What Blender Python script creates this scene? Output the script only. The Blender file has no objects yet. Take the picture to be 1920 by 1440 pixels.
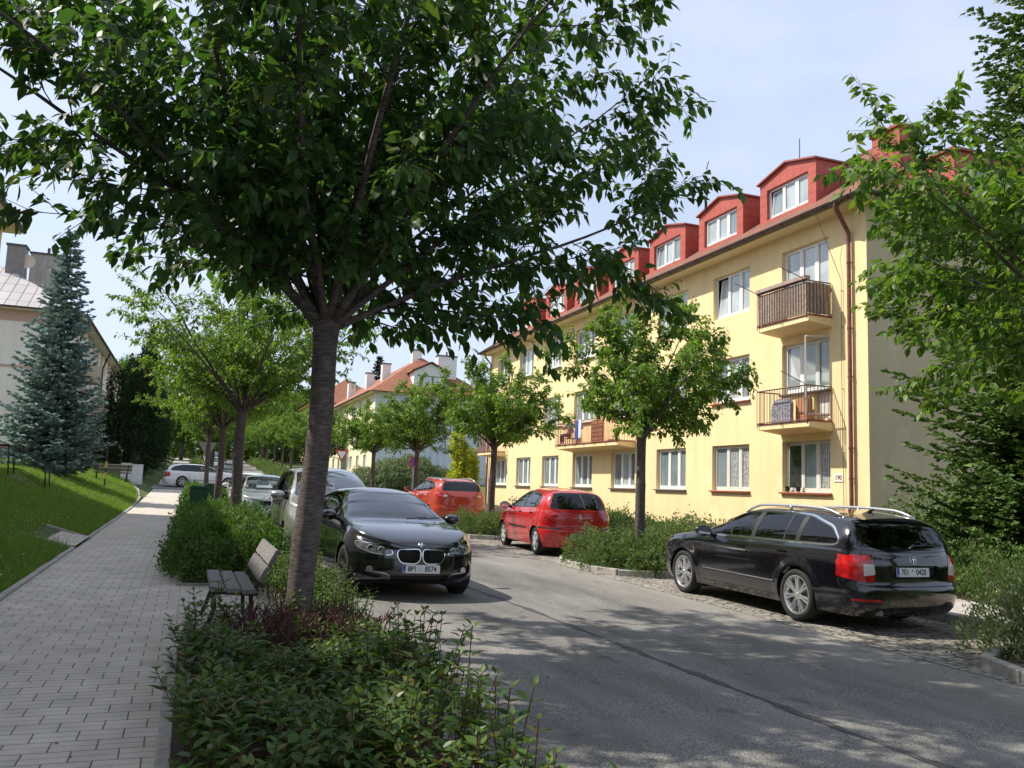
import bpy, bmesh, math, random
import numpy as np
from mathutils import Vector, Matrix
from mathutils.bvhtree import BVHTree
R = math.radians
sc = bpy.context.scene
COL = sc.collection
# ---------------------------------------------------------------- camera
CAM_H = 1.62
cam_d = bpy.data.cameras.new('camera')
cam = bpy.data.objects.new('camera', cam_d); COL.objects.link(cam)
cam_d.sensor_width = 36.0
cam_d.lens = 1610.0/1920*36
cam_d.clip_start = .05; cam_d.clip_end = 3000
def _ray(px, py):
    return Vector((px-960, 720-py, -1610.0)).normalized()
_Y = _ray(355, 895); _Z = _ray(1355, 931).cross(_Y).normalized()
if _Z.y < 0: _Z = -_Z
_X = _Y.cross(_Z)
CM = Matrix((_X, _Y, _Z))
cam.matrix_world = Matrix.Translation((0, 0, CAM_H)) @ CM.to_4x4()
sc.camera = cam
# ---------------------------------------------------------------- sky and sun
SUN = Vector((-.75, .45, 1.03)).normalized()
el = math.asin(SUN.z); az = math.atan2(SUN.x, SUN.y)
w = bpy.data.worlds.new('World'); sc.world = w; w.use_nodes = True
nt = w.node_tree; bg = nt.nodes['Background']
sky = nt.nodes.new('ShaderNodeTexSky'); sky.sky_type = 'NISHITA'; sky.sun_disc = False
sky.sun_elevation = el; sky.sun_rotation = az
sky.air_density = 1.3; sky.dust_density = 2.0; sky.ozone_density = 2.5; sky.altitude = 400
# thin high cloud in the sky
tc = nt.nodes.new('ShaderNodeTexCoord'); mp = nt.nodes.new('ShaderNodeMapping'); mp.inputs['Scale'].default_value = (1.2, 2.2, 4.0)
nz = nt.nodes.new('ShaderNodeTexNoise'); nz.inputs['Scale'].default_value = 1.6; nz.inputs['Detail'].default_value = 6; nz.inputs['Roughness'].default_value = .55
cr = nt.nodes.new('ShaderNodeValToRGB'); cr.color_ramp.elements[0].position = .38; cr.color_ramp.elements[1].position = .78
mx = nt.nodes.new('ShaderNodeMix'); mx.data_type = 'RGBA'
mul = nt.nodes.new('ShaderNodeMath'); mul.operation = 'MULTIPLY_ADD'; mul.inputs[1].default_value = .32; mul.inputs[2].default_value = .50
nt.links.new(tc.outputs['Generated'], mp.inputs[0]); nt.links.new(mp.outputs[0], nz.inputs['Vector'])
nt.links.new(nz.outputs[0], cr.inputs[0]); nt.links.new(cr.outputs[0], mul.inputs[0]); nt.links.new(mul.outputs[0], mx.inputs['Factor'])
nt.links.new(sky.outputs[0], mx.inputs['A']); mx.inputs['B'].default_value = (6.3, 7.0, 8.7, 1)
nt.links.new(mx.outputs['Result'], bg.inputs['Color'])
bg.inputs['Strength'].default_value = .105
sun_d = bpy.data.lights.new('sun', 'SUN'); sun_d.energy = 4.6; sun_d.angle = R(.8); sun_d.color = (1, .93, .82)
sun = bpy.data.objects.new('sun', sun_d); COL.objects.link(sun)
sun.rotation_euler = SUN.to_track_quat('Z', 'Y').to_euler()
sc.view_settings.view_transform = 'Standard'; sc.view_settings.look = 'None'
sc.view_settings.exposure = .45; sc.view_settings.gamma = 1
sc.render.engine = 'CYCLES'
sc.cycles.max_bounces = 8; sc.cycles.transparent_max_bounces = 12
rnd = random.Random(7)
NP = np.random.default_rng(11)
# ---------------------------------------------------------------- naming helpers
def tag(o, label=None, cat=None, group=None, kind=None):
    if label: o['label'] = label
    if cat: o['category'] = cat
    if group: o['group'] = group
    if kind: o['kind'] = kind
    return o
def thing(name, label, cat, loc=(0,0,0), rz=0, group=None):
    o = bpy.data.objects.new(name, None); COL.objects.link(o)
    o.empty_display_size = .2
    o.location = loc; o.rotation_euler = (0, 0, rz)
    return tag(o, label, cat, group)
KIDS = {}
def link(o, parent=None):
    COL.objects.link(o)
    if parent is not None:
        o.parent = parent
        KIDS.setdefault(parent.name, []).append(o)
    return o
def copy_tree(o, loc=None, rz=None, label=None, parent=None, scale=None, swap=None):
    c = o.copy(); link(c, parent)
    for ch in list(KIDS.get(o.name, [])): copy_tree(ch, parent=c, swap=swap)
    if loc is not None: c.location = loc
    if rz is not None: c.rotation_euler = (0, 0, rz)
    if scale is not None: c.scale = scale if hasattr(scale, '__len__') else (scale,)*3
    if label: c['label'] = label
    if swap and c.type == 'MESH':
        for i, sl in enumerate(c.material_slots):
            old = sl.material
            if old and old.name in swap:
                sl.link = 'OBJECT'; sl.material = swap[old.name]
    return c
# ---------------------------------------------------------------- materials
MATS = {}
def P(name, base, rough=.8, metal=0, noise=None, bump=None, coat=0, spec=.5, col2=None, trans=0, coord='Object', emit=None, ior=None):
    """noise=(scale, amount[,detail]) varies the base colour; col2 is the colour it varies to"""
    if name in MATS: return MATS[name]
    m = bpy.data.materials.new(name); m.use_nodes = True; n = m.node_tree.nodes; l = m.node_tree.links
    b = n['Principled BSDF']
    b.inputs['Base Color'].default_value = (*base, 1); b.inputs['Roughness'].default_value = rough
    b.inputs['Metallic'].default_value = metal; b.inputs['Specular IOR Level'].default_value = spec
    b.inputs['Coat Weight'].default_value = coat; b.inputs['Coat Roughness'].default_value = .03
    b.inputs['Transmission Weight'].default_value = trans
    if ior: b.inputs['IOR'].default_value = ior
    t = None
    if noise or bump:
        t = n.new('ShaderNodeTexCoord')
    if noise:
        z = n.new('ShaderNodeTexNoise'); z.inputs['Scale'].default_value = noise[0]; z.inputs['Detail'].default_value = noise[2] if len(noise) > 2 else 5
        l.new(t.outputs[coord], z.inputs['Vector'])
        r = n.new('ShaderNodeMapRange'); r.inputs[1].default_value = .3; r.inputs[2].default_value = .7
        l.new(z.outputs[0], r.inputs[0])
        x = n.new('ShaderNodeMix'); x.data_type = 'RGBA'
        a = noise[1]
        x.inputs['A'].default_value = (*[min(1, c*(1+a)) for c in base], 1)
        x.inputs['B'].default_value = (*(col2 or [c*(1-a) for c in base]), 1)
        l.new(r.outputs[0], x.inputs['Factor']); l.new(x.outputs['Result'], b.inputs['Base Color'])
    if bump:
        z = n.new('ShaderNodeTexNoise'); z.inputs['Scale'].default_value = bump[0]; z.inputs['Detail'].default_value = 4
        l.new(t.outputs[coord], z.inputs['Vector'])
        u = n.new('ShaderNodeBump'); u.inputs['Strength'].default_value = bump[1]; u.inputs['Distance'].default_value = bump[2] if len(bump) > 2 else .02
        l.new(z.outputs[0], u.inputs['Height']); l.new(u.outputs[0], b.inputs['Normal'])
    if emit:
        b.inputs['Emission Color'].default_value = (*emit[:3], 1); b.inputs['Emission Strength'].default_value = emit[3]
    MATS[name] = m
    return m
def leafmat(name, c1, c2, trans=.35, rough=.45, c3=None, tcol=None):
    """leaf colour varies per leaf; part of the light passes through"""
    if name in MATS: return MATS[name]
    m = bpy.data.materials.new(name); m.use_nodes = True; n = m.node_tree.nodes; l = m.node_tree.links
    b = n['Principled BSDF']; out = n['Material Output']
    g = n.new('ShaderNodeNewGeometry'); rp = n.new('ShaderNodeValToRGB')
    e = rp.color_ramp.elements; e[0].color = (*c1, 1); e[1].color = (*c2, 1); e[1].position = .85
    if c3:
        k = e.new(.97); k.color = (*c3, 1)
    l.new(g.outputs['Random Per Island'], rp.inputs[0]); l.new(rp.outputs[0], b.inputs['Base Color'])
    b.inputs['Roughness'].default_value = rough; b.inputs['Specular IOR Level'].default_value = .22
    tr = n.new('ShaderNodeBsdfTranslucent'); mm = n.new('ShaderNodeMix'); mm.data_type = 'RGBA'; mm.blend_type = 'MULTIPLY'
    mm.inputs['Factor'].default_value = 1; l.new(rp.outputs[0], mm.inputs['A']); mm.inputs['B'].default_value = (*(tcol or (1.7, 1.9, .6)), 1)
    l.new(mm.outputs['Result'], tr.inputs['Color'])
    ms = n.new('ShaderNodeMixShader'); ms.inputs[0].default_value = trans
    l.new(b.outputs[0], ms.inputs[1]); l.new(tr.outputs[0], ms.inputs[2]); l.new(ms.outputs[0], out.inputs['Surface'])
    MATS[name] = m
    return m
def glassmat(name, tint=(.3,.34,.34), refl=1.0):
    if name in MATS: return MATS[name]
    m = bpy.data.materials.new(name); m.use_nodes = True; n = m.node_tree.nodes; l = m.node_tree.links
    out = n['Material Output']; n.remove(n['Principled BSDF'])
    t = n.new('ShaderNodeBsdfTransparent'); t.inputs[0].default_value = (*tint, 1)
    g = n.new('ShaderNodeBsdfGlossy'); g.inputs['Roughness'].default_value = .01
    f = n.new('ShaderNodeFresnel'); f.inputs['IOR'].default_value = 1.6
    k = n.new('ShaderNodeMath'); k.operation = 'MULTIPLY'; k.inputs[1].default_value = refl; k.use_clamp = True
    x = n.new('ShaderNodeMixShader')
    l.new(f.outputs[0], k.inputs[0]); l.new(k.outputs[0], x.inputs[0]); l.new(t.outputs[0], x.inputs[1]); l.new(g.outputs[0], x.inputs[2]); l.new(x.outputs[0], out.inputs['Surface'])
    MATS[name] = m
    return m
# ---------------------------------------------------------------- mesh builder
class MB:
    def __init__(s): s.v = []; s.f = []; s.m = []; s.cur = 0; s.sm = []
    def quad(s, *p):
        i = len(s.v); s.v += [tuple(q) for q in p]; s.f.append(tuple(range(i, i+len(p)))); s.m.append(s.cur); return s
    def box(s, x0, x1, y0, y1, z0, z1, M=None):
        c = [(x0,y0,z0),(x1,y0,z0),(x1,y1,z0),(x0,y1,z0),(x0,y0,z1),(x1,y0,z1),(x1,y1,z1),(x0,y1,z1)]
        if M is not None: c = [tuple(M @ Vector(p)) for p in c]
        i = len(s.v); s.v += c
        for q in ((0,3,2,1),(4,5,6,7),(0,1,5,4),(1,2,6,5),(2,3,7,6),(3,0,4,7)):
            s.f.append(tuple(i+k for k in q)); s.m.append(s.cur)
        return s
    def rbox(s, x0, x1, y0, y1, z0, z1, r=.02, M=None):
        """box with chamfered edges"""
        b = bmesh.new(); bmesh.ops.create_cube(b, size=1)
        for v in b.verts: v.co = Vector(((x0+x1)/2+v.co.x*(x1-x0), (y0+y1)/2+v.co.y*(y1-y0), (z0+z1)/2+v.co.z*(z1-z0)))
        bmesh.ops.bevel(b, geom=list(b.edges), offset=r, segments=2, affect='EDGES')
        return s.bm(b, M)
    def bm(s, b, M=None):
        i = len(s.v); b.verts.ensure_lookup_table(); b.verts.index_update()
        s.v += [tuple(M @ v.co) if M is not None else tuple(v.co) for v in b.verts]
        for f in b.faces: s.f.append(tuple(i+v.index for v in f.verts)); s.m.append(s.cur)
        b.free(); return s
    def tube(s, pts, r, n=8, cap=True):
        """r is one radius or a list"""
        pts = [Vector(p) for p in pts]; N = len(pts)
        rr = r if hasattr(r, '__len__') else [r]*N
        i0 = len(s.v); ref = None
        for k in range(N):
            t = (pts[min(k+1, N-1)]-pts[max(k-1, 0)])
            t = t.normalized() if t.length > 1e-9 else Vector((0,0,1))
            if ref is None: ref = Vector((1,0,0)) if abs(t.x) < .9 else Vector((0,1,0))
            a = (ref - t*ref.dot(t)).normalized(); ref = a; b = t.cross(a)
            for j in range(n):
                an = 2*math.pi*j/n
                s.v.append(tuple(pts[k]+(a*math.cos(an)+b*math.sin(an))*rr[k]))
        for k in range(N-1):
            for j in range(n):
                p = i0+k*n+j; q = i0+k*n+(j+1) % n
                s.f.append((p, q, q+n, p+n)); s.m.append(s.cur)
        if cap:
            s.f.append(tuple(i0+j for j in range(n))[::-1]); s.m.append(s.cur)
            s.f.append(tuple(i0+(N-1)*n+j for j in range(n))); s.m.append(s.cur)
        return s
    def lathe(s, prof, n=24, M=None, closed=False):
        """prof: list of (radius, height) about local Z"""
        i0 = len(s.v); K = len(prof)
        for (r, h) in prof:
            for j in range(n):
                a = 2*math.pi*j/n; p = Vector((r*math.cos(a), r*math.sin(a), h))
                s.v.append(tuple(M @ p) if M is not None else tuple(p))
        for k in range(K if closed else K-1):
            k2 = (k+1) % K
            for j in range(n):
                s.f.append((i0+k*n+j, i0+k*n+(j+1) % n, i0+k2*n+(j+1) % n, i0+k2*n+j)); s.m.append(s.cur)
        return s
    def prism(s, poly, a, b, axis='z', M=None):
        """extrude a 2D polygon from a to b along an axis"""
        def mk(p, h):
            q = {'z': (p[0], p[1], h), 'y': (p[0], h, p[1]), 'x': (h, p[0], p[1])}[axis]
            return tuple(M @ Vector(q)) if M is not None else q
        i = len(s.v); n = len(poly)
        s.v += [mk(p, a) for p in poly]+[mk(p, b) for p in poly]
        s.f.append(tuple(range(i, i+n))[::-1]); s.m.append(s.cur)
        s.f.append(tuple(range(i+n, i+2*n))); s.m.append(s.cur)
        for k in range(n):
            k2 = (k+1) % n
            s.f.append((i+k, i+k2, i+n+k2, i+n+k)); s.m.append(s.cur)
        return s
    def build(s, name, mats, parent=None, smooth=False, org=(0,0,0), fixn=True, angle=None):
        if not isinstance(mats, (list, tuple)): mats = [mats]
        me = bpy.data.meshes.new(name)
        o = Vector(org)
        me.from_pydata([(p[0]-o.x, p[1]-o.y, p[2]-o.z) for p in s.v], [], s.f)
        for m in mats: me.materials.append(m)
        if len(mats) > 1: me.polygons.foreach_set('material_index', s.m)
        if fixn:
            b = bmesh.new(); b.from_mesh(me); bmesh.ops.recalc_face_normals(b, faces=b.faces); b.to_mesh(me); b.free()
        if smooth:
            me.polygons.foreach_set('use_smooth', [True]*len(me.polygons))
            if angle:
                try: me.set_sharp_from_angle(angle=R(angle))
                except Exception: pass
        me.update()
        ob = bpy.data.objects.new(name, me)
        return link(ob, parent)
def np_mesh(name, V, F, mat, parent=None, smooth=False, nside=None):
    """fast mesh from numpy: F is an (n,k) array of k-gons"""
    me = bpy.data.meshes.new(name); k = F.shape[1]
    me.vertices.add(len(V)); me.vertices.foreach_set('co', np.ascontiguousarray(V, dtype=np.float32).ravel())
    me.loops.add(F.size); me.loops.foreach_set('vertex_index', np.ascontiguousarray(F, dtype=np.int32).ravel())
    me.polygons.add(len(F)); me.polygons.foreach_set('loop_start', np.arange(0, F.size, k, dtype=np.int32))
    me.polygons.foreach_set('loop_total', np.full(len(F), k, dtype=np.int32))
    if smooth: me.polygons.foreach_set('use_smooth', np.ones(len(F), dtype=bool))
    me.update(calc_edges=True); me.validate()
    me.materials.append(mat)
    return link(bpy.data.objects.new(name, me), parent)
def text_mesh(txt, size, mat, name, parent, M, extrude=.001, xs=1.0):
    cu = bpy.data.curves.new('t', 'FONT'); cu.body = txt; cu.size = size; cu.align_x = 'CENTER'; cu.align_y = 'CENTER'; cu.extrude = extrude; cu.offset = size*.022
    o = bpy.data.objects.new('t', cu); COL.objects.link(o)
    dg = bpy.context.evaluated_depsgraph_get(); me = bpy.data.meshes.new_from_object(o.evaluated_get(dg))
    bpy.data.objects.remove(o); bpy.data.curves.remove(cu)
    me.transform(M @ Matrix.Diagonal((xs, 1, 1, 1))); me.name = name
    me.materials.clear(); me.materials.append(mat)
    return link(bpy.data.objects.new(name, me), parent)
# ---------------------------------------------------------------- terrain
def zg(y):
    if y < 25: return .01*y
    if y < 82: return .01*y+.00035*(y-25)**2
    return .01*82+.00035*57**2+.05*(y-82)
def flawn(x):
    d = max(0, -2.02-x)
    return .33*d*min(1, .45+d) if d < 3.6 else 1.188+.03*(min(d, 12)-3.6)
def zt(x, y):
    return zg(y)+(flawn(x) if x < -2.02 else 0)
# ================================================================ GROUND
def sheet(name, xf0, xf1, y0, y1, mat, dz, nx=2, stepy=1.0, zf=None, kind='structure', skirt=0):
    """strip between x=xf0(y) and x=xf1(y) that follows the terrain"""
    ys = np.arange(y0, y1+1e-6, stepy)
    if ys[-1] < y1-1e-6: ys = np.append(ys, y1)
    V = []; F = []
    for y in ys:
        a = xf0(y) if callable(xf0) else xf0; b = xf1(y) if callable(xf1) else xf1
        for i in range(nx):
            x = a+(b-a)*i/(nx-1); V.append((x, y, (zf or (lambda x, y: zg(y)))(x, y)+dz))
    for j in range(len(ys)-1):
        for i in range(nx-1):
            p = j*nx+i; F.append((p, p+1, p+nx+1, p+nx))
    o = np_mesh(name, np.array(V), np.array(F), mat, smooth=True)
    tag(o, kind=kind)
    return o
def node_mat(name):
    m = bpy.data.materials.new(name); m.use_nodes = True; MATS[name] = m
    return m, m.node_tree.nodes, m.node_tree.links, m.node_tree.nodes['Principled BSDF']
def asphalt():
    m, n, l, b = node_mat('asphalt')
    t = n.new('ShaderNodeTexCoord')
    def noise(s, d=4, mp=None):
        z = n.new('ShaderNodeTexNoise'); z.inputs['Scale'].default_value = s; z.inputs['Detail'].default_value = d
        if mp:
            q = n.new('ShaderNodeMapping'); q.inputs['Scale'].default_value = mp; l.new(t.outputs['Object'], q.inputs[0]); l.new(q.outputs[0], z.inputs['Vector'])
        else: l.new(t.outputs['Object'], z.inputs['Vector'])
        return z
    fine = noise(95, 3); mid = noise(9, 4); big = noise(.5, 5, (1.6, .35, 1)); st = noise(1.1, 6, (2.5, .6, 1))
    r1 = n.new('ShaderNodeValToRGB'); e = r1.color_ramp.elements
    e[0].position = .36; e[0].color = (.065, .063, .062, 1); e[1].position = .66; e[1].color = (.31, .295, .265, 1)
    l.new(fine.outputs[0], r1.inputs[0])
    r2 = n.new('ShaderNodeMapRange'); r2.inputs[1].default_value = .35; r2.inputs[2].default_value = .65; r2.inputs[3].default_value = .74; r2.inputs[4].default_value = 1.22
    l.new(big.outputs[0], r2.inputs[0])
    r3 = n.new('ShaderNodeMapRange'); r3.inputs[1].default_value = .3; r3.inputs[2].default_value = .62; r3.inputs[3].default_value = .70; r3.inputs[4].default_value = 1.08
    l.new(st.outputs[0], r3.inputs[0])
    mu = n.new('ShaderNodeMath'); mu.operation = 'MULTIPLY'; l.new(r2.outputs[0], mu.inputs[0]); l.new(r3.outputs[0], mu.inputs[1])
    hs = n.new('ShaderNodeVectorMath'); hs.operation = 'SCALE'; l.new(r1.outputs[0], hs.inputs[0]); l.new(mu.outputs[0], hs.inputs['Scale'])
    # paler strip beside the parking bays
    sx = n.new('ShaderNodeSeparateXYZ'); l.new(t.outputs['Object'], sx.inputs[0])
    ed = n.new('ShaderNodeMapRange'); ed.inputs[1].default_value = 5.6; ed.inputs[2].default_value = 6.9; l.new(sx.outputs[0], ed.inputs[0])
    em = n.new('ShaderNodeMath'); em.operation = 'MULTIPLY'; l.new(ed.outputs[0], em.inputs[0]); l.new(mid.outputs[0], em.inputs[1])
    mx = n.new('ShaderNodeMix'); mx.data_type = 'RGBA'; l.new(em.outputs[0], mx.inputs['Factor']); l.new(hs.outputs[0], mx.inputs['A']); mx.inputs['B'].default_value = (.30, .275, .24, 1)
    sn = noise(2.3, 3, (1.3, .8, 1)); s1 = n.new('ShaderNodeMapRange'); s1.inputs[1].default_value = .66; s1.inputs[2].default_value = .72; s1.inputs[3].default_value = 1; s1.inputs[4].default_value = .62; l.new(sn.outputs[0], s1.inputs[0])
    s2 = n.new('ShaderNodeVectorMath'); s2.operation = 'SCALE'; l.new(mx.outputs['Result'], s2.inputs[0]); l.new(s1.outputs[0], s2.inputs['Scale'])
    l.new(s2.outputs[0], b.inputs['Base Color']); b.inputs['Roughness'].default_value = .82
    bu = n.new('ShaderNodeBump'); bu.inputs['Strength'].default_value = .55; bu.inputs['Distance'].default_value = .008
    l.new(fine.outputs[0], bu.inputs['Height']); l.new(bu.outputs[0], b.inputs['Normal'])
    return m
def brickmat(name, c1, c2, mortar, bw, bh, msize, groove=True, squash=1.0, bump=.4, swap=False):
    m, n, l, b = node_mat(name)
    t = n.new('ShaderNodeTexCoord'); mp = n.new('ShaderNodeMapping'); l.new(t.outputs['Object'], mp.inputs[0])
    br = n.new('ShaderNodeTexBrick'); br.inputs['Scale'].default_value = 1; br.inputs['Brick Width'].default_value = bw; br.inputs['Row Height'].default_value = bh
    br.inputs['Mortar Size'].default_value = msize; br.inputs['Mortar Smooth'].default_value = .35; br.offset = .5; br.inputs['Bias'].default_value = 0
    br.inputs['Color1'].default_value = (*c1, 1); br.inputs['Color2'].default_value = (*c2, 1); br.inputs['Mortar'].default_value = (*mortar, 1)
    dz = n.new('ShaderNodeTexNoise'); dz.inputs['Scale'].default_value = 7; dz.inputs['Detail'].default_value = 3
    ad = n.new('ShaderNodeVectorMath'); ad.operation = 'MULTIPLY_ADD'; ad.inputs[1].default_value = (.012,)*3
    l.new(mp.outputs[0], dz.inputs['Vector']); l.new(dz.outputs['Color'], ad.inputs[0]); l.new(mp.outputs[0], ad.inputs[2]); l.new(ad.outputs[0], br.inputs['Vector'])
    z = n.new('ShaderNodeTexNoise'); z.inputs['Scale'].default_value = 3; z.inputs['Detail'].default_value = 7; l.new(t.outputs['Object'], z.inputs['Vector'])
    z2 = n.new('ShaderNodeTexNoise'); z2.inputs['Scale'].default_value = 160; z2.inputs['Detail'].default_value = 2; l.new(t.outputs['Object'], z2.inputs['Vector'])
    r = n.new('ShaderNodeMapRange'); r.inputs[1].default_value = .3; r.inputs[2].default_value = .7; r.inputs[3].default_value = .84; r.inputs[4].default_value = 1.14; l.new(z.outputs[0], r.inputs[0])
    r2 = n.new('ShaderNodeMapRange'); r2.inputs[1].default_value = .3; r2.inputs[2].default_value = .7; r2.inputs[3].default_value = .84; r2.inputs[4].default_value = 1.14; l.new(z2.outputs[0], r2.inputs[0])
    k = n.new('ShaderNodeMath'); k.operation = 'MULTIPLY'; l.new(r.outputs[0], k.inputs[0]); l.new(r2.outputs[0], k.inputs[1])
    fac = br.outputs['Fac']; col = br.outputs['Color']
    if groove:
        sp = n.new('ShaderNodeSeparateXYZ'); l.new(ad.outputs[0], sp.inputs[0])
        md = n.new('ShaderNodeMath'); md.operation = 'PINGPONG'; md.inputs[1].default_value = bh/2; l.new(sp.outputs[1], md.inputs[0])
        gr = n.new('ShaderNodeMapRange'); gr.inputs[1].default_value = bh/2-.005; gr.inputs[2].default_value = bh/2-.0015; l.new(md.outputs[0], gr.inputs[0])
        gm = n.new('ShaderNodeMath'); gm.operation = 'MULTIPLY'; gm.inputs[1].default_value = .75; l.new(gr.outputs[0], gm.inputs[0])
        mxg = n.new('ShaderNodeMix'); mxg.data_type = 'RGBA'; l.new(gm.outputs[0], mxg.inputs['Factor']); l.new(col, mxg.inputs['A']); mxg.inputs['B'].default_value = (*mortar, 1)
        col = mxg.outputs['Result']
        mm = n.new('ShaderNodeMath'); mm.operation = 'MAXIMUM'; l.new(fac, mm.inputs[0]); l.new(gm.outputs[0], mm.inputs[1]); fac = mm.outputs[0]
    s = n.new('ShaderNodeVectorMath'); s.operation = 'SCALE'; l.new(col, s.inputs[0]); l.new(k.outputs[0], s.inputs['Scale'])
    l.new(s.outputs[0], b.inputs['Base Color']); b.inputs['Roughness'].default_value = .85
    bu = n.new('ShaderNodeBump'); bu.invert = True; bu.inputs['Strength'].default_value = bump; bu.inputs['Distance'].default_value = .01
    l.new(fac, bu.inputs['Height']); l.new(bu.outputs[0], b.inputs['Normal'])
    if swap: mp.inputs['Rotation'].default_value = swap
    return m
def cobblemat():
    m, n, l, b = node_mat('cobbles')
    t = n.new('ShaderNodeTexCoord'); nz = n.new('ShaderNodeTexNoise'); nz.inputs['Scale'].default_value = 1.2
    ad = n.new('ShaderNodeVectorMath'); ad.operation = 'MULTIPLY_ADD'; ad.inputs[1].default_value = (.25,)*3
    l.new(t.outputs['Object'], nz.inputs['Vector']); l.new(nz.outputs['Color'], ad.inputs[0]); l.new(t.outputs['Object'], ad.inputs[2])
    v = n.new('ShaderNodeTexVoronoi'); v.feature = 'DISTANCE_TO_EDGE'; v.inputs['Scale'].default_value = 8.5; v.inputs['Randomness'].default_value = .55
    v2 = n.new('ShaderNodeTexVoronoi'); v2.inputs['Scale'].default_value = 8.5; v2.inputs['Randomness'].default_value = .55
    l.new(ad.outputs[0], v.inputs['Vector']); l.new(ad.outputs[0], v2.inputs['Vector'])
    r = n.new('ShaderNodeMapRange'); r.inputs[1].default_value = .02; r.inputs[2].default_value = .10; l.new(v.outputs['Distance'], r.inputs[0])
    rp = n.new('ShaderNodeValToRGB'); e = rp.color_ramp.elements; e[0].color = (.20, .18, .15, 1); e[1].color = (.40, .37, .32, 1)
    l.new(v2.outputs['Color'], rp.inputs[0])
    mx = n.new('ShaderNodeMix'); mx.data_type = 'RGBA'; mx.inputs['A'].default_value = (.085, .072, .052, 1); l.new(r.outputs[0], mx.inputs['Factor']); l.new(rp.outputs[0], mx.inputs['B'])
    z2 = n.new('ShaderNodeTexNoise'); z2.inputs['Scale'].default_value = 90; l.new(t.outputs['Object'], z2.inputs['Vector'])
    rr = n.new('ShaderNodeMapRange'); rr.inputs[3].default_value = .6; rr.inputs[4].default_value = 1.4; l.new(z2.outputs[0], rr.inputs[0])
    s = n.new('ShaderNodeVectorMath'); s.operation = 'SCALE'; l.new(mx.outputs['Result'], s.inputs[0]); l.new(rr.outputs[0], s.inputs['Scale'])
    l.new(s.outputs[0], b.inputs['Base Color']); b.inputs['Roughness'].default_value = .85
    bu = n.new('ShaderNodeBump'); bu.inputs['Strength'].default_value = .8; bu.inputs['Distance'].default_value = .02; l.new(r.outputs[0], bu.inputs['Height']); l.new(bu.outputs[0], b.inputs['Normal'])
    return m
M_asph = asphalt(); M_cob = cobblemat()
M_pave = brickmat('path_pavers', (.50, .445, .375), (.57, .51, .435), (.105, .088, .070), .25, .2, .005)
M_pave2 = brickmat('sidewalk_pavers', (.42, .39, .35), (.49, .455, .41), (.2, .18, .16), .2, .1, .004, groove=False)
M_kerb = P('kerb_concrete', (.36, .335, .30), .88, noise=(14, .22), bump=(60, .4, .006))
M_soil = P('bark_soil', (.075, .050, .034), .95, noise=(40, .6), bump=(70, 1, .03), col2=(.02, .014, .01))
M_turf = P('turf', (.075, .12, .025), .95, noise=(3, .35), col2=(.045, .06, .018), bump=(30, 1, .05))
# base terrain reaching the horizon
xs = [-400, -120, -60, -30, -16, -11, -9, -7, -6, -5, -4, -3.2, -2.6, -2.2, -2.02, -1, 0, 3, 7, 9, 11, 14, 20, 40, 90, 400]
ys = [-60, -20, -5] + list(range(0, 60, 2)) + list(range(60, 130, 5)) + [140, 160, 200, 260, 340, 460, 800]
def zbase(x, y):
    z = zt(x, y) - (.03 if x >= -2.02 else .0)
    if y > 130: z = zt(x, 130) + (y-130)*.05*max(0, 1-(y-130)/600) - (.03 if x >= -2.02 else 0)
    return z
V = [(x, y, zbase(x, y)) for y in ys for x in xs]; nx = len(xs)
F = [(j*nx+i, j*nx+i+1, (j+1)*nx+i+1, (j+1)*nx+i) for j in range(len(ys)-1) for i in range(nx-1)]
tag(np_mesh('ground', np.array(V), np.array(F), M_turf, smooth=True), kind='structure')
# street, path, bays, sidewalk
tag(sheet('road', 1.55, lambda y: 7.05, -20, 130, M_asph, .0, nx=3), kind='structure')
sheet('side_road', -60, 1.55, 55.5, 61.5, M_asph, .012, nx=30, zf=lambda x, y: zg(y)+(.16*max(0, min(1, (-4-x)/4))))
sheet('parking_bay', 7.0, 9.4, -8, 56, M_cob, .004, nx=2)
sheet('path', -1.93, -.06, -6, 55.0, M_pave, .006, nx=2)
sheet('path', -1.93, .12, 62.0, 130, M_pave, .006, nx=2)
sheet('path', -.06, 1.25, 8.35, 12.9, M_pave, .007, nx=2)
sheet('path', -2.75, -1.94, 18.5, 21.05, M_pave, .06, nx=6, zf=lambda x, y: zg(y)+.33*max(0, -2.02-x)*.6)
sheet('sidewalk', 9.4, 11.1, -8, 130, M_pave2, .10, nx=2)
def kerb(name, pts, w_, h, mat=M_kerb, z0=None, label=None):
    """kerb stones along a polyline on the terrain"""
    m = MB(); L = 1.0
    for a, b in zip(pts[:-1], pts[1:]):
        a = Vector(a); b = Vector(b); d = (b-a); n = max(1, round(d.length/L)); t = d.normalized(); s = Vector((-t.y, t.x))*w_/2
        for k in range(n):
            p = a+d*(k/n)+t*.004; q = a+d*((k+1)/n)-t*.004
            zp, zq = zt(p.x, p.y) if p.x < -2.02 else zg(p.y), zt(q.x, q.y) if q.x < -2.02 else zg(q.y)
            hh = h+rnd.uniform(-.006, .006)
            c = [(p+s, zp-.1), (p-s, zp-.1), (q-s, zq-.1), (q+s, zq-.1)]
            i = len(m.v); m.v += [(v.x, v.y, z) for v, z in c]+[(v.x, v.y, z+.1+hh) for v, z in c]
            for f in ((0,3,2,1),(4,5,6,7),(0,1,5,4),(1,2,6,5),(2,3,7,6),(3,0,4,7)): m.f.append(tuple(i+e for e in f)); m.m.append(0)
    o = m.build(name, mat)
    md = o.modifiers.new('b', 'BEVEL'); md.width = .012; md.segments = 2
    tag(o, kind='structure'); return o
kerb('kerb', [(-1.97, -6), (-1.97, 18.45), (-2.9, 18.45)], .08, .05)
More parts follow.
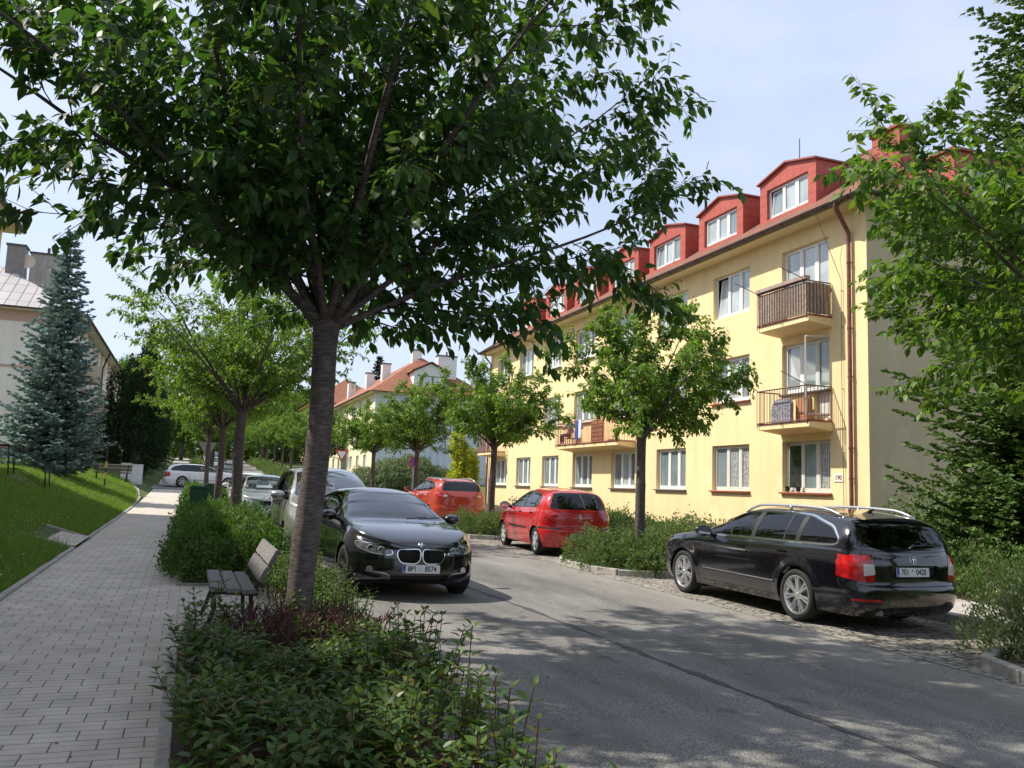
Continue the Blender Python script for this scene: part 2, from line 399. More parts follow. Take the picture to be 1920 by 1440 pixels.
kerb('kerb', [(-2.9, 21.1), (-1.97, 21.1), (-1.97, 37), (-2.1, 44), (-2.5, 50), (-3.6, 54)], .08, .05)
kerb('kerb', [(-.02, -6), (-.02, 8.32), (.3, 8.32)], .08, .03)
kerb('kerb', [(1.3, 12.95), (-.02, 12.95), (-.02, 29.0)], .08, .03)
kerb('kerb', [(-.02, 31.4), (-.02, 54)], .08, .03)
kerb('kerb', [(1.57, -6), (1.57, 54)], .10, .05)
kerb('kerb', [(9.45, 6.9), (9.45, 13.5)], .12, .12)
kerb('kerb', [(9.45, 17.2), (9.45, 22.2)], .12, .12)
kerb('kerb', [(9.45, 25.9), (9.45, 31)], .12, .12)
# planted bump-outs between the bays
def bed_outline(y0, y1):
    c = .75; pts = []
    return [(9.4, y0), (7.9, y0), (7.35, y0+.35), (7.12, y0+.95), (7.12, y1-.95), (7.35, y1-.35), (7.9, y1), (9.4, y1)]
BEDS = [(-3.0, 6.75), (13.7, 16.9), (22.3, 25.6), (31.2, 34.4), (39.6, 42.8)]
for y0, y1 in BEDS:
    pts = bed_outline(y0, y1); kerb('kerb', pts, .12, .115)
    m = MB(); n = 12
    ringv = [(x-.0, y, zg(y)+.06) for x, y in pts]
    m.quad(*ringv); tag(m.build('planting_soil', M_soil), kind='structure')
# soil under the verge planting
sheet('planting_soil', .02, 1.52, -6, 8.3, M_soil, .02, nx=2)
sheet('planting_soil', .02, 1.52, 12.98, 29, M_soil, .02, nx=2)
sheet('planting_soil', .02, 1.52, 31.4, 54, M_soil, .02, nx=2)
sheet('planting_soil', 1.3, 1.52, 8.3, 12.98, M_soil, .02, nx=2)
sheet('planting_soil', 11.15, 16.2, -6, 50, M_soil, .09, nx=2)
# dark tar seams and patches on the road
M_tar = P('tar_seam', (.062, .060, .060), .8, noise=(30, .4))
m = MB(); path = [(5.0, -2), (4.55, 2.5), (4.35, 5.2), (4.25, 7.5), (4.2, 9.6), (4.1, 12.0), (3.95, 14), (3.93, 22), (3.93, 40)]
pp = []
for a, b in zip(path[:-1], path[1:]):
    for k in range(12):
        t = k/12; pp.append((a[0]+(b[0]-a[0])*t+rnd.uniform(-.02, .02), a[1]+(b[1]-a[1])*t))
for a, b in zip(pp[:-1], pp[1:]):
    wa = .036+.018*math.sin(a[1]*5)+.010*math.sin(a[1]*17); wb = .036+.018*math.sin(b[1]*5)+.010*math.sin(b[1]*17)
    m.quad((a[0]-wa, a[1], zg(a[1])+.004), (a[0]+wa, a[1], zg(a[1])+.004), (b[0]+wb, b[1], zg(b[1])+.004), (b[0]-wb, b[1], zg(b[1])+.004))
tag(m.build('road', M_tar, fixn=False), kind='structure')
# ================================================================ BUILDINGS
def wallmat(name, base, amt=.07, stain=None):
    m, n, l, b = node_mat(name)
    t = n.new('ShaderNodeTexCoord')
    z = n.new('ShaderNodeTexNoise'); z.inputs['Scale'].default_value = .7; z.inputs['Detail'].default_value = 8; z.inputs['Roughness'].default_value = .6
    l.new(t.outputs['Object'], z.inputs['Vector'])
    mp = n.new('ShaderNodeMapping'); mp.inputs['Scale'].default_value = (1.8, 1.8, .18); l.new(t.outputs['Object'], mp.inputs[0])
    z2 = n.new('ShaderNodeTexNoise'); z2.inputs['Scale'].default_value = 1.6; z2.inputs['Detail'].default_value = 5; l.new(mp.outputs[0], z2.inputs['Vector'])
    z3 = n.new('ShaderNodeTexNoise'); z3.inputs['Scale'].default_value = 55; z3.inputs['Detail'].default_value = 3; l.new(t.outputs['Object'], z3.inputs['Vector'])
    a = n.new('ShaderNodeMath'); a.operation = 'ADD'; l.new(z.outputs[0], a.inputs[0]); l.new(z2.outputs[0], a.inputs[1])
    r = n.new('ShaderNodeMapRange'); r.inputs[1].default_value = .75; r.inputs[2].default_value = 1.25; l.new(a.outputs[0], r.inputs[0])
    x = n.new('ShaderNodeMix'); x.data_type = 'RGBA'; x.inputs['A'].default_value = (*[c*(1+amt) for c in base], 1); x.inputs['B'].default_value = (*(stain or [c*(1-amt*1.6) for c in base]), 1)
    l.new(r.outputs[0], x.inputs['Factor']); pass
    # splashed dirt low on the wall and a few patched spots
    sp = n.new('ShaderNodeSeparateXYZ'); l.new(t.outputs['Object'], sp.inputs[0])
    zz = n.new('ShaderNodeMath'); zz.operation = 'MULTIPLY_ADD'; zz.inputs[1].default_value = 1.3; l.new(z.outputs[0], zz.inputs[0]); l.new(sp.outputs[2], zz.inputs[2])
    dr_ = n.new('ShaderNodeMapRange'); dr_.inputs[1].default_value = 2.3; dr_.inputs[2].default_value = 1.0; dr_.inputs[3].default_value = 0; dr_.inputs[4].default_value = .4; l.new(zz.outputs[0], dr_.inputs[0])
    x2 = n.new('ShaderNodeMix'); x2.data_type = 'RGBA'; l.new(dr_.outputs[0], x2.inputs['Factor']); l.new(x.outputs['Result'], x2.inputs['A']); x2.inputs['B'].default_value = (*[c*.62 for c in base], 1)
    z4 = n.new('ShaderNodeTexNoise'); z4.inputs['Scale'].default_value = .9; z4.inputs['Detail'].default_value = 2; mp4 = n.new('ShaderNodeMapping'); mp4.inputs['Location'].default_value = (3, 7, 1); l.new(t.outputs['Object'], mp4.inputs[0]); l.new(mp4.outputs[0], z4.inputs['Vector'])
    r4 = n.new('ShaderNodeMapRange'); r4.inputs[1].default_value = .64; r4.inputs[2].default_value = .67; r4.inputs[4].default_value = .35; l.new(z4.outputs[0], r4.inputs[0])
    x3 = n.new('ShaderNodeMix'); x3.data_type = 'RGBA'; l.new(r4.outputs[0], x3.inputs['Factor']); l.new(x2.outputs['Result'], x3.inputs['A']); x3.inputs['B'].default_value = (*[min(.9, c*1.12+.03) for c in base], 1)
    l.new(x3.outputs['Result'], b.inputs['Base Color']); b.inputs['Roughness'].default_value = .9
    b.inputs['Specular IOR Level'].default_value = .25
    u = n.new('ShaderNodeBump'); u.inputs['Strength'].default_value = .35; u.inputs['Distance'].default_value = .01; l.new(z3.outputs[0], u.inputs['Height']); l.new(u.outputs[0], b.inputs['Normal'])
    return m
def tilemat(name, c1, c2, c3, sx=.22, sz=.30):
    """roof tiles: rows along z of the object, columns along y or x"""
    m, n, l, b = node_mat(name)
    t = n.new('ShaderNodeTexCoord'); uv = n.new('ShaderNodeUVMap')
    br = n.new('ShaderNodeTexBrick'); br.inputs['Scale'].default_value = 1; br.inputs['Brick Width'].default_value = sx; br.inputs['Row Height'].default_value = sz
    br.inputs['Mortar Size'].default_value = .018; br.inputs['Mortar Smooth'].default_value = .6
    br.inputs['Color1'].default_value = (*c1, 1); br.inputs['Color2'].default_value = (*c2, 1); br.inputs['Mortar'].default_value = (*[c*.35 for c in c2], 1)
    l.new(uv.outputs[0], br.inputs['Vector'])
    z = n.new('ShaderNodeTexNoise'); z.inputs['Scale'].default_value = 2.2; z.inputs['Detail'].default_value = 8; l.new(t.outputs['Object'], z.inputs['Vector'])
    r = n.new('ShaderNodeMapRange'); r.inputs[1].default_value = .45; r.inputs[2].default_value = .68; l.new(z.outputs[0], r.inputs[0])
    x = n.new('ShaderNodeMix'); x.data_type = 'RGBA'; l.new(r.outputs[0], x.inputs['Factor']); l.new(br.outputs['Color'], x.inputs['A']); x.inputs['B'].default_value = (*c3, 1)
    l.new(x.outputs['Result'], b.inputs['Base Color']); b.inputs['Roughness'].default_value = .85
    u = n.new('ShaderNodeBump'); u.invert = True; u.inputs['Strength'].default_value = 1; u.inputs['Distance'].default_value = .04; l.new(br.outputs['Fac'], u.inputs['Height']); l.new(u.outputs[0], b.inputs['Normal'])
    return m
def uv_planar(o):
    """uv in metres: u along the horizontal of each face, v up its slope"""
    me = o.data; uv = me.uv_layers.new(name='UVMap')
    for p in me.polygons:
        nrm = p.normal; u = Vector((-nrm.y, nrm.x, 0)); u = u.normalized() if u.length > 1e-4 else Vector((1, 0, 0)); v = nrm.cross(u)
        for li in p.loop_indices:
            c = me.vertices[me.loops[li].vertex_index].co; uv.data[li].uv = (c.dot(u), c.dot(v))
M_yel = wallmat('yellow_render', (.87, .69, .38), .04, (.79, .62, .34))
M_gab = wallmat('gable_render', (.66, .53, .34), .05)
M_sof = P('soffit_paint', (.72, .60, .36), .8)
M_white = P('white_frame', (.80, .80, .78), .45)
M_whiteold = P('old_white_frame', (.66, .64, .58), .6)
M_pane = P('window_pane', (.10, .135, .14), .04, spec=1.0, noise=(1.1, .55, 2), col2=(.26, .31, .32), ior=1.7)
M_panelt = P('curtain_sky_pane', (.40, .46, .46), .06, spec=1.0, noise=(1.3, .25, 2), ior=1.7)  # pale teal: curtains plus the sky's reflection put into the colour
M_pdark = P('dark_pane', (.02, .022, .022), .04, spec=1.0, ior=1.6)
M_sillg = P('grey_sill', (.13, .12, .11), .5)
M_sillr = P('red_sill', (.30, .07, .05), .5)
M_redm = P('dormer_cladding', (.43, .085, .055), .55, noise=(2.5, .12))
M_redd = P('dormer_trim', (.30, .075, .055), .5)
M_tile = tilemat('old_roof_tile', (.30, .11, .06), (.22, .09, .06), (.13, .075, .05))
M_tileo = tilemat('orange_roof_tile', (.46, .17, .08), (.36, .13, .07), (.24, .11, .07))
M_gut = P('brown_gutter', (.07, .036, .028), .35, spec=.6)
M_pipe = P('red_brown_pipe', (.21, .075, .055), .45, noise=(9, .3))
M_rail = P('rail_paint', (.16, .07, .055), .5)
M_railr = P('red_rail_paint', (.33, .10, .065), .55)
M_wood = P('weathered_board', (.30, .24, .19), .85, noise=(22, .4, 6), bump=(60, .4, .004))
M_brickr = P('painted_chimney_brick', (.36, .10, .07), .85, noise=(16, .3), bump=(9, .8, .03))
def lacemat():
    m, n, l, b = node_mat('lace_curtain')
    t = n.new('ShaderNodeTexCoord')
    w_ = n.new('ShaderNodeTexWave'); w_.inputs['Scale'].default_value = 4.5; w_.bands_direction = 'Y'; w_.inputs['Distortion'].default_value = 1.5; l.new(t.outputs['Object'], w_.inputs['Vector'])
    v = n.new('ShaderNodeTexVoronoi'); v.inputs['Scale'].default_value = 14; l.new(t.outputs['Object'], v.inputs['Vector'])
    a = n.new('ShaderNodeMath'); a.operation = 'MULTIPLY'; l.new(w_.outputs['Fac'], a.inputs[0]); l.new(v.outputs['Distance'], a.inputs[1])
    rp = n.new('ShaderNodeValToRGB'); e = rp.color_ramp.elements; e[0].color = (.10, .115, .115, 1); e[1].color = (.55, .57, .56, 1); e[1].position = .5
    l.new(a.outputs[0], rp.inputs[0]); l.new(rp.outputs[0], b.inputs['Base Color']); b.inputs['Roughness'].default_value = .07; b.inputs['Specular IOR Level'].default_value = 1
    return m
M_lace = lacemat()
def wall_open(mb, x, y0, y1, z0, z1, ops, dep):
    """wall at constant x with openings (ya,yb,za,zb); reveals go dep along x"""
    ys = sorted(set([y0, y1]+[o[0] for o in ops]+[o[1] for o in ops])); zs = sorted(set([z0, z1]+[o[2] for o in ops]+[o[3] for o in ops]))
    for a, b in zip(ys[:-1], ys[1:]):
        for c, d in zip(zs[:-1], zs[1:]):
            ym, zm = (a+b)/2, (c+d)/2
            if any(o[0] < ym < o[1] and o[2] < zm < o[3] for o in ops): continue
            mb.quad((x,a,c), (x,b,c), (x,b,d), (x,a,d))
    for a, b, c, d in ops:
        q = x+dep
        mb.quad((x,a,c),(q,a,c),(q,a,d),(x,a,d)); mb.quad((x,b,c),(x,b,d),(q,b,d),(q,b,c)); mb.quad((x,a,d),(q,a,d),(q,b,d),(x,b,d)); mb.quad((x,a,c),(x,b,c),(q,b,c),(q,a,c))
def window(parent, org, x, s, ya, yb, za, zb, split=(.36, .34, .30), fm=None, pm=None, sill=None, rec=.13, tilt=None, lights=None):
    """three-light window in an opening; x is the wall face and s (+1/-1) points inside; frame > pane per light, sill"""
    fm = fm or M_white; X = x+s*rec
    f = MB(); t = .06; d = .05
    def bx(y0, y1, z0, z1, x0=0, x1=d): f.box(min(X+s*x0, X+s*x1), max(X+s*x0, X+s*x1), y0, y1, z0, z1)
    g = .004
    bx(ya+g, yb-g, za+g, za+t+.02); bx(ya+g, yb-g, zb-t, zb-g); bx(ya+g, ya+t, za+t+.02, zb-t); bx(yb-t, yb-g, za+t+.02, zb-t)
    # from the street the right-hand light is at low y
    edges = [yb-t]; W = (yb-ya-2*t); acc = 0
    cells = []
    yc = yb-t
    for k, q in enumerate(split):
        wdt = W*q; y1_ = yc; y0_ = yc-wdt; cells.append((y0_, y1_)); yc = y0_
        if k < len(split)-1: bx(y0_-.045, y0_+.045, za+t+.02, zb-t, -.012, d)
    for k, (a, b) in enumerate(cells):    # sash frames
        a += .045 if k < len(cells)-1 else 0; b -= .045 if k > 0 else 0
        if tilt and k == tilt[0]: continue
        bx(a+.003, a+.038, za+t+.02, zb-t, -.006, d-.01); bx(b-.038, b-.003, za+t+.02, zb-t, -.006, d-.01); bx(a+.038, b-.038, zb-t-.04, zb-t, -.006, d-.01); bx(a+.038, b-.038, za+t+.02, za+t+.06, -.006, d-.01)
    fr = f.build('window', fm, parent, org=org)
    pm = pm or M_pane
    for k, (a, b) in enumerate(cells):
        mtl = pm[k] if isinstance(pm, (list, tuple)) else pm
        p = MB()
        xx = X+s*.03
        if tilt and k == tilt[0]:      # light tipped or opened: dark room behind, sash leaning in
            p.quad((X+s*.30,a,za+t),(X+s*.30,b,za+t),(X+s*.30,b,zb-t),(X+s*.30,a,zb-t)); p.build('dark_room', M_pdark, fr, org=org)
            q = MB(); lean = tilt[1]
            def P3(y, z): return (X+s*(.02+lean*(z-za)/(zb-za)), y, z)
            a2, b2 = a+.05, b-.05
            for (c, d_) in (((a2, za+.1), (a2, zb-.09)), ((b2, za+.1), (b2, zb-.09)), ((a2, zb-.09), (b2, zb-.09)), ((a2, za+.1), (b2, za+.1))): q.tube([P3(*c), P3(*d_)], .026, 4)
            q.build('tilted_sash', fm, fr, org=org)
            q = MB(); q.quad(P3(a2, za+.1), P3(b2, za+.1), P3(b2, zb-.09), P3(a2, zb-.09)); q.build('pane', mtl, fr, org=org)
            continue
        p.quad((xx,a+.01,za+t+.01),(xx,b-.01,za+t+.01),(xx,b-.01,zb-t-.01),(xx,a+.01,zb-t-.01)); p.build('pane', mtl, fr, org=org)
    if sill:
        m = MB(); x0, x1 = sorted((x-s*.09, x+s*(rec+.0)))
        m.prism([(x-s*.10, za-.055), (x-s*.10, za-.015), (X, za+.003), (X, za-.055)], ya-.06, yb+.06, 'y')
        m.build('sill', sill, fr, org=org)
    return fr
def railing(name, parent, org, pts, z0, z1, mat, step=.115, r=.009, closed=False, brackets=True):
    m = MB(); N = len(pts)
    for (a, b) in zip(pts[:-1], pts[1:]):
        a = Vector(a); b = Vector(b); L = (b-a).length; n = max(2, round(L/step))
        m.tube([(a.x, a.y, z1), (b.x, b.y, z1)], .02, 6); m.tube([(a.x, a.y, z0), (b.x, b.y, z0)], .014, 6)
        for k in range(n+1):
            p = a+(b-a)*k/n; m.tube([(p.x, p.y, z0), (p.x, p.y, z1)], r, 5)
        if brackets:
            for k in range(max(2, round(L/1.0))+1):
                p = a+(b-a)*k/max(2, round(L/1.0)); m.tube([(p.x, p.y, z0), (p.x, p.y, z0-.10), (p.x+.02, p.y, z0-.13)], .014, 5)
    return m.build(name, mat, parent, org=org)
def hip_roof(x0, x1, y0, y1, z, tan, thick=.12, hips=(1, 1)):
    """hipped roof over a rectangle; returns MB"""
    m = MB(); h = (x1-x0)/2*tan; xm = (x0+x1)/2; d = (x1-x0)/2
    ya = y0+(d if hips[0] else 0); yb = y1-(d if hips[1] else 0)
    m.quad((x0,y0,z),(x0,y1,z),(xm,yb,z+h),(xm,ya,z+h)); m.quad((x1,y1,z),(x1,y0,z),(xm,ya,z+h),(xm,yb,z+h))
    m.quad((x1,y0,z),(x0,y0,z),(xm,ya,z+h)); m.quad((x0,y1,z),(x1,y1,z),(xm,yb,z+h))
    return m
# ---------------------------------------------------------------- yellow apartment building
FX = 16.3; YA, YB = 17.5, 47.9; XB = 27.6
ORG = (FX, YA, 0)
yb_ = thing('apartment_building', 'yellow three-storey apartment building with red dormers and balconies on the right side of the street', 'building', ORG)
cols = [19.96+3.66*k for k in range(8)]; cols = [19.96, 23.6, 27.28, 30.98, 34.83, 38.48, 42.06, 45.6]
ops = []; wins = []
for k, c in enumerate(cols):
    hw = 1.02
    for fl in range(3):
        za, zb = 1.82+2.86*fl, 3.28+2.86*fl
        if fl > 0 and k == 0: za = zb-1.46
        ops.append((c-hw, c+hw, za, zb)); wins.append((k, fl, c-hw, c+hw, za, zb))
# balcony doors (right-hand light of the balcony windows runs down to the floor)
door_ops = []
for fl in (1, 2): door_ops.append((18.94, 19.56, 3.86+2.86*(fl-1), 1.82+2.86*fl))
m = MB(); wall_open(m, FX, YA, YB, 0, 9.55, ops+door_ops, .16)
m.quad((FX+.16,YA+.3,1),(FX+.16,YA+.3,1),(FX+.16,YA+.3,1)) if False else None
m.quad((XB,YA,0),(XB,YB,0),(XB,YB,9.55),(XB,YA,9.55)); m.quad((FX,YB,0),(XB,YB,0),(XB,YB,9.55),(FX,YB,9.55))
m.build('wall', M_yel, yb_, org=ORG, fixn=False)
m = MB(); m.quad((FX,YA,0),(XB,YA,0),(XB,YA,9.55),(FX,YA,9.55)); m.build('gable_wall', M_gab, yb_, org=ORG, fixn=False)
for k, fl, a, b, za, zb in wins:
    pm = [M_pane, M_pane, M_pane]; fm = M_white; sill = M_sillg; tilt = None
    if fl == 0:
        if k == 0: pm = [M_pdark, M_pane, M_lace]; fm = M_whiteold; sill = M_sillr; tilt = (0, .02)
        if k == 1: pm = [M_pane, M_lace, M_lace]; fm = M_whiteold; sill = M_sillr
        if k == 3: pm = [M_pane, M_panelt, M_pane]
    if fl == 1 and k == 1: sill = M_sillr
    if fl == 2:
        pm = [M_panelt, M_panelt, M_panelt]
        if k == 1: tilt = (0, .16); sill = None
        if k >= 3: pm = [M_pane, M_panelt, M_pane]
    if fl == 1: pm = [M_pane, M_panelt, M_pane] if k % 2 else M_pane
    window(yb_, ORG, FX, 1, a, b, za, zb, fm=fm, pm=pm, sill=sill, tilt=tilt)
for (a, b, za, zb) in door_ops:
    f = MB(); f.box(FX+.13, FX+.18, a+.004, b-.004, za+.004, zb+.0); d = f.build('balcony_door', M_white, yb_, org=ORG)
# opened sash of the first-floor balcony window, swung out towards the street
f = MB(); X1 = FX-.02; hy = 18.98
def sash(y0, x0, y1, x1, z0, z1):
    q = MB()
    for a, b in (((x0, y0, z0), (x0, y0, z1)), ((x1, y1, z0), (x1, y1, z1)), ((x0, y0, z0), (x1, y1, z0)), ((x0, y0, z1), (x1, y1, z1))): q.tube([a, b], .035, 4)
    o = q.build('open_balcony_sash', M_whiteold, yb_, org=ORG)
    g = MB(); g.quad((x0, y0, z0), (x1, y1, z0), (x1, y1, z1), (x0, y0, z1)); g.build('pane', glassmat('clear_glass', (.8, .84, .82), 1.4), o, org=ORG)
sash(hy, FX+.05, hy+.25, FX-.58, 3.95, 6.12)
# eaves, soffit, gutter, roof
EX = FX-.58; EY0 = YA-.5; EY1 = YB+.5; EZ = 9.58; EXB = XB+.58
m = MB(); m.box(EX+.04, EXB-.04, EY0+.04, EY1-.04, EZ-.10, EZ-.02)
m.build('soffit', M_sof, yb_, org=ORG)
rf = hip_roof(EX, EXB, EY0, EY1, EZ, .72).build('roof', M_tile, yb_, org=ORG, fixn=False); uv_planar(rf)
m = MB(); hr = 4.07*1.0
xm = (EX+EXB)/2; hh = (EXB-EX)/2; zr = EZ+hh*.72
for a, b in (((EX, EY0, EZ), (xm, EY0+hh, zr)), ((EX, EY1, EZ), (xm, EY1-hh, zr)), ((xm, EY0+hh, zr), (xm, EY1-hh, zr)), ((EXB, EY0, EZ), (xm, EY0+hh, zr))):
    m.tube([a, b], .09, 6)
m.build('ridge_tiles', M_tile, rf, org=ORG); uv_planar(rf.children[0]) if rf.children else None
def gutter(pts, r=.088):
    m = MB()
    for a, b in zip(pts[:-1], pts[1:]):
        a = Vector(a); b = Vector(b); t = (b-a).normalized(); s = t.cross(Vector((0, 0, 1)))
        n = 8; ring = []
        for k in range(n+1):
            an = math.pi*k/n; ring.append(s*math.cos(an)*r - Vector((0, 0, 1))*math.sin(an)*r)
        for k in range(n):
            for rr, flip in ((1, 0),): m.quad(a+ring[k]*rr, a+ring[k+1]*rr, b+ring[k+1]*rr, b+ring[k]*rr)
        m.tube([a+ring[0], b+ring[0]], .012, 5); m.tube([a+ring[-1], b+ring[-1]], .012, 5)
        L = (b-a).length; nb = int(L/.9)
        for k in range(nb):
            c = a+(b-a)*(k+.5)/nb; m.tube([c+q*1.08 for q in ring], .008, 4)
    return m
gutter([(EX-.06, EY0-.05, EZ+.02), (EX-.06, EY1+.05, EZ+.02)]).build('gutter', M_gut, yb_, org=ORG, smooth=False, fixn=False)
gutter([(EX-.06, EY0-.05, EZ+.02), (EXB, EY0-.05, EZ+.02)]).build('gutter', M_gut, yb_, org=ORG, smooth=False, fixn=False)
m = MB(); m.tube([(EX-.04, 17.9, EZ-.03), (EX-.02, 17.95, EZ-.18), (EX+.2, 18.0, EZ-.42), (FX-.10, 18.05, EZ-.75), (FX-.10, 18.05, 9.0-.5), (FX-.10, 18.05, .1)], [.09, .07, .06, .06, .055, .055], 10)
for z in (8.0, 6.2, 4.9, 3.0, 2.2): m.tube([(FX-.10, 18.05, z-.02), (FX-.10, 18.05, z+.02)], .068, 10); m.tube([(FX, 18.05, z), (FX-.1, 18.05, z)], .012, 5)
m.build('downpipe', M_pipe, yb_, org=ORG, smooth=True, angle=40)
m = MB(); m.tube([(EX, 47.6, EZ-.03), (EX+.2, 47.6, EZ-.4), (FX-.10, 47.6, EZ-.7), (FX-.10, 47.6, .3)], .055, 8); m.build('downpipe', M_pipe, yb_, org=ORG, smooth=True, angle=40)
m = MB(); m.tube([(EX-.05, 18.75, EZ), (EX+.3, 18.65, 8.6), (FX-.05, 18.4, 7.6), (FX-.05, 18.42, 5.2), (FX-.05, 18.40, 3.2), (FX-.05, 18.38, .5)], .009, 5)
for z in (7.3, 6.3, 4.6, 2.9): m.tube([(FX, 18.4, z), (FX-.07, 18.4, z)], .012, 4)
m.build('lightning_wire', P('wire', (.15, .14, .12), .5), yb_, org=ORG)
# dormers
for k in range(7):
    y0 = 20.27+3.66*k; y1 = y0+2.72; x0 = 17.0; zb0, zs, zc = 10.45, 11.88, 12.2
    dm = MB(); yw0, yw1, zw0, zw1 = y0+.36, y1-.36, 10.60, 11.60
    # cladding front with an opening, made of pieces
    for q in (((y0, zb0), (yw0, zb0), (yw0, zw1), (y0, zs)), ((yw1, zb0), (y1, zb0), (y1, zs), (yw1, zw1)), ((y0, zs), (yw0, zw1), ((y0+y1)/2, zw1), ((y0+y1)/2, zc)), (((y0+y1)/2, zw1), (yw1, zw1), (y1, zs), ((y0+y1)/2, zc)), ((yw0, zb0), (yw1, zb0), (yw1, zw0), (yw0, zw0))):
        dm.quad(*[(x0, a, b) for a, b in q])
    for q in (((yw0, zw0), (yw0, zw1)), ((yw1, zw0), (yw1, zw1)), ((yw0, zw1), (yw1, zw1))):
        (a, b), (c, d) = q; dm.quad((x0, a, b), (x0+.15, a, b), (x0+.15, c, d), (x0, c, d))
    xs_ = EX+(zs-EZ)/.72+.1; xc_ = EX+(zc-EZ)/.72+.1; xb_ = x0
    for yy in (y0, y1): dm.quad((x0, yy, zb0-.3), (x0, yy, zs), (xs_, yy, zs), )
    
    tr = MB(); ym = (y0+y1)/2
    for (ya_, yb2) in ((y0-.07, ym), (y1+.07, ym)):
        for zz in (0,):
            a = Vector((x0-.10, ya_, zs-.02)); b = Vector((x0-.10, yb2, zc+.0)); c = Vector((xc_, yb2, zc)); d = Vector((xs_, ya_, zs-.02)); up = Vector((0, 0, .055))
            i = len(tr.v); tr.v += [tuple(v) for v in (a, b, c, d, a+up, b+up, c+up, d+up)]
            for f_ in ((0,3,2,1),(4,5,6,7),(0,1,5,4),(1,2,6,5),(2,3,7,6),(3,0,4,7)): tr.f.append(tuple(i+e for e in f_)); tr.m.append(0)
    # cladding joints: thin raised strips
    tr.build('dormer_roof', M_redd, rf, org=ORG, fixn=False)
    dm.cur = 1; jt = dm
    for z in (10.85, 11.15, 11.45, 11.72):
        jt.box(x0-.004, x0, y0, yw0, z, z+.008); jt.box(x0-.004, x0, yw1, y1, z, z+.008)
        jt.box(x0, x0+(z-EZ)/.72-1.25, y0-.004, y0, z, z+.008)
    for j in range(1, 6): jt.box(x0-.004, x0, yw0+j*.33, yw0+j*.33+.008, zw1+.02, zw1+.25)
    for j in range(4): jt.box(x0+.3+j*.38, x0+.308+j*.38, y0-.004, y0, 10.8+.27*j, 11.86)
    dr = dm.build('dormer', [M_redm, M_redd], rf, org=ORG, fixn=False)
    window(rf, ORG, x0, 1, yw0, yw1, zw0, zw1, pm=[M_pane if k % 2 == 0 else M_panelt, M_panelt, M_pane if k % 3 else M_panelt], rec=.10, tilt=(0, .09) if k in (0, 2) else None)
# end dormer facing the camera side of the hip
y0 = EY0+1.35; zb0 = EZ+.9
m = MB(); m.box(20.4, 23.4, y0, y0+2.6, zb0, zb0+1.55); m.build('dormer', M_redm, rf, org=ORG)
m = MB(); m.box(20.3, 23.5, y0-.1, y0+2.6, zb0+1.555, zb0+1.63); m.build('dormer_roof', M_redd, rf, org=ORG)
m = MB(); m.box(21.0, 22.9, y0-.02, y0-.004, zb0+.25, zb0+1.25); m.build('dormer_window', M_white, rf, org=ORG)
m = MB(); m.box(21.08, 21.9, y0-.028, y0-.022, zb0+.33, zb0+1.17); m.box(22.0, 22.82, y0-.028, y0-.022, zb0+.33, zb0+1.17); m.build('dormer_window_pane', M_pane, rf, org=ORG)
# chimney and aerials
m = MB(); m.box(20.65, 21.35, 20.65, 21.85, 11.6, 13.72)
ch = m.build('chimney', M_brickr, rf, org=ORG)
m = MB(); m.rbox(20.57, 21.43, 20.57, 21.93, 13.722, 13.84, .02); m.build('chimney_cap', M_brickr, ch, org=ORG)
m = MB()
for k in range(9):
    z = 12.2+.15*k
    for j in range(3):
        a = 20.75+j*.36+rnd.uniform(0, .1); m.box(20.642, 20.65, a, a+rnd.uniform(.1, .3), z, z+.018)
m.build('mortar_gaps', P('mortar_gap', (.08, .03, .025), .9), ch, org=ORG)
m = MB(); m.tube([(19.5, 24.1, 12.0), (19.5, 24.1, 14.4)], .018, 6); m.tube([(19.8, 17.9, 12.3), (19.8, 29, 12.5)], .012, 5); m.build('lightning_rod', P('dark_steel', (.10, .10, .11), .4, metal=.6), yb_, org=ORG)
m = MB(); m.tube([(19.6, 25.6, 12.0), (19.6, 25.6, 13.7)], .02, 6); m.tube([(19.2, 25.0, 13.45), (20.0, 26.3, 13.65)], .01, 5)
for k in range(5): m.tube([(19.25+.17*k, 25.15+.24*k-.2, 13.47+.04*k), (19.25+.17*k, 25.15+.24*k+.2, 13.47+.04*k)], .006, 4)
m.build('aerial', MATS['dark_steel'], yb_, org=ORG)
m = MB(); m.tube([(EX+.2, 26.6, 10.0), (EX+.2, 26.6, 10.9)], .014, 5); m.build('lightning_rod', MATS['dark_steel'], yb_, org=ORG)
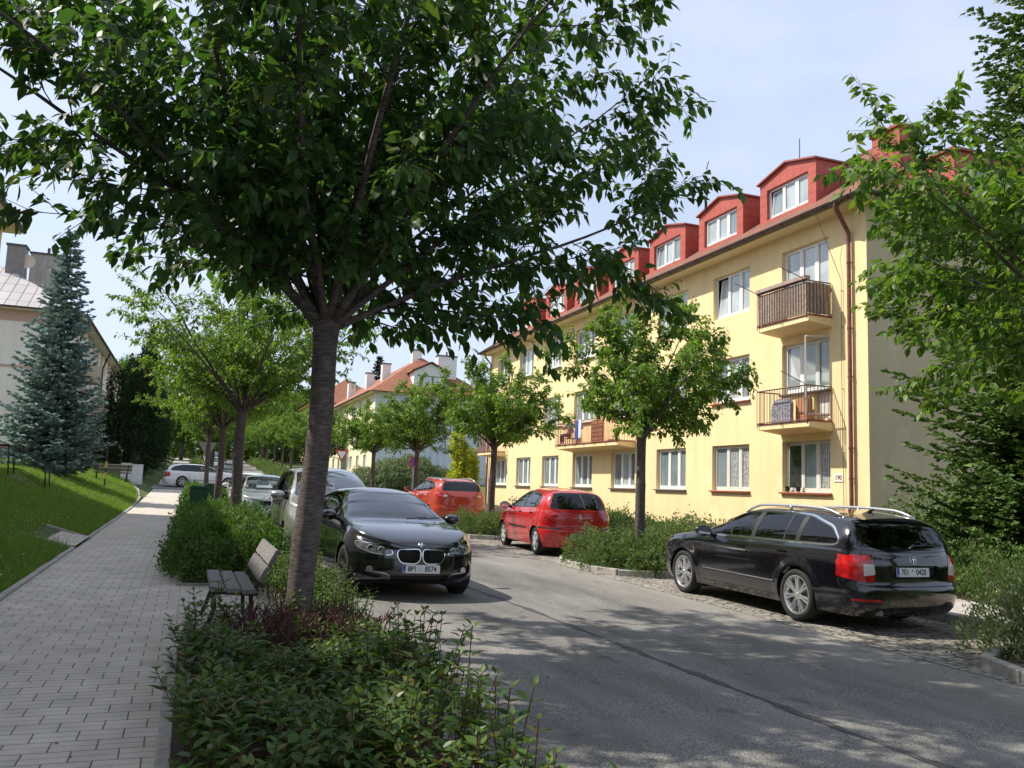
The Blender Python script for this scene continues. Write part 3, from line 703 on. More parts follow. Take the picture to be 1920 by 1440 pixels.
# balconies
def balcony(y0, y1, zt_, xo=15.5, style='rail', mat=None, h=.98):
    m = MB(); m.prism([(FX, zt_-.24), (FX, zt_), (xo, zt_), (xo, zt_-.14)], y0, y1, 'y')
    b = m.build('balcony', M_yel, yb_, org=ORG)
    m = MB(); m.box(xo-.015, FX-.005, y0-.015, y1+.015, zt_+.002, zt_+.03); m.build('balcony_edge', M_sillr, b, org=ORG)
    mat = mat or M_rail
    pts = [(FX-.03, y0+.02), (xo-.05, y0+.02), (xo-.05, y1-.02), (FX-.03, y1-.02)]
    railing('railing', b, ORG, pts, zt_+.05, zt_+h, mat)
    if style == 'wood':
        m = MB(); n = round((y1-y0)/.11)
        for k in range(n):
            a = y0+.02+(y1-y0-.04)*k/n; m.box(xo-.035, xo-.018, a+.006, a+.092, zt_+.08, zt_+h-.03+rnd.uniform(-.012, .012))
        n = 7
        for k in range(n):
            a = xo-.02+(FX-xo)*k/n; m.box(a+.006, a+.095, y0+.03, y0+.047, zt_+.08, zt_+h-.03+rnd.uniform(-.012, .012)); m.box(a+.006, a+.095, y1-.047, y1-.03, zt_+.08, zt_+h-.03)
        m.build('balcony_boards', M_wood, b, org=ORG)
        m = MB(); m.rbox(xo-.12, xo+.08, y0+.01, y1-.01, zt_+h+.024, zt_+h+.14, .012); m.build('flower_trough', P('trough', (.36, .27, .23), .8, noise=(8, .2)), b, org=ORG)
    # two slanting washing-line arms
    for yy in (y0+.05, y1-.05):
        m = MB(); m.tube([(xo-.05, yy, zt_+h+.02), (xo-.62, yy+.35, zt_+h+.38)], .012, 5); m.build('line_arm', mat, b, org=ORG)
    return b
B2 = balcony(18.82, 21.05, 6.62, style='wood'); B1 = balcony(18.82, 21.05, 3.72)
m = MB()
for k in range(6):
    x = 15.42-.09*k; z = 4.72+.055*k
    m.tube([(x, 18.87+.05*k, z), (x-.0, 21.0+.05*k, z)], .003, 3)
m.build('washing_line', P('line_wire', (.35, .33, .30), .5), B1, org=ORG)
B3 = balcony(29.9, 35.9, 3.62, mat=M_railr, h=1.0); B4 = balcony(44.9, 47.3, 3.62, mat=M_railr)
# number plate on the wall
m = MB(); m.rbox(FX-.02, FX-.002, 18.44, 18.80, 2.12, 2.34, .004); hn = m.build('house_number_sign', P('enamel_white', (.8, .79, .72), .3), yb_, org=ORG)
text_mesh('190', .17, P('enamel_ink', (.25, .08, .05), .5), 'house_number', hn, Matrix.Translation((FX-.023-ORG[0], 18.62-ORG[1], 2.23)) @ Matrix(((0,0,-1),(-1,0,0),(0,1,0))).to_4x4())
# things on the balconies and sills
def O(*p): return p
m = MB(); m.prism([(19.9, 3.78), (20.72, 3.78), (20.74, 4.15), (20.6, 4.42), (20.42, 4.46), (20.3, 4.38), (20.18, 4.46), (20.0, 4.46), (19.88, 4.3)], 15.72, 15.84, 'x')
tag(m.build('folded_blanket', P('patterned_cloth', (.32, .33, .36), .9, noise=(24, .7), col2=(.08, .09, .12))), 'grey patterned blanket propped behind the railing of the open-sash balcony', 'blanket')
m = MB(); m.rbox(15.95, 16.1, 19.38, 19.95, 3.77, 4.45, .03)
tag(m.build('wooden_board', P('orange_wood', (.42, .20, .09), .6, noise=(6, .2))), 'orange brown wooden panel standing beside the patterned blanket', 'panel')
m = MB(); m.box(15.68, 15.74, 31.6, 32.7, 3.68, 4.60); 
for k in range(5): m.box(15.66, 15.678, 31.65, 32.65, 3.75+.17*k, 3.78+.17*k)
tag(m.build('wooden_cabinet', P('cabinet_wood', (.33, .15, .08), .7, noise=(5, .25))), 'brown wooden cabinet standing on the long red balcony', 'cabinet')
# towels hanging over the long balcony rail
for (a, b, z, c, nm, lb) in ((34.02, 34.36, 3.82, (.06, .09, .30), 'towel', 'dark blue towel hanging over the long balcony railing'), (33.72, 34.0, 3.88, (.72, .78, .84), 'towel', 'pale white towel hanging over the long balcony railing')):
    m = MB(); n = 8
    for k in range(n):
        y_a, y_b = a-.64+(b-a)*k/n, a-.64+(b-a)*(k+1)/n; w1, w2 = .02*math.sin(k*1.9), .02*math.sin((k+1)*1.9)
        m.quad((15.40+w1, y_a, z), (15.40+w2, y_b, z), (15.41+w2/3, y_b, 4.645), (15.41+w1/3, y_a, 4.645)); m.quad((15.41+w1/3, y_a, 4.645), (15.41+w2/3, y_b, 4.645), (15.5+w2, y_b, 4.25), (15.5+w1, y_a, 4.25))
    o = m.build(nm, P('towel_%s' % ('blue' if c[0] < .2 else 'white'), c, .95), fixn=False); md = o.modifiers.new('s', 'SOLIDIFY'); md.thickness = .012
    tag(o, lb, 'towel')
# plant pots on the ground-floor sill
def pot(y, h, lab, leaf=True):
    t = thing('flower_pot', lab, 'pot plant', (16.28, y, 1.83))
    MB().lathe([(.0, 0), (.055, 0), (.075, .13), (.082, .13), (.082, .15), (.065, .15), (.06, .12), (0, .12)], 14).build('pot', P('dark_pot', (.03, .025, .022), .6), t, smooth=True, angle=40)
    m = MB()
    for k in range(60 if leaf else 26):
        a = rnd.uniform(0, 6.28); r_ = rnd.uniform(0, .13)*(1 if leaf else .6); z = .12+rnd.uniform(0, h)
        p = Vector((r_*math.cos(a), r_*math.sin(a), z)); d = Vector((math.cos(a), math.sin(a), rnd.uniform(-.3, .8))).normalized()*.05; s = d.cross(Vector((0, 0, 1))).normalized()*.018
        m.quad(p, p+d*.5+s, p+d, p+d*.5-s)
    m.build('foliage', leafmat('pot_leaf', (.06, .12, .03), (.12, .22, .05)), t, fixn=False)
pot(20.72, .28, 'taller green pot plant on the red sill of the open window')
pot(20.25, .08, 'small dark pot on the red sill beside the taller plant', False)
# ---------------------------------------------------------------- plainer blocks for the others
def block(name, label, s, X0, y0, y1, depth, zb, ze, wallm, roofm, floors, colsp, tan=.6, endm=None, frieze=None, eave=.6, h0=None, fh=2.86, wh=1.4, ww=1.5, hips=(1,1), soff=None):
    org = (X0, y0, zb); t = thing(name, label, 'building', org)
    X1 = X0+s*depth; ops = []
    n = int((y1-y0-2)//colsp); off = (y1-y0-(n-1)*colsp)/2
    h0 = h0 or zb+1.2
    for k in range(n):
        for f in range(floors):
            c = y0+off+k*colsp; ops.append((c-ww/2, c+ww/2, h0+f*fh, h0+f*fh+wh))
    m = MB(); wall_open(m, X0, y0, y1, zb-1.5, ze, ops, s*.14)
    m.quad((X1, y0, zb-1.5), (X1, y1, zb-1.5), (X1, y1, ze), (X1, y0, ze)); m.quad((X0, y1, zb-1.5), (X1, y1, zb-1.5), (X1, y1, ze), (X0, y1, ze))
    m.build('wall', wallm, t, org=org, fixn=False)
    m = MB(); m.quad((X0, y0, zb-1.5), (X1, y0, zb-1.5), (X1, y0, ze), (X0, y0, ze)); m.build('end_wall', endm or wallm, t, org=org, fixn=False)
    for i, (a, b, c, d) in enumerate(ops): 
        f = MB(); x = X0+s*.11
        x0, x1 = sorted((x, x+s*.05))
        for q in ((a, b, c, c+.07), (a, b, d-.07, d), (a, a+.07, c+.07, d-.07), (b-.07, b, c+.07, d-.07), ((a+b)/2-.05, (a+b)/2+.05, c+.07, d-.07)): f.box(x0, x1, *q)
        w_ = f.build('window', M_white, t, org=org)
        p = MB(); p.quad((x+s*.03, a, c), (x+s*.03, b, c), (x+s*.03, b, d), (x+s*.03, a, d)); p.build('pane', M_pane if i % 3 else M_panelt, w_, org=org, fixn=False)
    ex0, ex1 = sorted((X0-s*eave, X1+s*eave))
    m = MB(); m.box(ex0+.03, ex1-.03, y0-eave+.03, y1+eave-.03, ze-.10, ze-.01); m.build('soffit', soff or wallm, t, org=org)
    rf = hip_roof(ex0, ex1, y0-eave, y1+eave, ze, tan, hips=hips).build('roof', roofm, t, org=org, fixn=False); uv_planar(rf)
    g = gutter([(X0-s*(eave+.05), y0-eave-.02, ze+.02), (X0-s*(eave+.05), y1+eave, ze+.02)]); g.build('gutter', M_gut, t, org=org, fixn=False)
    g = gutter([(ex0, y0-eave-.04, ze+.02), (ex1, y0-eave-.04, ze+.02)]); g.build('gutter', M_gut, t, org=org, fixn=False)
    if frieze:
        m = MB(); m.box(min(X0-s*.02, X1), max(X0-s*.02, X1), y0-.02, y0-.002, ze-.75, ze-.11); m.build('frieze', frieze, t, org=org)
    return t, rf, org
M_pale = wallmat('pale_yellow_render', (.78, .70, .50), .05); M_greyw = wallmat('blue_grey_render', (.62, .66, .72), .04, (.50, .53, .57))
M_brown = P('chimney_pale', (.78, .76, .72), .85, noise=(6, .1)); M_capd = P('chimney_cap_dark', (.08, .07, .07), .7)
def chimneys(rf, org, lst, mat=M_brown):
    for (x, y, z0, z1, wx, wy) in lst:
        c = MB().box(x-wx/2, x+wx/2, y-wy/2, y+wy/2, z0, z1).build('chimney', mat, rf, org=org)
        MB().box(x-wx/2-.07, x+wx/2+.07, y-wy/2-.07, y+wy/2+.07, z1+.002, z1+.12).build('chimney_cap', M_capd, c, org=org)
        MB().tube([(x, y, z1+.12), (x, y, z1+.55)], .09, 8).build('chimney_pot', M_capd, c, org=org) if wx > 1 else None
b2, rf2, o2 = block('apartment_building', 'pale yellow apartment building with grey end wall and orange tiled roof beyond the yellow one', 1, 16.3, 82.2, 122, 11.5, 1.9, 10.55, M_pale, M_tileo, 3, 4.0, tan=.72, endm=M_greyw, soff=M_sof)
chimneys(rf2, o2, [(19.2, 92, 12.0, 14.6, .9, .9), (19.2, 101, 12.0, 14.6, .9, .9), (18.8, 111, 12.0, 14.5, .9, .9), (21.6, 88.2, 14, 15.8, 1.0, .8), (24.0, 84.9, 12, 14.9, 2.0, .9)])
# gabled white dormer on the hip facing us
m = MB(); y = 82.6; m.prism([(20.1, 10.9), (23.5, 10.9), (23.5, 12.9), (21.8, 13.75), (20.1, 12.9)], y, y+3.5, 'y')
dr = m.build('dormer', P('dormer_white', (.70, .70, .68), .8), rf2, org=o2)
m = MB()
for s_ in (-1, 1):
    a = Vector((21.8, y-.25, 13.85)); b = Vector((21.8+s_*2.0, y-.25, 12.85)); c = Vector((21.8+s_*2.0, y+3.6, 12.85)); d = Vector((21.8, y+3.6, 13.85)); u = Vector((0, 0, .12))
    i = len(m.v); m.v += [tuple(v) for v in (a, b, c, d, a+u, b+u, c+u, d+u)]
    for f_ in ((0,3,2,1),(4,5,6,7),(0,1,5,4),(1,2,6,5),(2,3,7,6),(3,0,4,7)): m.f.append(tuple(i+e for e in f_)); m.m.append(0)
q = m.build('dormer_roof', M_tileo, rf2, org=o2); uv_planar(q)
m = MB(); m.box(20.9, 23.1, y-.06, y-.004, 11.2, 12.5); m.build('dormer_window', P('brown_frame', (.22, .15, .10), .6), rf2, org=o2)
m = MB(); m.box(21.0, 21.9, y-.075, y-.062, 11.3, 12.4); m.box(22.1, 23.0, y-.075, y-.062, 11.3, 12.4); m.build('dormer_window_pane', M_panelt, rf2, org=o2)
block('apartment_building', 'distant house with orange roof and yellow walls behind the pale one', 1, 16.3, 128, 150, 11, 4.2, 13.2, M_yel, M_tileo, 3, 4.0, tan=.75)
# ---- left side
M_cream = wallmat('cream_render', (.76, .69, .56), .05); M_pinkw = wallmat('pinkish_render', (.76, .70, .63), .04); M_pink = P('pink_band', (.50, .33, .28), .85)
def seam_roof():
    m, n, l, b = node_mat('seamed_roof')
    uv = n.new('ShaderNodeUVMap'); sp = n.new('ShaderNodeSeparateXYZ'); l.new(uv.outputs[0], sp.inputs[0])
    br = n.new('ShaderNodeTexBrick'); br.inputs['Scale'].default_value = 1; br.inputs['Brick Width'].default_value = .6; br.inputs['Row Height'].default_value = 1.3; br.offset = 0; br.inputs['Mortar Size'].default_value = .03
    br.inputs['Color1'].default_value = (.42, .38, .37, 1); br.inputs['Color2'].default_value = (.50, .46, .45, 1); br.inputs['Mortar'].default_value = (.13, .11, .11, 1)
    l.new(uv.outputs[0], br.inputs['Vector']); l.new(br.outputs['Color'], b.inputs['Base Color']); b.inputs['Roughness'].default_value = .5
    return m
M_seam = seam_roof(); M_gbrick = brickmat('grey_chimney_brick', (.36, .33, .30), (.42, .39, .36), (.22, .2, .19), .3, .09, .01, groove=False)
LX = -7.1
b3, rf3, o3 = block('apartment_building', 'cream apartment building with grey seamed roof behind the blue spruce', -1, LX, 56.0, 100, 11.5, 1.9, 11.0, M_cream, M_seam, 4, 3.0, tan=.62, endm=M_pinkw, frieze=M_pink, ww=1.2, wh=1.35, h0=2.2, fh=2.45, soff=M_cream)
m = MB(); m.box(LX-11.6, LX-.0, 55.975, 55.996, 7.55, 7.7); m.build('string_course', M_pink, b3, org=o3)
m = MB(); m.box(LX-11.6, LX+.0, 55.97, 55.994, 1.0, 3.05); m.build('plinth', P('brick_plinth', (.30, .16, .10), .9, noise=(5, .2)), b3, org=o3)
m = MB(); m.box(-11.2, -9.2, 55.93, 55.966, 1.2, 2.95); m.build('garage_door', P('garage_grey', (.09, .10, .12), .6), b3, org=o3)
chimneys(rf3, o3, [(-11.2, 60.5, 12.5, 15.6, 1.0, 1.1), (-9.7, 62, 12.5, 15.6, 1.9, .8)], M_gbrick)
m = MB(); m.lathe([(0, -.06), (.3, -.03), (.45, .05)], 18, Matrix.Translation((-10.55, 60.1, 14.7)) @ Matrix.Rotation(R(90), 4, 'X')); m.tube([(-10.6, 60.6, 13.6), (-10.6, 60.3, 14.7)], .03, 6); m.build('satellite_dish', P('dish_rust', (.60, .50, .40), .6), rf3, org=o3, fixn=False)
for (yy, zz) in ((62, 8.4), (62, 5.2), (70, 6.9), (70, 4.2), (78, 6.9), (78, 4.2), (86, 6.9), (86, 4.2)):
    m = MB(); m.box(LX+.003, LX+1.05, yy-1.3, yy+1.3, zz-.9, zz-.75); m.box(LX+1.0, LX+1.05, yy-1.3, yy+1.3, zz-.746, zz+.2); m.box(LX+.003, LX+.996, yy-1.3, yy-1.25, zz-.746, zz+.2); m.box(LX+.003, LX+.996, yy+1.25, yy+1.3, zz-.746, zz+.2)
    m.build('balcony', P('balcony_panel', (.55, .44, .33) if (yy, zz) != (70, 4.2) else (.5, .48, .4), .8), b3, org=o3)
for yy in (59, 74, 90):
    m = MB(); m.tube([(LX+.62, yy-1.2, 10.9), (LX+.3, yy-.6, 10.3), (LX+.1, yy, 9.9), (LX+.1, yy, 1.5)], .06, 6); m.build('downpipe', P('black_pipe', (.03, .025, .02), .5), b3, org=o3)
b4, rf4, o4 = block('apartment_building', 'cream building at the left edge with brown eaves and a yellow corner pilaster', -1, LX, -14.0, 35.0, 11, 1.0, 10.45, M_cream, M_tile, 3, 3.6, tan=.6, soff=M_sof, h0=2.4)  # near end is out of view, lengthened to throw shade over the foreground
m = MB(); m.box(LX-.3, LX+.05, 34.65, 35.05, .6, 10.34); m.build('corner_pilaster', wallmat('pilaster_render', (.70, .55, .30), .05), b4, org=o4)
# ================================================================ CARS
def lerp_tab(tab):
    xs_ = np.array([p[0] for p in tab], float); ys_ = np.array([p[1] for p in tab], float)
    o = np.argsort(xs_); xs_ = xs_[o]; ys_ = ys_[o]
    # monotone cubic (Fritsch-Carlson)
    h = np.diff(xs_); d = np.diff(ys_)/h; n = len(xs_); mm = np.zeros(n)
    for i in range(1, n-1):
        if d[i-1]*d[i] > 0:
            w1 = 2*h[i]+h[i-1]; w2 = h[i]+2*h[i-1]; mm[i] = (w1+w2)/(w1/d[i-1]+w2/d[i])
    mm[0] = d[0]; mm[-1] = d[-1]
    def f(x):
        x = min(max(x, xs_[0]), xs_[-1]); i = min(max(int(np.searchsorted(xs_, x))-1, 0), n-2)
        t = (x-xs_[i])/h[i]
        return float((2*t**3-3*t**2+1)*ys_[i]+(t**3-2*t**2+t)*h[i]*mm[i]+(-2*t**3+3*t**2)*ys_[i+1]+(t**3-t**2)*h[i]*mm[i+1])
    return f
def car_shell(S):
    """body surface as rows of points from the bottom edge up the side and over to the centre line"""
    top = lerp_tab(S['top']); sh = lerp_tab(S['shoulder']); nose = lerp_tab(S['nose']); tail = lerp_tab(S['tail']); sec = lerp_tab(S['sec'])
    W = S['W']/2; zb = S['zb']; bf, br = S['bow']; nf, nr = S.get('bown', (2.5, 3.2)); tum = lerp_tab(S['tum'])
    plan = lerp_tab(S.get('plan', [(-3, 1), (3, 1)]))
    xf, xr = nose(.55), tail(.55)
    A = []
    NF, NR = 16, 16
    for k in range(NF): th = math.pi/2*k/NF; A.append(('f', abs(math.cos(th))**(2/nf), abs(math.sin(th))**(2/nf)))
    xa, xb_ = xf-bf, xr+br
    # middle stations spread by the arc length of the top profile
    xx = np.linspace(xa, xb_, 400); zz = np.array([top(x) for x in xx]); ds = np.sqrt(np.diff(xx)**2+(1.6*np.diff(zz))**2); cs = np.concatenate([[0], np.cumsum(ds)]); cs /= cs[-1]
    NM = S.get('NM', 84)
    for k in range(NM+1): A.append(('m', float(np.interp(k/NM, cs, (xa-xx)/(xa-xb_))), 1.0))
    for k in range(NR-1, -1, -1): th = math.pi/2*k/NR; A.append(('r', abs(math.cos(th))**(2/nr), abs(math.sin(th))**(2/nr)))
    NL = 20; rows_side = 11; rows_top = 11
    grid = []
    for kind, c, s_ in A:
        def X(z):
            a, b = nose(z), tail(z)
            if kind == 'f': return a-bf*(1-c)
            if kind == 'r': return b+br*(1-c)
            return (a-bf)+((b+br)-(a-bf))*c
        # shoulder height, solved with the row position
        zS = .7
        for _ in range(12): zS = .5*zS+.5*sh(X(zS))
        col = []
        for j in range(NL+1):
            q = j/NL; q = q**.9; z = zb+(zS-zb)*q; x = X(z)
            y = W*s_*sec(q)*plan(x)
            col.append([x, y, z])
        xs_, ys_, zs_ = col[-1]
        zC = top(xs_); f = min(1, (ys_/(W*.62)))**1.0 if kind != 'm' else 1
        f = f*f*(3-2*f)
        H = max(.0, (zC-zs_))*f; zC = zs_+H
        yR = max(ys_-tum(xs_)*H-.02*min(1, H/.1), ys_*.3); crown = .12*H if H < .3 else .036+.035*min(1, (H-.3)/.3)
        zR = zC-crown if H > .3 else zs_+H*.80
        yR = min(yR, ys_)
        pts = []
        rb = .045*min(1, H/.35)
        for k in range(1, rows_side+1):
            q = k/rows_side; y = ys_+(yR-ys_)*q + .030*math.sin(math.pi*q)*min(1, H/.4); z = zs_+(zR-zs_)*q; pts.append([xs_, y, z])
        for k in range(1, rows_top+1):
            q = k/rows_top; y = yR*(1-q); z = zC-(zC-zR)*(1-q)**2.4; pts.append([xs_, y, z])
        # soften the roof edge
        P_ = [[xs_, ys_, zs_]]+pts
        for it in range(3):
            Q = [list(p) for p in P_]
            for i in range(rows_side-2, rows_side+4):
                if 0 < i < len(P_)-1:
                    for a in (1, 2): Q[i][a] = .5*P_[i][a]+.25*(P_[i-1][a]+P_[i+1][a])
            P_ = Q
        grid.append(col+P_[1:])
    G = np.array(grid)
    # sweep the windscreen and rear screen back at the sides
    sw = S.get('sweep', .10)
    return G, NL, rows_side
def smoothstep(a, b, x):
    t = min(1, max(0, (x-a)/(b-a))); return t*t*(3-2*t)
def pip(p, poly):
    x, y = p; c = False; n = len(poly); j = n-1
    for i in range(n):
        xi, yi = poly[i]; xj, yj = poly[j]
        if (yi > y) != (yj > y) and x < (xj-xi)*(y-yi)/(yj-yi)+xi: c = not c
        j = i
    return c
def offset_poly(poly, d):
    """grow (+) or shrink (-) a polygon"""
    n = len(poly); ar = sum(poly[i][0]*poly[(i+1) % n][1]-poly[(i+1) % n][0]*poly[i][1] for i in range(n)); sg = 1 if ar > 0 else -1
    out = []
    for i in range(n):
        p0 = Vector(poly[i-1]); p1 = Vector(poly[i]); p2 = Vector(poly[(i+1) % n])
        a = (p1-p0); b = (p2-p1)
        if a.length < 1e-6 or b.length < 1e-6: out.append(poly[i]); continue
        a.normalize(); b.normalize()
        n1 = Vector((a.y, -a.x))*sg; n2 = Vector((b.y, -b.x))*sg; m = n1+n2
        if m.length < 1e-3: out.append(tuple(p1+n1*d)); continue
        m.normalize(); k = d/max(.45, m.dot(n1)); out.append(tuple(p1+m*k))
    return out
def round_poly(poly, r=.03, n=3):
    """round the corners (Chaikin-like, local)"""
    out = []; N = len(poly)
    for i in range(N):
        p0 = Vector(poly[i-1]); p1 = Vector(poly[i]); p2 = Vector(poly[(i+1) % N])
        a = p0-p1; b = p2-p1; ra = min(r, a.length*.45); rb = min(r, b.length*.45)
        A_ = p1+a.normalized()*ra; B_ = p1+b.normalized()*rb
        for k in range(n+1):
            t = k/n; q = A_*(1-t)**2+p1*2*t*(1-t)+B_*t*t; out.append(tuple(q))
    return out
class Carver:
    def __init__(s, G, S):
        s.S = S; b = s.b = bmesh.new(); n, m = G.shape[:2]; vs = {}
        s.pid = b.faces.layers.int.new('pid')
        for side in (1, -1):
            idx = [[None]*m for _ in range(n)]
            for i in range(n):
                for j in range(m):
                    x, y, z = G[i, j]
                    if abs(y) < 1e-5 and side == -1: idx[i][j] = vs[(i, j)]; continue
                    v = b.verts.new((x, y*side, z)); idx[i][j] = v
                    if side == 1: vs[(i, j)] = v
            for i in range(n-1):
                for j in range(m-1):
                    q = [idx[i][j], idx[i+1][j], idx[i+1][j+1], idx[i][j+1]]
                    if side == -1: q = q[::-1]
                    u = []
                    for v in q:
                        if v not in u: u.append(v)
                    if len(u) >= 3:
                        try: b.faces.new(u)
                        except ValueError: pass
        bmesh.ops.remove_doubles(b, verts=b.verts, dist=.0004)
        s.names = ['body']; s.mats = {}; s.depth = {}
    def reg(s, name, mat, depth=0):
        s.names.append(name); i = len(s.names)-1; s.mats[i] = mat; s.depth[i] = depth; return i
    def carve(s, poly, ax, pid, flt=None, only=None):
        """tag faces whose projection on plane ax ('xz','yz','xy') falls inside poly; pid -1 deletes them"""
        ia, ib = {'xz': (0, 2), 'yz': (1, 2), 'xy': (0, 1)}[ax]; b = s.b
        pa = [p[0] for p in poly]; pb = [p[1] for p in poly]; e = .002
        def sel():
            r = []
            for f in b.faces:
                if only is not None and f[s.pid] not in only: continue
                ca = [v.co[ia] for v in f.verts]; cb = [v.co[ib] for v in f.verts]
                if max(ca) < min(pa)-e or min(ca) > max(pa)+e or max(cb) < min(pb)-e or min(cb) > max(pb)+e: continue
                if flt and not flt(f): continue
                r.append(f)
            return r
        N = len(poly)
        L = set(sel())
        for i in range(N):
            p = poly[i]; q = poly[(i+1) % N]
            da, db = q[0]-p[0], q[1]-p[1]; ln = math.hypot(da, db)
            if ln < 1e-6 or not L: continue
            co = Vector((0, 0, 0)); no = Vector((0, 0, 0)); co[ia] = p[0]; co[ib] = p[1]; no[ia] = -db/ln; no[ib] = da/ln
            g = []
            m0, m1 = min(p[0], q[0])-.01, max(p[0], q[0])+.01; n0, n1 = min(p[1], q[1])-.01, max(p[1], q[1])+.01
            for f in L:
                ca = [v.co[ia] for v in f.verts]; cb = [v.co[ib] for v in f.verts]
                if max(ca) < m0 or min(ca) > m1 or max(cb) < n0 or min(cb) > n1: continue
                d = [(u-p[0])*no[ia]+(w_-p[1])*no[ib] for u, w_ in zip(ca, cb)]
                if min(d) > -1e-6 or max(d) < 1e-6: continue
                g.append(f)
            if not g: continue
            L.difference_update(g)
            geom = set(g)
            for f in g: geom.update(f.edges); geom.update(f.verts)
            r_ = bmesh.ops.bisect_plane(b, geom=list(geom), plane_co=co, plane_no=no, dist=1e-6)
            L.update(e_ for e_ in r_['geom'] if isinstance(e_, bmesh.types.BMFace))
        hit = []
        for f in L:
            if not f.is_valid: continue
            c = f.calc_center_median()
            if pip((c[ia], c[ib]), poly) and (flt is None or flt(f)): hit.append(f)
        if pid == -1: bmesh.ops.delete(b, geom=hit, context='FACES')
        else:
            for f in hit: f[s.pid] = pid
        return hit
    def ribbon(s, pts, w_, ax, pid, flt=None, only=None):
        for a, b in zip(pts[:-1], pts[1:]):
            a = Vector(a); b = Vector(b); t = (b-a)
            if t.length < 1e-5: continue
            t.normalize(); n = Vector((-t.y, t.x))*w_/2; e = t*w_*.3
            s.carve([tuple(a+n-e), tuple(b+n+e), tuple(b-n+e), tuple(a-n-e)], ax, pid, flt, only)
    def finish(s, parent, paint, org=None):
        b = s.b; b.normal_update()
        b.verts.ensure_lookup_table(); b.verts.index_update()
        nrm = {v.index: v.normal.copy() for v in b.verts}
        out = {}
        gp = {i for i, nm in enumerate(s.names) if nm == 'panel_gap'}; gm = next((s.mats[i] for i in gp), None)
        for pid, name in enumerate(s.names):
            if pid in gp: continue
            fs = [f for f in b.faces if f[s.pid] == pid or (pid == 0 and f[s.pid] in gp)]
            if not fs: continue
            mat = paint if pid == 0 else s.mats[pid]; dep = s.depth.get(pid, 0)
            # separate left and right copies of one-per-side parts
            groups = [fs]
            if name in SIDED:
                groups = [[f for f in fs if f.calc_center_median().y > 0], [f for f in fs if f.calc_center_median().y <= 0]]
            if name in SPLIT:
                left = set(fs); groups = []
                while left:
                    st = [left.pop()]; g = list(st)
                    while st:
                        f = st.pop()
                        for e in f.edges:
                            for h in e.link_faces:
                                if h in left: left.discard(h); st.append(h); g.append(h)
                    if len(g) > 2: groups.append(g)
            for g in groups:
                if not g: continue
                idx = {}; V = []; N = []
                for f in g:
                    for v in f.verts:
                        if v.index not in idx:
                            idx[v.index] = len(V); V.append(tuple(v.co-nrm[v.index]*dep)); N.append(tuple(nrm[v.index]))
                me = bpy.data.meshes.new(name); me.from_pydata(V, [], [tuple(idx[v.index] for v in f.verts) for f in g])
                me.materials.append(mat)
                if pid == 0 and gm:
                    me.materials.append(gm); me.polygons.foreach_set('material_index', [1 if f[s.pid] in gp else 0 for f in g])
                me.polygons.foreach_set('use_smooth', [True]*len(me.polygons))
                me.normals_split_custom_set_from_vertices(N); me.update()
                o = link(bpy.data.objects.new(name, me), parent); out.setdefault(name, []).append(o)
        # dark lining just inside the shell (everything but glass)
        V = []; idx = {}; F = []
        for f in b.faces:
            if 'window' in s.names[f[s.pid]] or 'screen' in s.names[f[s.pid]]: continue
            for v in f.verts:
                if v.index not in idx: idx[v.index] = len(V); V.append(tuple(v.co-nrm[v.index]*(.03)))
            F.append(tuple(idx[v.index] for v in f.verts)[::-1])
        me = bpy.data.meshes.new('lining'); me.from_pydata(V, [], F); me.materials.append(M_lining); me.update()
        link(bpy.data.objects.new('lining', me), parent)
        s.bvh = BVHTree.FromBMesh(b)
        return out
    def hit(s, o, d):
        r = s.bvh.ray_cast(Vector(o), Vector(d)); return r[0], r[1]
SIDED = {'headlight', 'tail_light', 'fog_light', 'side_skirt_trim', 'window_trim', 'rear_reflector', 'kidney_grille', 'kidney_surround', 'lamp_chrome', 'reversing_lens', 'side_moulding', 'door', 'fog_bezel', 'bumper_trim'}
SPLIT = {'side_window'}
M_lining = P('car_lining', (.016, .016, .017), .9)
M_rubber = P('tyre_rubber', (.018, .018, .018), .85, bump=(50, .3, .003))
M_gap = P('panel_gap', (.004, .004, .004), .6)
M_blackp = P('black_plastic', (.014, .014, .015), .45)
M_chrome = P('chrome', (.75, .76, .77), .12, metal=1)
M_alloy = P('alloy_silver', (.55, .56, .57), .3, metal=.75, coat=.4)
M_alloyd = P('alloy_dark', (.10, .10, .11), .3, metal=.7, coat=.4)
M_hub = P('hubcap_silver', (.58, .58, .57), .35, metal=.3, coat=.3)
M_lens = P('lamp_lens', (.55, .57, .58), .08, metal=.55, coat=1, noise=(14, .35, 2))
M_lensd = P('lamp_lens_dark', (.16, .165, .17), .06, metal=.5, coat=1, noise=(18, .7, 2))
M_red = P('tail_lens_red', (.50, .010, .010), .12, coat=1, noise=(9, .3, 2), col2=(.16, .003, .005))
M_redw = P('tail_lens_white', (.62, .58, .57), .15, coat=1)
M_plate = P('plate_white', (.72, .73, .72), .4); M_plblue = P('plate_blue', (.02, .06, .35), .4); M_ink = P('plate_ink', (.012, .012, .012), .5)
M_seat = P('seat_fabric', (.035, .035, .038), .9); M_disc = P('brake_disc', (.30, .29, .28), .35, metal=.8)
def paint(name, c, metal=.0, rough=.28, coat=1.0, spec=.5):
    return P(name, c, rough, metal=metal, coat=coat, spec=spec)
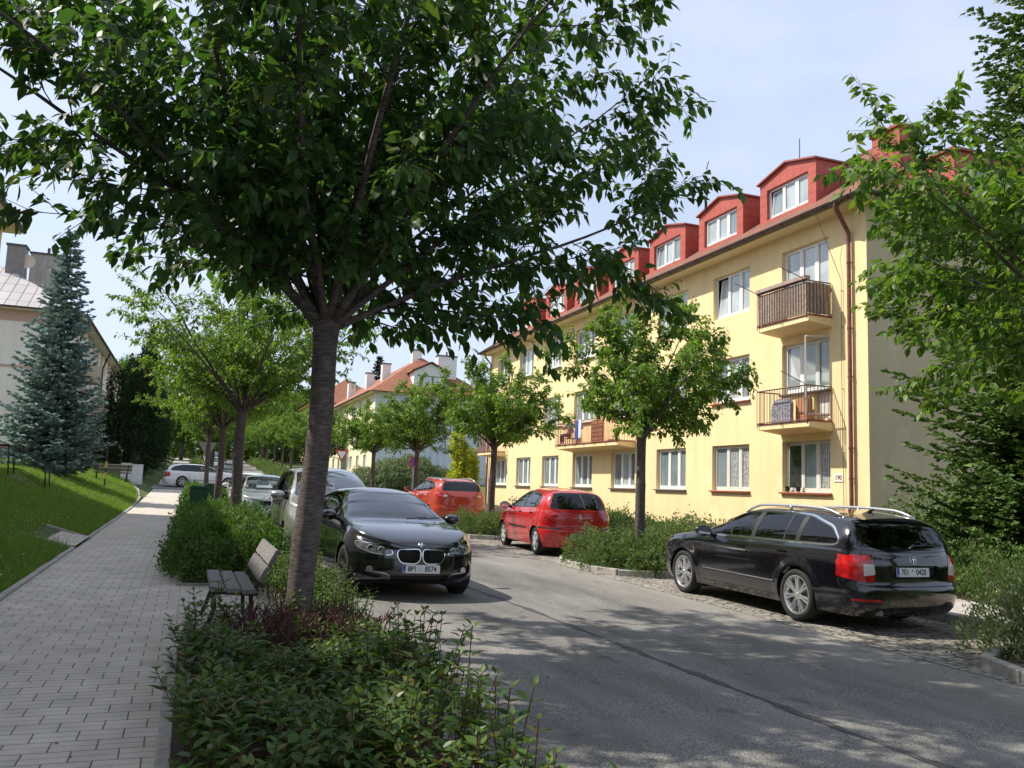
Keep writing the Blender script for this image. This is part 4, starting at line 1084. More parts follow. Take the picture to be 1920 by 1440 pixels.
def wheel(parent, x, y, r, w_, rimr, style, rimmat, n=7, steer=0, cap='dark'):
    """wheel > tyre, rim ...; the outer side looks towards sign(y)"""
    s = 1 if y > 0 else -1
    M = Matrix.Translation((x, y, r)) @ Matrix.Rotation(steer, 4, 'Z') @ Matrix.Rotation(-s*math.pi/2, 4, 'X')   # local z points outwards
    m = MB(); h = w_/2
    m.lathe([(rimr, -h*.8), (rimr+.02, -h*.96), (r-.03, -h), (r-.008, -h*.82), (r, -h*.5), (r, h*.5), (r-.008, h*.82), (r-.03, h*.99), (rimr+.035, h*.97), (rimr+.008, h*.84), (rimr, h*.8)], 40, M)
    wh = m.build('wheel', M_rubber, parent, smooth=True, angle=50, fixn=True)
    m = MB(); m.lathe([(rimr+.006, h*.84), (rimr-.006, h*.86), (rimr-.014, h*.78), (rimr-.03, h*.2), (rimr-.035, -h*.8), (rimr, -h*.9)], 40, M)
    if style == 'cover':
        m.lathe([(rimr-.008, h*.80), (rimr*.72, h*.93), (rimr*.3, h*.90), (.05, h*.92), (0, h*.93)], 32, M)
        m.cur = 1; q = m
        for k in range(n):
            a = 2*math.pi*k/n; A_ = M @ Matrix.Rotation(a, 4, 'Z')
            q.prism([(rimr*.50, -.012), (rimr*.84, -.030), (rimr*.90, 0), (rimr*.84, .030), (rimr*.50, .012)], h*.86, h*.952, 'z', A_)
        rim = m.build('rim', [rimmat, M_blackp], wh, smooth=True, angle=40)
        return wh
    e = .0
    for k in range(n):
        a0 = 2*math.pi*k/n+.2
        for da in ((-.115, .115) if style == 'double' else (0,)):
            ww = .013 if style == 'double' else .030
            A_ = M @ Matrix.Rotation(a0+da, 4, 'Z')
            i = len(m.v); r0, r1 = .045, rimr-.012; z0, z1 = h*.70, h*.84; tz = .03
            pr = [(r0, -ww*1.0, z0), (r0, ww*1.0, z0), (r1, ww*1.25, z1), (r1, -ww*1.25, z1)]
            m.v += [tuple(A_ @ Vector((p[0], p[1], p[2]-tz))) for p in pr]+[tuple(A_ @ Vector((p[0], p[1]*.72, p[2]))) for p in pr]
            for f_ in ((0,3,2,1),(4,5,6,7),(0,1,5,4),(1,2,6,5),(2,3,7,6),(3,0,4,7)): m.f.append(tuple(i+q for q in f_)); m.m.append(0)
    m.lathe([(0, h*.74), (.028, h*.74), (.034, h*.72), (.062, h*.68), (.07, h*.5)], 20, M)
    rim = m.build('rim', rimmat, wh, smooth=True, angle=35)
    q = MB(); q.lathe([(.03, h*.15), (rimr*.72, h*.15), (rimr*.72, -h*.1)], 28, M); q.build('brake_disc', M_disc, wh)
    q = MB(); q.lathe([(0, -h*.35), (rimr-.03, -h*.35)], 28, M); q.build('hub_back', M_lining, wh, fixn=False)
    q = MB(); q.lathe([(0, h*.755), (.026, h*.755), (.029, h*.73)], 16, M); q.build('wheel_cap', M_blackp if cap == 'dark' else rimmat, wh)
    return wh
def wheel_well(m, x, r, R_, yo, yi=.50):
    for s in (1, -1):
        n = 24; ring = []
        for k in range(n+1):
            a = math.pi*(-.18+1.36*k/n); ring.append((x+R_*math.cos(a), r+R_*math.sin(a)))
        for (a, b), (c, d) in zip(ring[:-1], ring[1:]):
            m.quad((a, s*yi, b), (c, s*yi, d), (c, s*yo, d), (a, s*yo, b))
        m.quad(*[(a, s*yi, b) for a, b in ring])
def plate(parent, name, M, txt1, txt2, sep='', w_=.52, h=.11):
    """registration plate; local x to the right, y up, z outwards"""
    m = MB(); m.rbox(-w_/2, w_/2, -h/2, h/2, -.008, .002, .003, M); p = m.build(name, M_plate, parent)
    m = MB(); m.box(-w_/2+.004, -w_/2+.045, -h/2+.004, h/2-.004, .0022, .0036, M); m.build('plate_strip', M_plblue, p)
    k = h*.86
    text_mesh(txt1, k, M_ink, 'plate_number', p, M @ Matrix.Translation((-w_/2+.048+.088, -.001, .0030)), .0006, .86)
    text_mesh(txt2, k, M_ink, 'plate_number', p, M @ Matrix.Translation((w_/2-.012-.118, -.001, .0030)), .0006, .86)
    text_mesh('CZ', h*.22, M_plate, 'plate_country', p, M @ Matrix.Translation((-w_/2+.025, -h*.30, .0040)), .0003)
    if sep:
        m = MB(); m.lathe([(0, .0034), (.011, .0034), (.011, .0022)], 12, M @ Matrix.Translation((-.012, .020 if sep == '*' else -.01, 0)))
        m.build('plate_sticker', M_ink if sep == '*' else P('sticker_green', (.25, .35, .28), .5), p)
    return p
def mirror_pod(parent, x, y, z, mat, s, big=1.0):
    b = bmesh.new(); bmesh.ops.create_icosphere(b, subdivisions=3, radius=1)
    for v in b.verts:
        c = v.co; c.x = max(c.x, -.35) if True else c.x
        c = Vector((c.x*.085*big, c.y*.125*big, c.z*.078*big)); v.co = Vector((x, y, z))+Vector((c.x, c.y, c.z-.0))
    m = MB(); m.bm(b); o = m.build('door_mirror', mat, parent, smooth=True, angle=50)
    q = MB(); q.tube([(x+.01, y-s*.09, z-.035), (x+.03, y-s*.19, z-.06)], [.022, .035], 8); q.build('mirror_arm', M_blackp, o, smooth=True)
    q = MB(); q.box(x-.034*big, x-.0305*big, y-.095*big, y+.095*big, z-.05*big, z+.055*big); q.build('mirror_glass', M_chrome, o)
    return o
def interior(t, S):
    x0 = S.get('seatx', .05); z0 = .28
    def seat(x, y, wide=.25):
        m = MB(); m.rbox(x-.05, x+.45, y-wide, y+wide, z0+.05, z0+.24, .05)
        Mr = Matrix.Translation((x, y, z0+.22)) @ Matrix.Rotation(R(-14), 4, 'Y')
        m.rbox(-.12, .02, -wide, wide, -.05, .50, .05, Mr); m.rbox(-.09, .01, -.12, .12, .55, .73, .035, Mr); m.tube([Mr @ Vector((-.04, -.04, .48)), Mr @ Vector((-.04, -.04, .6))], .008, 5); m.tube([Mr @ Vector((-.04, .04, .48)), Mr @ Vector((-.04, .04, .6))], .008, 5)
        m.build('seat', M_seat, t, smooth=True, angle=40)
    seat(x0, .36); seat(x0, -.36); 
    m = MB(); m.rbox(x0-1.0, x0-.5, -.62, .62, z0+.05, z0+.24, .05); Mr = Matrix.Translation((x0-.95, 0, z0+.2)) @ Matrix.Rotation(R(-18), 4, 'Y'); m.rbox(-.14, .0, -.62, .62, 0, .48, .05, Mr)
    for y in (-.42, 0, .42): m.rbox(-.1, -.01, y-.11, y+.11, .50, .62, .03, Mr)
    m.build('rear_seat', M_seat, t, smooth=True, angle=40)
    dx = S.get('dashx', .85); dz = S.get('dashz', .90)
    m = MB(); m.rbox(dx-.12, dx+.35, -.66, .66, dz-.30, dz-.02, .05); m.build('dashboard', M_lining, t, smooth=True, angle=40)
    m = MB(); Mw = Matrix.Translation((dx-.22, .36, dz-.02)) @ Matrix.Rotation(R(-65), 4, 'Y')
    ring = [Mw @ Vector((.18*math.cos(a*.2618), .18*math.sin(a*.2618), 0)) for a in range(25)]; m.tube(ring, .014, 6, cap=False)
    m.tube([Mw @ Vector((-.17, 0, 0)), Mw @ Vector((.17, 0, 0))], .014, 5); m.build('steering_wheel', M_blackp, t, smooth=True)
FRONT = lambda f: f.normal.x > .1 and f.calc_center_median().x > .8
REAR = lambda f: f.normal.x < -.1 and f.calc_center_median().x < -1.0
SIDEF = lambda f: abs(f.normal.y) > .35
def circle(cx_, cz, r, n=28, a0=0, a1=2*math.pi):
    return [(cx_+r*math.cos(a0+(a1-a0)*k/n), cz+r*math.sin(a0+(a1-a0)*k/n)) for k in range(n)]
def make_car(S, name, label, group=None):
    t = thing(name, label, 'car', group=group)
    G, NL, NS = car_shell(S)
    wr = S['wr']; xw = S['xw']; ar = S.get('arch', wr+.045)
    # gentle flare round the arches and a crease along the flank
    for i in range(G.shape[0]):
        for j in range(G.shape[1]):
            x, y, z = G[i, j]
            if y < S['W']/2*.7: continue
            for xc in xw:
                d = math.hypot(x-xc, z-wr)
                if d < ar+.14: G[i, j, 1] += S.get('flare', .018)*smoothstep(ar+.14, ar, d)
            if z < S['shoulder'][len(S['shoulder'])//2][1] and 'crease' in S:
                zc_, am = S['crease']; G[i, j, 1] += am*math.exp(-((z-zc_)/.035)**2)
    C = Carver(G, S)
    for xc in xw:
        C.carve(circle(xc, wr, ar, 30), 'xz', -1, lambda f: abs(f.calc_center_median().y) > S['W']/2*.55 and f.calc_center_median().z < ar+wr+.05)
    return t, C, G
def finish_car(t, C, S, pnt):
    C.finish(t, pnt)
    m = MB(); zb = S['zb']; W = S['W']/2; xf = S['nose'][0][1]; xr = S['tail'][0][1]; ar = S.get('arch', S['wr']+.045)
    wb0, wb1 = S['xw'][0]-ar-.02, S['xw'][1]+ar+.02
    m.box(wb1, wb0, -W*.90, W*.90, zb+.01, zb+.05)
    m.box(wb0+.0001, xf-.12, -.52, .52, zb+.01, zb+.05); m.box(xr+.12, wb1-.0001, -.52, .52, zb+.03, zb+.07)
    for xc in S['xw']: wheel_well(m, xc, S['wr'], ar-.004, W-.055)
    m.build('underbody', M_lining, t, fixn=False)
    interior(t, S)
def disc(parent, name, M, r, mat, h=.006, n=24):
    m = MB(); m.lathe([(0, h), (r*.92, h), (r, h*.5), (r, -.004)], n, M); return m.build(name, mat, parent, smooth=True, angle=40)
def ring(parent, name, M, r, t_, mat, h=.006, n=28):
    m = MB(); m.lathe([(r-t_, 0), (r-t_*.5, h), (r, 0)], n, M); return m.build(name, mat, parent, smooth=True)
def face_frame(p, nrm):
    """matrix at p with z along the normal and y as upright as possible"""
    z = Vector(nrm).normalized(); x = Vector((0, 0, 1)).cross(z).normalized(); y = z.cross(x)
    return Matrix.Translation(p) @ Matrix((x, y, z)).transposed().to_4x4()
# ------------------------------------------------ black coupe
def build_coupe():
    S = dict(W=1.775, zb=.19, wr=.325, xw=(1.345, -1.345), NM=96, arch=.36, flare=.022, crease=(.80, .006),
        top=[(2.12,.68),(2.05,.735),(1.9,.80),(1.6,.885),(1.2,.945),(.86,.985),(.62,1.10),(.2,1.275),(-.1,1.375),(-.45,1.418),(-.85,1.405),(-1.2,1.33),(-1.6,1.18),(-1.85,1.08),(-2.15,1.055),(-2.33,.95)],
        shoulder=[(2.12,.66),(2.0,.70),(1.7,.80),(1.3,.875),(.9,.915),(.3,.935),(-.6,.955),(-1.4,.99),(-1.9,1.00),(-2.2,.98),(-2.33,.90)],
        nose=[(.19,1.96),(.26,2.07),(.36,2.11),(.50,2.105),(.60,2.10),(.70,2.07),(.80,2.0)], tail=[(.19,-2.2),(.35,-2.30),(.55,-2.33),(.8,-2.31),(1.0,-2.27)],
        sec=[(0,.92),(.12,.965),(.4,1.0),(.62,1.0),(.82,.985),(.93,.96),(1,.925)], tum=[(-2.4,.35),(-1.5,.46),(0,.50),(1,.50),(2.2,.2)], bow=(.62,.45), bown=(2.5,2.8),
        plan=[(2.2,.95),(1.4,1.0),(.4,.985),(-.6,.99),(-1.4,1.0),(-2.3,.95)], seatx=-.15, dashx=.62, dashz=.93)
    t, C, G = make_car(S, 'parked_car', 'black coupe with twin oval chrome grilles standing nose to camera beside the big tree trunk', None)
    gap = C.reg('panel_gap', M_gap, .004); gl = glassmat('coupe_glass', (.42, .47, .46), 2.2); gs = glassmat('coupe_side_glass', (.16, .18, .18), 1.1)
    ws = C.reg('windscreen', gl, .004); rs = C.reg('rear_screen', gs, .004); sw = C.reg('side_window', gs, .006)
    hl = C.reg('headlight', M_lensd, .0); lc = C.reg('lamp_chrome', M_chrome, -.002); kg = C.reg('kidney_grille', M_gap, .03); ks = C.reg('kidney_surround', M_chrome, -.006)
    lo = C.reg('lower_intake', M_gap, .035); fo = C.reg('fog_bezel', M_blackp, .03); bt = C.reg('bumper_trim', P('satin_silver', (.45,.46,.47), .3, metal=.8), -.004)
    # windscreen: between cowl and header, inside the pillars
    topf = lambda f: f.normal.z > .35 and f.calc_center_median().z > .95
    C.carve(round_poly([(-.62,1.015),(.60,1.015),(.60,1.015),(.515,1.33),(-.515,1.33),(-.60,1.015)][1:5]+[], .04) if False else round_poly([(.645,1.01),(.50,1.345),(-.50,1.345),(-.645,1.01)], .05), 'yz', ws, lambda f: f.normal.x > .2 and f.calc_center_median().x < 1.05 and f.calc_center_median().z > .985)
    C.carve(round_poly([(.58,1.10),(.46,1.335),(-.46,1.335),(-.58,1.10)], .05), 'yz', rs, lambda f: f.normal.x < -.15 and f.calc_center_median().x < -.8)
    C.carve(round_poly([(.60,.975),(.02,1.245),(-.28,1.315),(-.60,1.325),(-.60,.985)], .03), 'xz', sw, SIDEF)
    C.carve(round_poly([(-.66,.99),(-.66,1.32),(-1.05,1.255),(-1.45,1.10),(-1.42,1.02)], .03), 'xz', sw, SIDEF)
    # headlights
    hp = [(.38,.595),(.42,.66),(.62,.70),(.815,.725),(.80,.655),(.66,.60),(.45,.575)]
    for s in (1, -1):
        pl = round_poly([(s*a, b) for a, b in hp], .03)
        C.carve(offset_poly(pl, .010), 'yz', lc, FRONT); C.carve(pl, 'yz', hl, FRONT)
        kp = round_poly([(s*.020,.655),(s*.31,.645),(s*.325,.57),(s*.27,.480),(s*.07,.475),(s*.020,.53)], .05, 5)
        C.carve(offset_poly(kp, .012), 'yz', ks, FRONT); C.carve(kp, 'yz', kg, FRONT)
        C.carve(round_poly([(s*.56,.42),(s*.80,.46),(s*.80,.33),(s*.60,.27),(s*.50,.28)], .04), 'yz', fo, FRONT)
        C.carve(round_poly([(s*.44,.325),(s*.70,.352),(s*.70,.372),(s*.46,.348),(s*.40,.31),(s*.36,.275),(s*.39,.27)], .006), 'yz', bt, FRONT)
    C.carve(round_poly([(-.42,.315),(.42,.315),(.36,.235),(-.36,.235)], .03), 'yz', lo, FRONT)
    # shut lines
    C.ribbon([(-.78,.695),(-.40,.722),(0,.735),(.40,.722),(.78,.695)], .007, 'yz', gap, FRONT)
    C.ribbon([(.80,.90),(.78,.60),(.74,.35),(.70,.27)], .007, 'xz', gap, SIDEF); C.ribbon([(-.64,.97),(-.70,.7),(-.66,.45),(-.60,.27)], .007, 'xz', gap, SIDEF)
    C.ribbon([(.95,.24),(-.95,.24)], .02, 'xz', gap, SIDEF)
    pnt = paint('paint_black', (.004, .004, .006), rough=.12, spec=.6)
    finish_car(t, C, S, pnt)
    for s in (1, -1):
        # twin projector lamps with rings
        for (y, z, r) in ((.53, .635, .052), (.655, .652, .050)):
            p, n = C.hit((3, s*y, z), (-1, 0, 0))
            if p is None: continue
            n2 = Vector((1, s*.35, .15)); M = face_frame(p-Vector((.004, 0, 0)), n2)
            ring(t, 'lamp_ring', M, r*.86, .012, P('lamp_ring_white', (.45, .46, .47), .2), .008); disc(t, 'lamp_projector', M, r*.60, M_pdark, .004)
        p, n = C.hit((3, s*.645, .385), (-1, 0, 0)); M = face_frame(p-Vector((.03, 0, 0)), Vector((1, s*.3, 0))); disc(t, 'fog_light', M, .042, M_lens, .02); 
        # grille bars
        g = MB()
        for k in range(8):
            y = s*(.05+.033*k); p, n = C.hit((3, y, .56), (-1, 0, 0)); g.tube([(p.x-.014, y, .63), (p.x-.008, y, .50)], .005, 5)
        g.build('grille_bars', M_blackp, t)
    p, n = C.hit((3, 0, .715), (-1, 0, 0)); M = face_frame(p+Vector((.0, 0, 0)), n)
    bd = disc(t, 'badge', M, .041, M_chrome, .006); b1 = disc(bd, 'badge_ring', M @ Matrix.Translation((0, 0, .0015)), .037, P('badge_dark', (.02,.02,.03), .3), .006)
    for k, c in enumerate(((.75,.76,.78), (.08,.25,.60), (.75,.76,.78), (.08,.25,.60))):
        m = MB(); pts = [(0, 0)]+[(.023*math.cos(R(90*k+15*j)), .023*math.sin(R(90*k+15*j))) for j in range(7)]; m.prism(pts, .007, .009, 'z', M); m.build('badge_quarter', P('badge_white' if k % 2 == 0 else 'badge_blue', c, .3), bd)
    p, n = C.hit((3, 0, .405), (-1, 0, 0)); plate(t, 'number_plate', face_frame(p+Vector((.012, 0, 0)), (1, 0, 0)), '8P1', '8574', '.')
    mirror_pod(t, .52, .955, 1.0, pnt, 1, 1.0); mirror_pod(t, .52, -.955, 1.0, pnt, -1, 1.0)
    for s in (1, -1):
        for xw_, st in ((1.345, R(0)), (-1.345, 0)): wheel(t, xw_, s*.785, .325, .205, .225, 'double', M_alloyd, 5, steer=st)
    m = MB()
    for s in (1, -1): m.tube([(.93, s*.1+.2, 1.005), (.80, s*.1+.55, 1.03)], .008, 5)
    m.build('wiper', M_blackp, t); 
    m = MB(); m.rbox(.02, .05, -.09, .09, 1.24, 1.30, .012); m.build('rear_view_mirror', M_blackp, t)
    return t
# ------------------------------------------------ estate cars (black and white)
def build_estate(name, label, pnt, rim, plate_txt=None, rails=True, n=7, style='double', glass=None, detail=True):
    S = dict(W=1.815, zb=.20, wr=.335, xw=(1.40, -1.36), NM=110, arch=.375, flare=.014, crease=(.84, .005),
        top=[(2.36,.70),(2.28,.76),(2.1,.84),(1.7,.93),(1.2,1.0),(.98,1.03),(.70,1.15),(.30,1.32),(.0,1.42),(-.35,1.468),(-.9,1.475),(-1.5,1.455),(-1.95,1.41),(-2.12,1.36),(-2.30,1.16),(-2.42,1.0),(-2.47,.92)],
        shoulder=[(2.36,.68),(2.2,.74),(1.9,.84),(1.4,.91),(.95,.945),(.3,.965),(-.6,.985),(-1.4,1.005),(-2.0,1.01),(-2.3,.98),(-2.47,.90)],
        nose=[(.20,2.22),(.30,2.34),(.45,2.38),(.60,2.37),(.70,2.35),(.85,2.28)], tail=[(.20,-2.36),(.30,-2.46),(.52,-2.49),(.62,-2.455),(.8,-2.46),(1.02,-2.40)],
        sec=[(0,.93),(.12,.965),(.35,1.0),(.65,1.0),(.85,.985),(.94,.965),(1,.94)], tum=[(-2.5,.36),(-2.2,.40),(-1,.40),(0,.42),(1,.45),(2.3,.2)], bow=(.55,.34), bown=(2.5,3.3),
        plan=[(2.4,.95),(1.4,1.0),(-1.4,1.0),(-2.45,.94)], seatx=.12, dashx=.80, dashz=.97)
    t, C, G = make_car(S, name, label)
    gap = C.reg('panel_gap', M_gap if 'black' not in pnt.name else P('panel_gap_soft', (.001, .001, .001), .8), .004)
    gf = glassmat('front_side_glass', (.78, .85, .82), 1.2); gd = glassmat('privacy_glass', (.05, .055, .055), 1.25)
    ws = C.reg('windscreen', gf, .004); rs = C.reg('rear_screen', gd, .004); swf = C.reg('side_window', gf, .006); swr = C.reg('side_window', gd, .006)
    tr = C.reg('window_trim', M_chrome if detail else M_blackp, -.003); pl = C.reg('window_pillar', M_blackp, .003)
    hl = C.reg('headlight', M_lens, 0); tl = C.reg('tail_light', M_red, -.004); tw = C.reg('reversing_lens', M_redw, -.006); rf = C.reg('rear_reflector', M_red, -.003)
    mo = C.reg('side_moulding', M_blackp, -.008); moc = C.reg('side_moulding', M_chrome, -.012); gr = C.reg('grille', M_gap, .02); rec = C.reg('plate_recess', pnt, .03)
    C.carve(round_poly([(.68,1.05),(.53,1.40),(-.53,1.40),(-.68,1.05)], .05), 'yz', ws, lambda f: f.normal.x > .2 and f.calc_center_median().x < 1.2 and f.calc_center_median().z > 1.02)
    C.carve(round_poly([(.745,1.03),(.60,1.385),(-.60,1.385),(-.745,1.03)], .05), 'yz', rs, lambda f: f.normal.x < -.3 and f.calc_center_median().x < -1.7)
    dlo = round_poly([(.88,.985),(.50,1.17),(.10,1.33),(-.30,1.385),(-.9,1.392),(-1.45,1.365),(-1.90,1.25),(-2.06,1.10),(-2.02,1.045),(-1.85,1.035)], .07, 4)
    C.carve(offset_poly(dlo, .022), 'xz', tr, SIDEF); C.carve(dlo, 'xz', pl, SIDEF)
    def seg(a, b, pid):
        s_ = offset_poly(dlo, -.012)
        # clip the outline between two slanting lines
        def clip(poly, f):
            out = []
            for i in range(len(poly)):
                p, q = poly[i-1], poly[i]; fp, fq = f(p), f(q)
                if (fp >= 0) != (fq >= 0): k = fp/(fp-fq); out.append((p[0]+(q[0]-p[0])*k, p[1]+(q[1]-p[1])*k))
                if fq >= 0: out.append(q)
            return out
        k = .10
        if b is not None: s_ = clip(s_, lambda p: (b-k*(p[1]-1.0))-p[0])
        if a is not None: s_ = clip(s_, lambda p: p[0]-(a-k*(p[1]-1.0)))
        C.carve(s_, 'xz', pid, SIDEF)
    seg(-.30, None, swf); seg(-1.02, -.40, swr); seg(-1.27, -1.05, swr); seg(None, -1.36, swr)
    for s in (1, -1):
        hpoly = round_poly([(s*.42,.66),(s*.50,.74),(s*.82,.80),(s*.86,.72),(s*.80,.63),(s*.50,.60)], .03); C.carve(hpoly, 'yz', hl, FRONT)
    C.carve(round_poly([(-.36,.74),(.36,.74),(.30,.58),(-.30,.58)], .03), 'yz', gr, FRONT); C.carve(round_poly([(-.55,.42),(.55,.42),(.48,.28),(-.48,.28)], .04), 'yz', gr, FRONT)
    # tail lamps: carved from the side and from the rear so that they wrap the corner
    lampz = lambda f: .58 < f.calc_center_median().z < .98 and f.calc_center_median().x < -2.0 and abs(f.calc_center_median().y) > .40
    for s in (1, -1):
        C.carve(round_poly([(s*.57,.615),(s*.60,.90),(s*1.0,.945),(s*1.0,.72),(s*.82,.635)], .02), 'yz', tl, lambda f: f.normal.x < -.05 and f.calc_center_median().x < -2.1)
    C.carve(round_poly([(-2.10,.93),(-2.15,.82),(-2.24,.70),(-2.36,.62),(-2.6,.60),(-2.6,.95)], .02), 'xz', tl, lambda f: abs(f.calc_center_median().y) > .62 and f.calc_center_median().x < -2.05 and .6 < f.calc_center_median().z < .94)
    for s in (1, -1):
        C.carve(round_poly([(s*.575,.71),(s*.59,.83),(s*.72,.835),(s*.71,.69)], .015), 'yz', tw, lambda f: f.normal.x < -.05 and f.calc_center_median().x < -2.1)
        C.carve(round_poly([(s*.50,.385),(s*.52,.41),(s*.80,.42),(s*.84,.40),(s*.80,.385)], .008), 'yz', rf, REAR)
    C.carve(round_poly([(.40,.82),(.34,.66),(-.34,.66),(-.40,.82)], .03), 'yz', rec, REAR)
    C.ribbon([(-.80,.60),(-.70,.575),(0,.565),(.70,.575),(.80,.60)], .008, 'yz', gap, REAR)
    C.ribbon([(-.70,1.0),(-.3,.98),(0,.975),(.3,.98),(.70,1.0)], .006, 'yz', gap, REAR)
    C.ribbon([(.80,.95),(.86,.70),(.84,.45),(.78,.30)], .007, 'xz', gap, SIDEF); C.ribbon([(-.36,.96),(-.32,.7),(-.34,.45),(-.40,.30)], .007, 'xz', gap, SIDEF)
    C.ribbon([(-1.30,1.0),(-1.10,.84),(-.98,.70),(-.93,.52),(-.97,.34)], .007, 'xz', gap, SIDEF); C.ribbon([(.84,.29),(-.98,.29)], .006, 'xz', gap, SIDEF)
    C.carve([(.80,.44),(-.92,.44),(-.92,.475),(.80,.475)], 'xz', mo, SIDEF); C.carve([(.80,.462),(-.92,.462),(-.92,.475),(.80,.475)], 'xz', moc, SIDEF)
    finish_car(t, C, S, pnt)
    for s in (1, -1):
        for xw_ in (1.40, -1.36): wheel(t, xw_, s*.80, .335, .215, .245, style, rim, n, cap='rim')
        mirror_pod(t, .66, s*1.01, 1.03, pnt, s, 1.1)
        for (x, z) in ((-.15, .865), (-1.08, .875)):
            p, nn = C.hit((x, s*3, z), (0, -s, 0))
            m = MB(); m.rbox(x-.09, x+.09, p.y-.012, p.y+.022*s if s > 0 else p.y+.012, z-.014, z+.014, .006) if s > 0 else m.rbox(x-.09, x+.09, p.y-.022, p.y+.012, z-.014, z+.014, .006)
            m.build('door_handle', pnt, t, smooth=True, angle=40)
        if rails:
            m = MB(); pts = []
            for k in range(19):
                x = .15-2.05*k/18; p, nn = C.hit((x, s*.585, 3), (0, 0, -1)); up = .055*min(1, min(k, 18-k)/2.5)
                pts.append((x, s*.585, p.z+.006+up))
            m.tube(pts, [.012 if k in (0, 18) else .019 for k in range(19)], 8)
            for k in (0, 9, 18): m.tube([pts[k], (pts[k][0], pts[k][1], pts[k][2]-.06)], [.018, .024], 8)
            m.build('roof_rail', P('rail_silver', (.62, .63, .64), .3, metal=.7), t, smooth=True)
    # spoiler lip above the rear screen, wiper, badge, aerial
    m = MB(); N = 12
    for k in range(N):
        ya, yb3 = -.56+1.12*k/N, -.56+1.12*(k+1)/N
        f = lambda y: (-2.02-.16*(1-(abs(y)/.62)**3))
        za = lambda y: 1.418-.05*(y/.6)**2
        m.quad((f(ya), ya, za(ya)-.03), (f(yb3), yb3, za(yb3)-.03), (-1.90, yb3, za(yb3)+.01), (-1.90, ya, za(ya)+.01)); m.quad((f(ya), ya, za(ya)-.03), (f(yb3), yb3, za(yb3)-.03), (f(yb3)+.04, yb3, za(yb3)-.07), (f(ya)+.04, ya, za(ya)-.07))
    m.build('roof_spoiler', pnt, t, fixn=False, smooth=True)
    p, nn = C.hit((-4, .0, 1.06), (1, 0, 0))
    m = MB(); m.tube([(p.x-.03, .02, 1.02), (p.x-.02, -.06, 1.06), (p.x-.01, -.42, 1.07)], [.018, .012, .006], 6); m.build('rear_wiper', M_blackp, t, smooth=True)
    p, nn = C.hit((-4, 0, .885), (1, 0, 0)); M = face_frame(p, nn); bd = ring(t, 'badge', M, .047, .010, M_chrome, .008); disc(bd, 'badge_centre', M, .037, M_blackp, .003)
    m = MB(); m.prism([(-.006,-.028),(.004,-.028),(.006,.0),(.020,.014),(.012,.022),(.0,.01),(-.010,.026),(-.016,.018),(-.006,0)], .003, .006, 'z', M); m.build('badge_arrow', M_chrome, bd)
    if plate_txt:
        p, nn = C.hit((-4, 0, .74), (1, 0, 0)); plate(t, 'number_plate', face_frame(p+Vector((.015, 0, 0)), (-1, 0, .08)), *plate_txt)
    m = MB(); 
    p, nn = C.hit((-1.75, 0, 3), (0, 0, -1)); m.tube([(-1.70, 0, p.z-.01), (-1.76, 0, p.z+.04), (-1.80, 0, p.z+.045)], [.03, .02, .008], 8); m.build('roof_aerial', M_blackp, t, smooth=True)
    m = MB();  m.tube([(-2.2, .5, .25), (-2.44, .5, .25)], .035, 8); m.build('exhaust', P('exhaust_steel', (.25, .23, .2), .4, metal=.6), t)
    return t
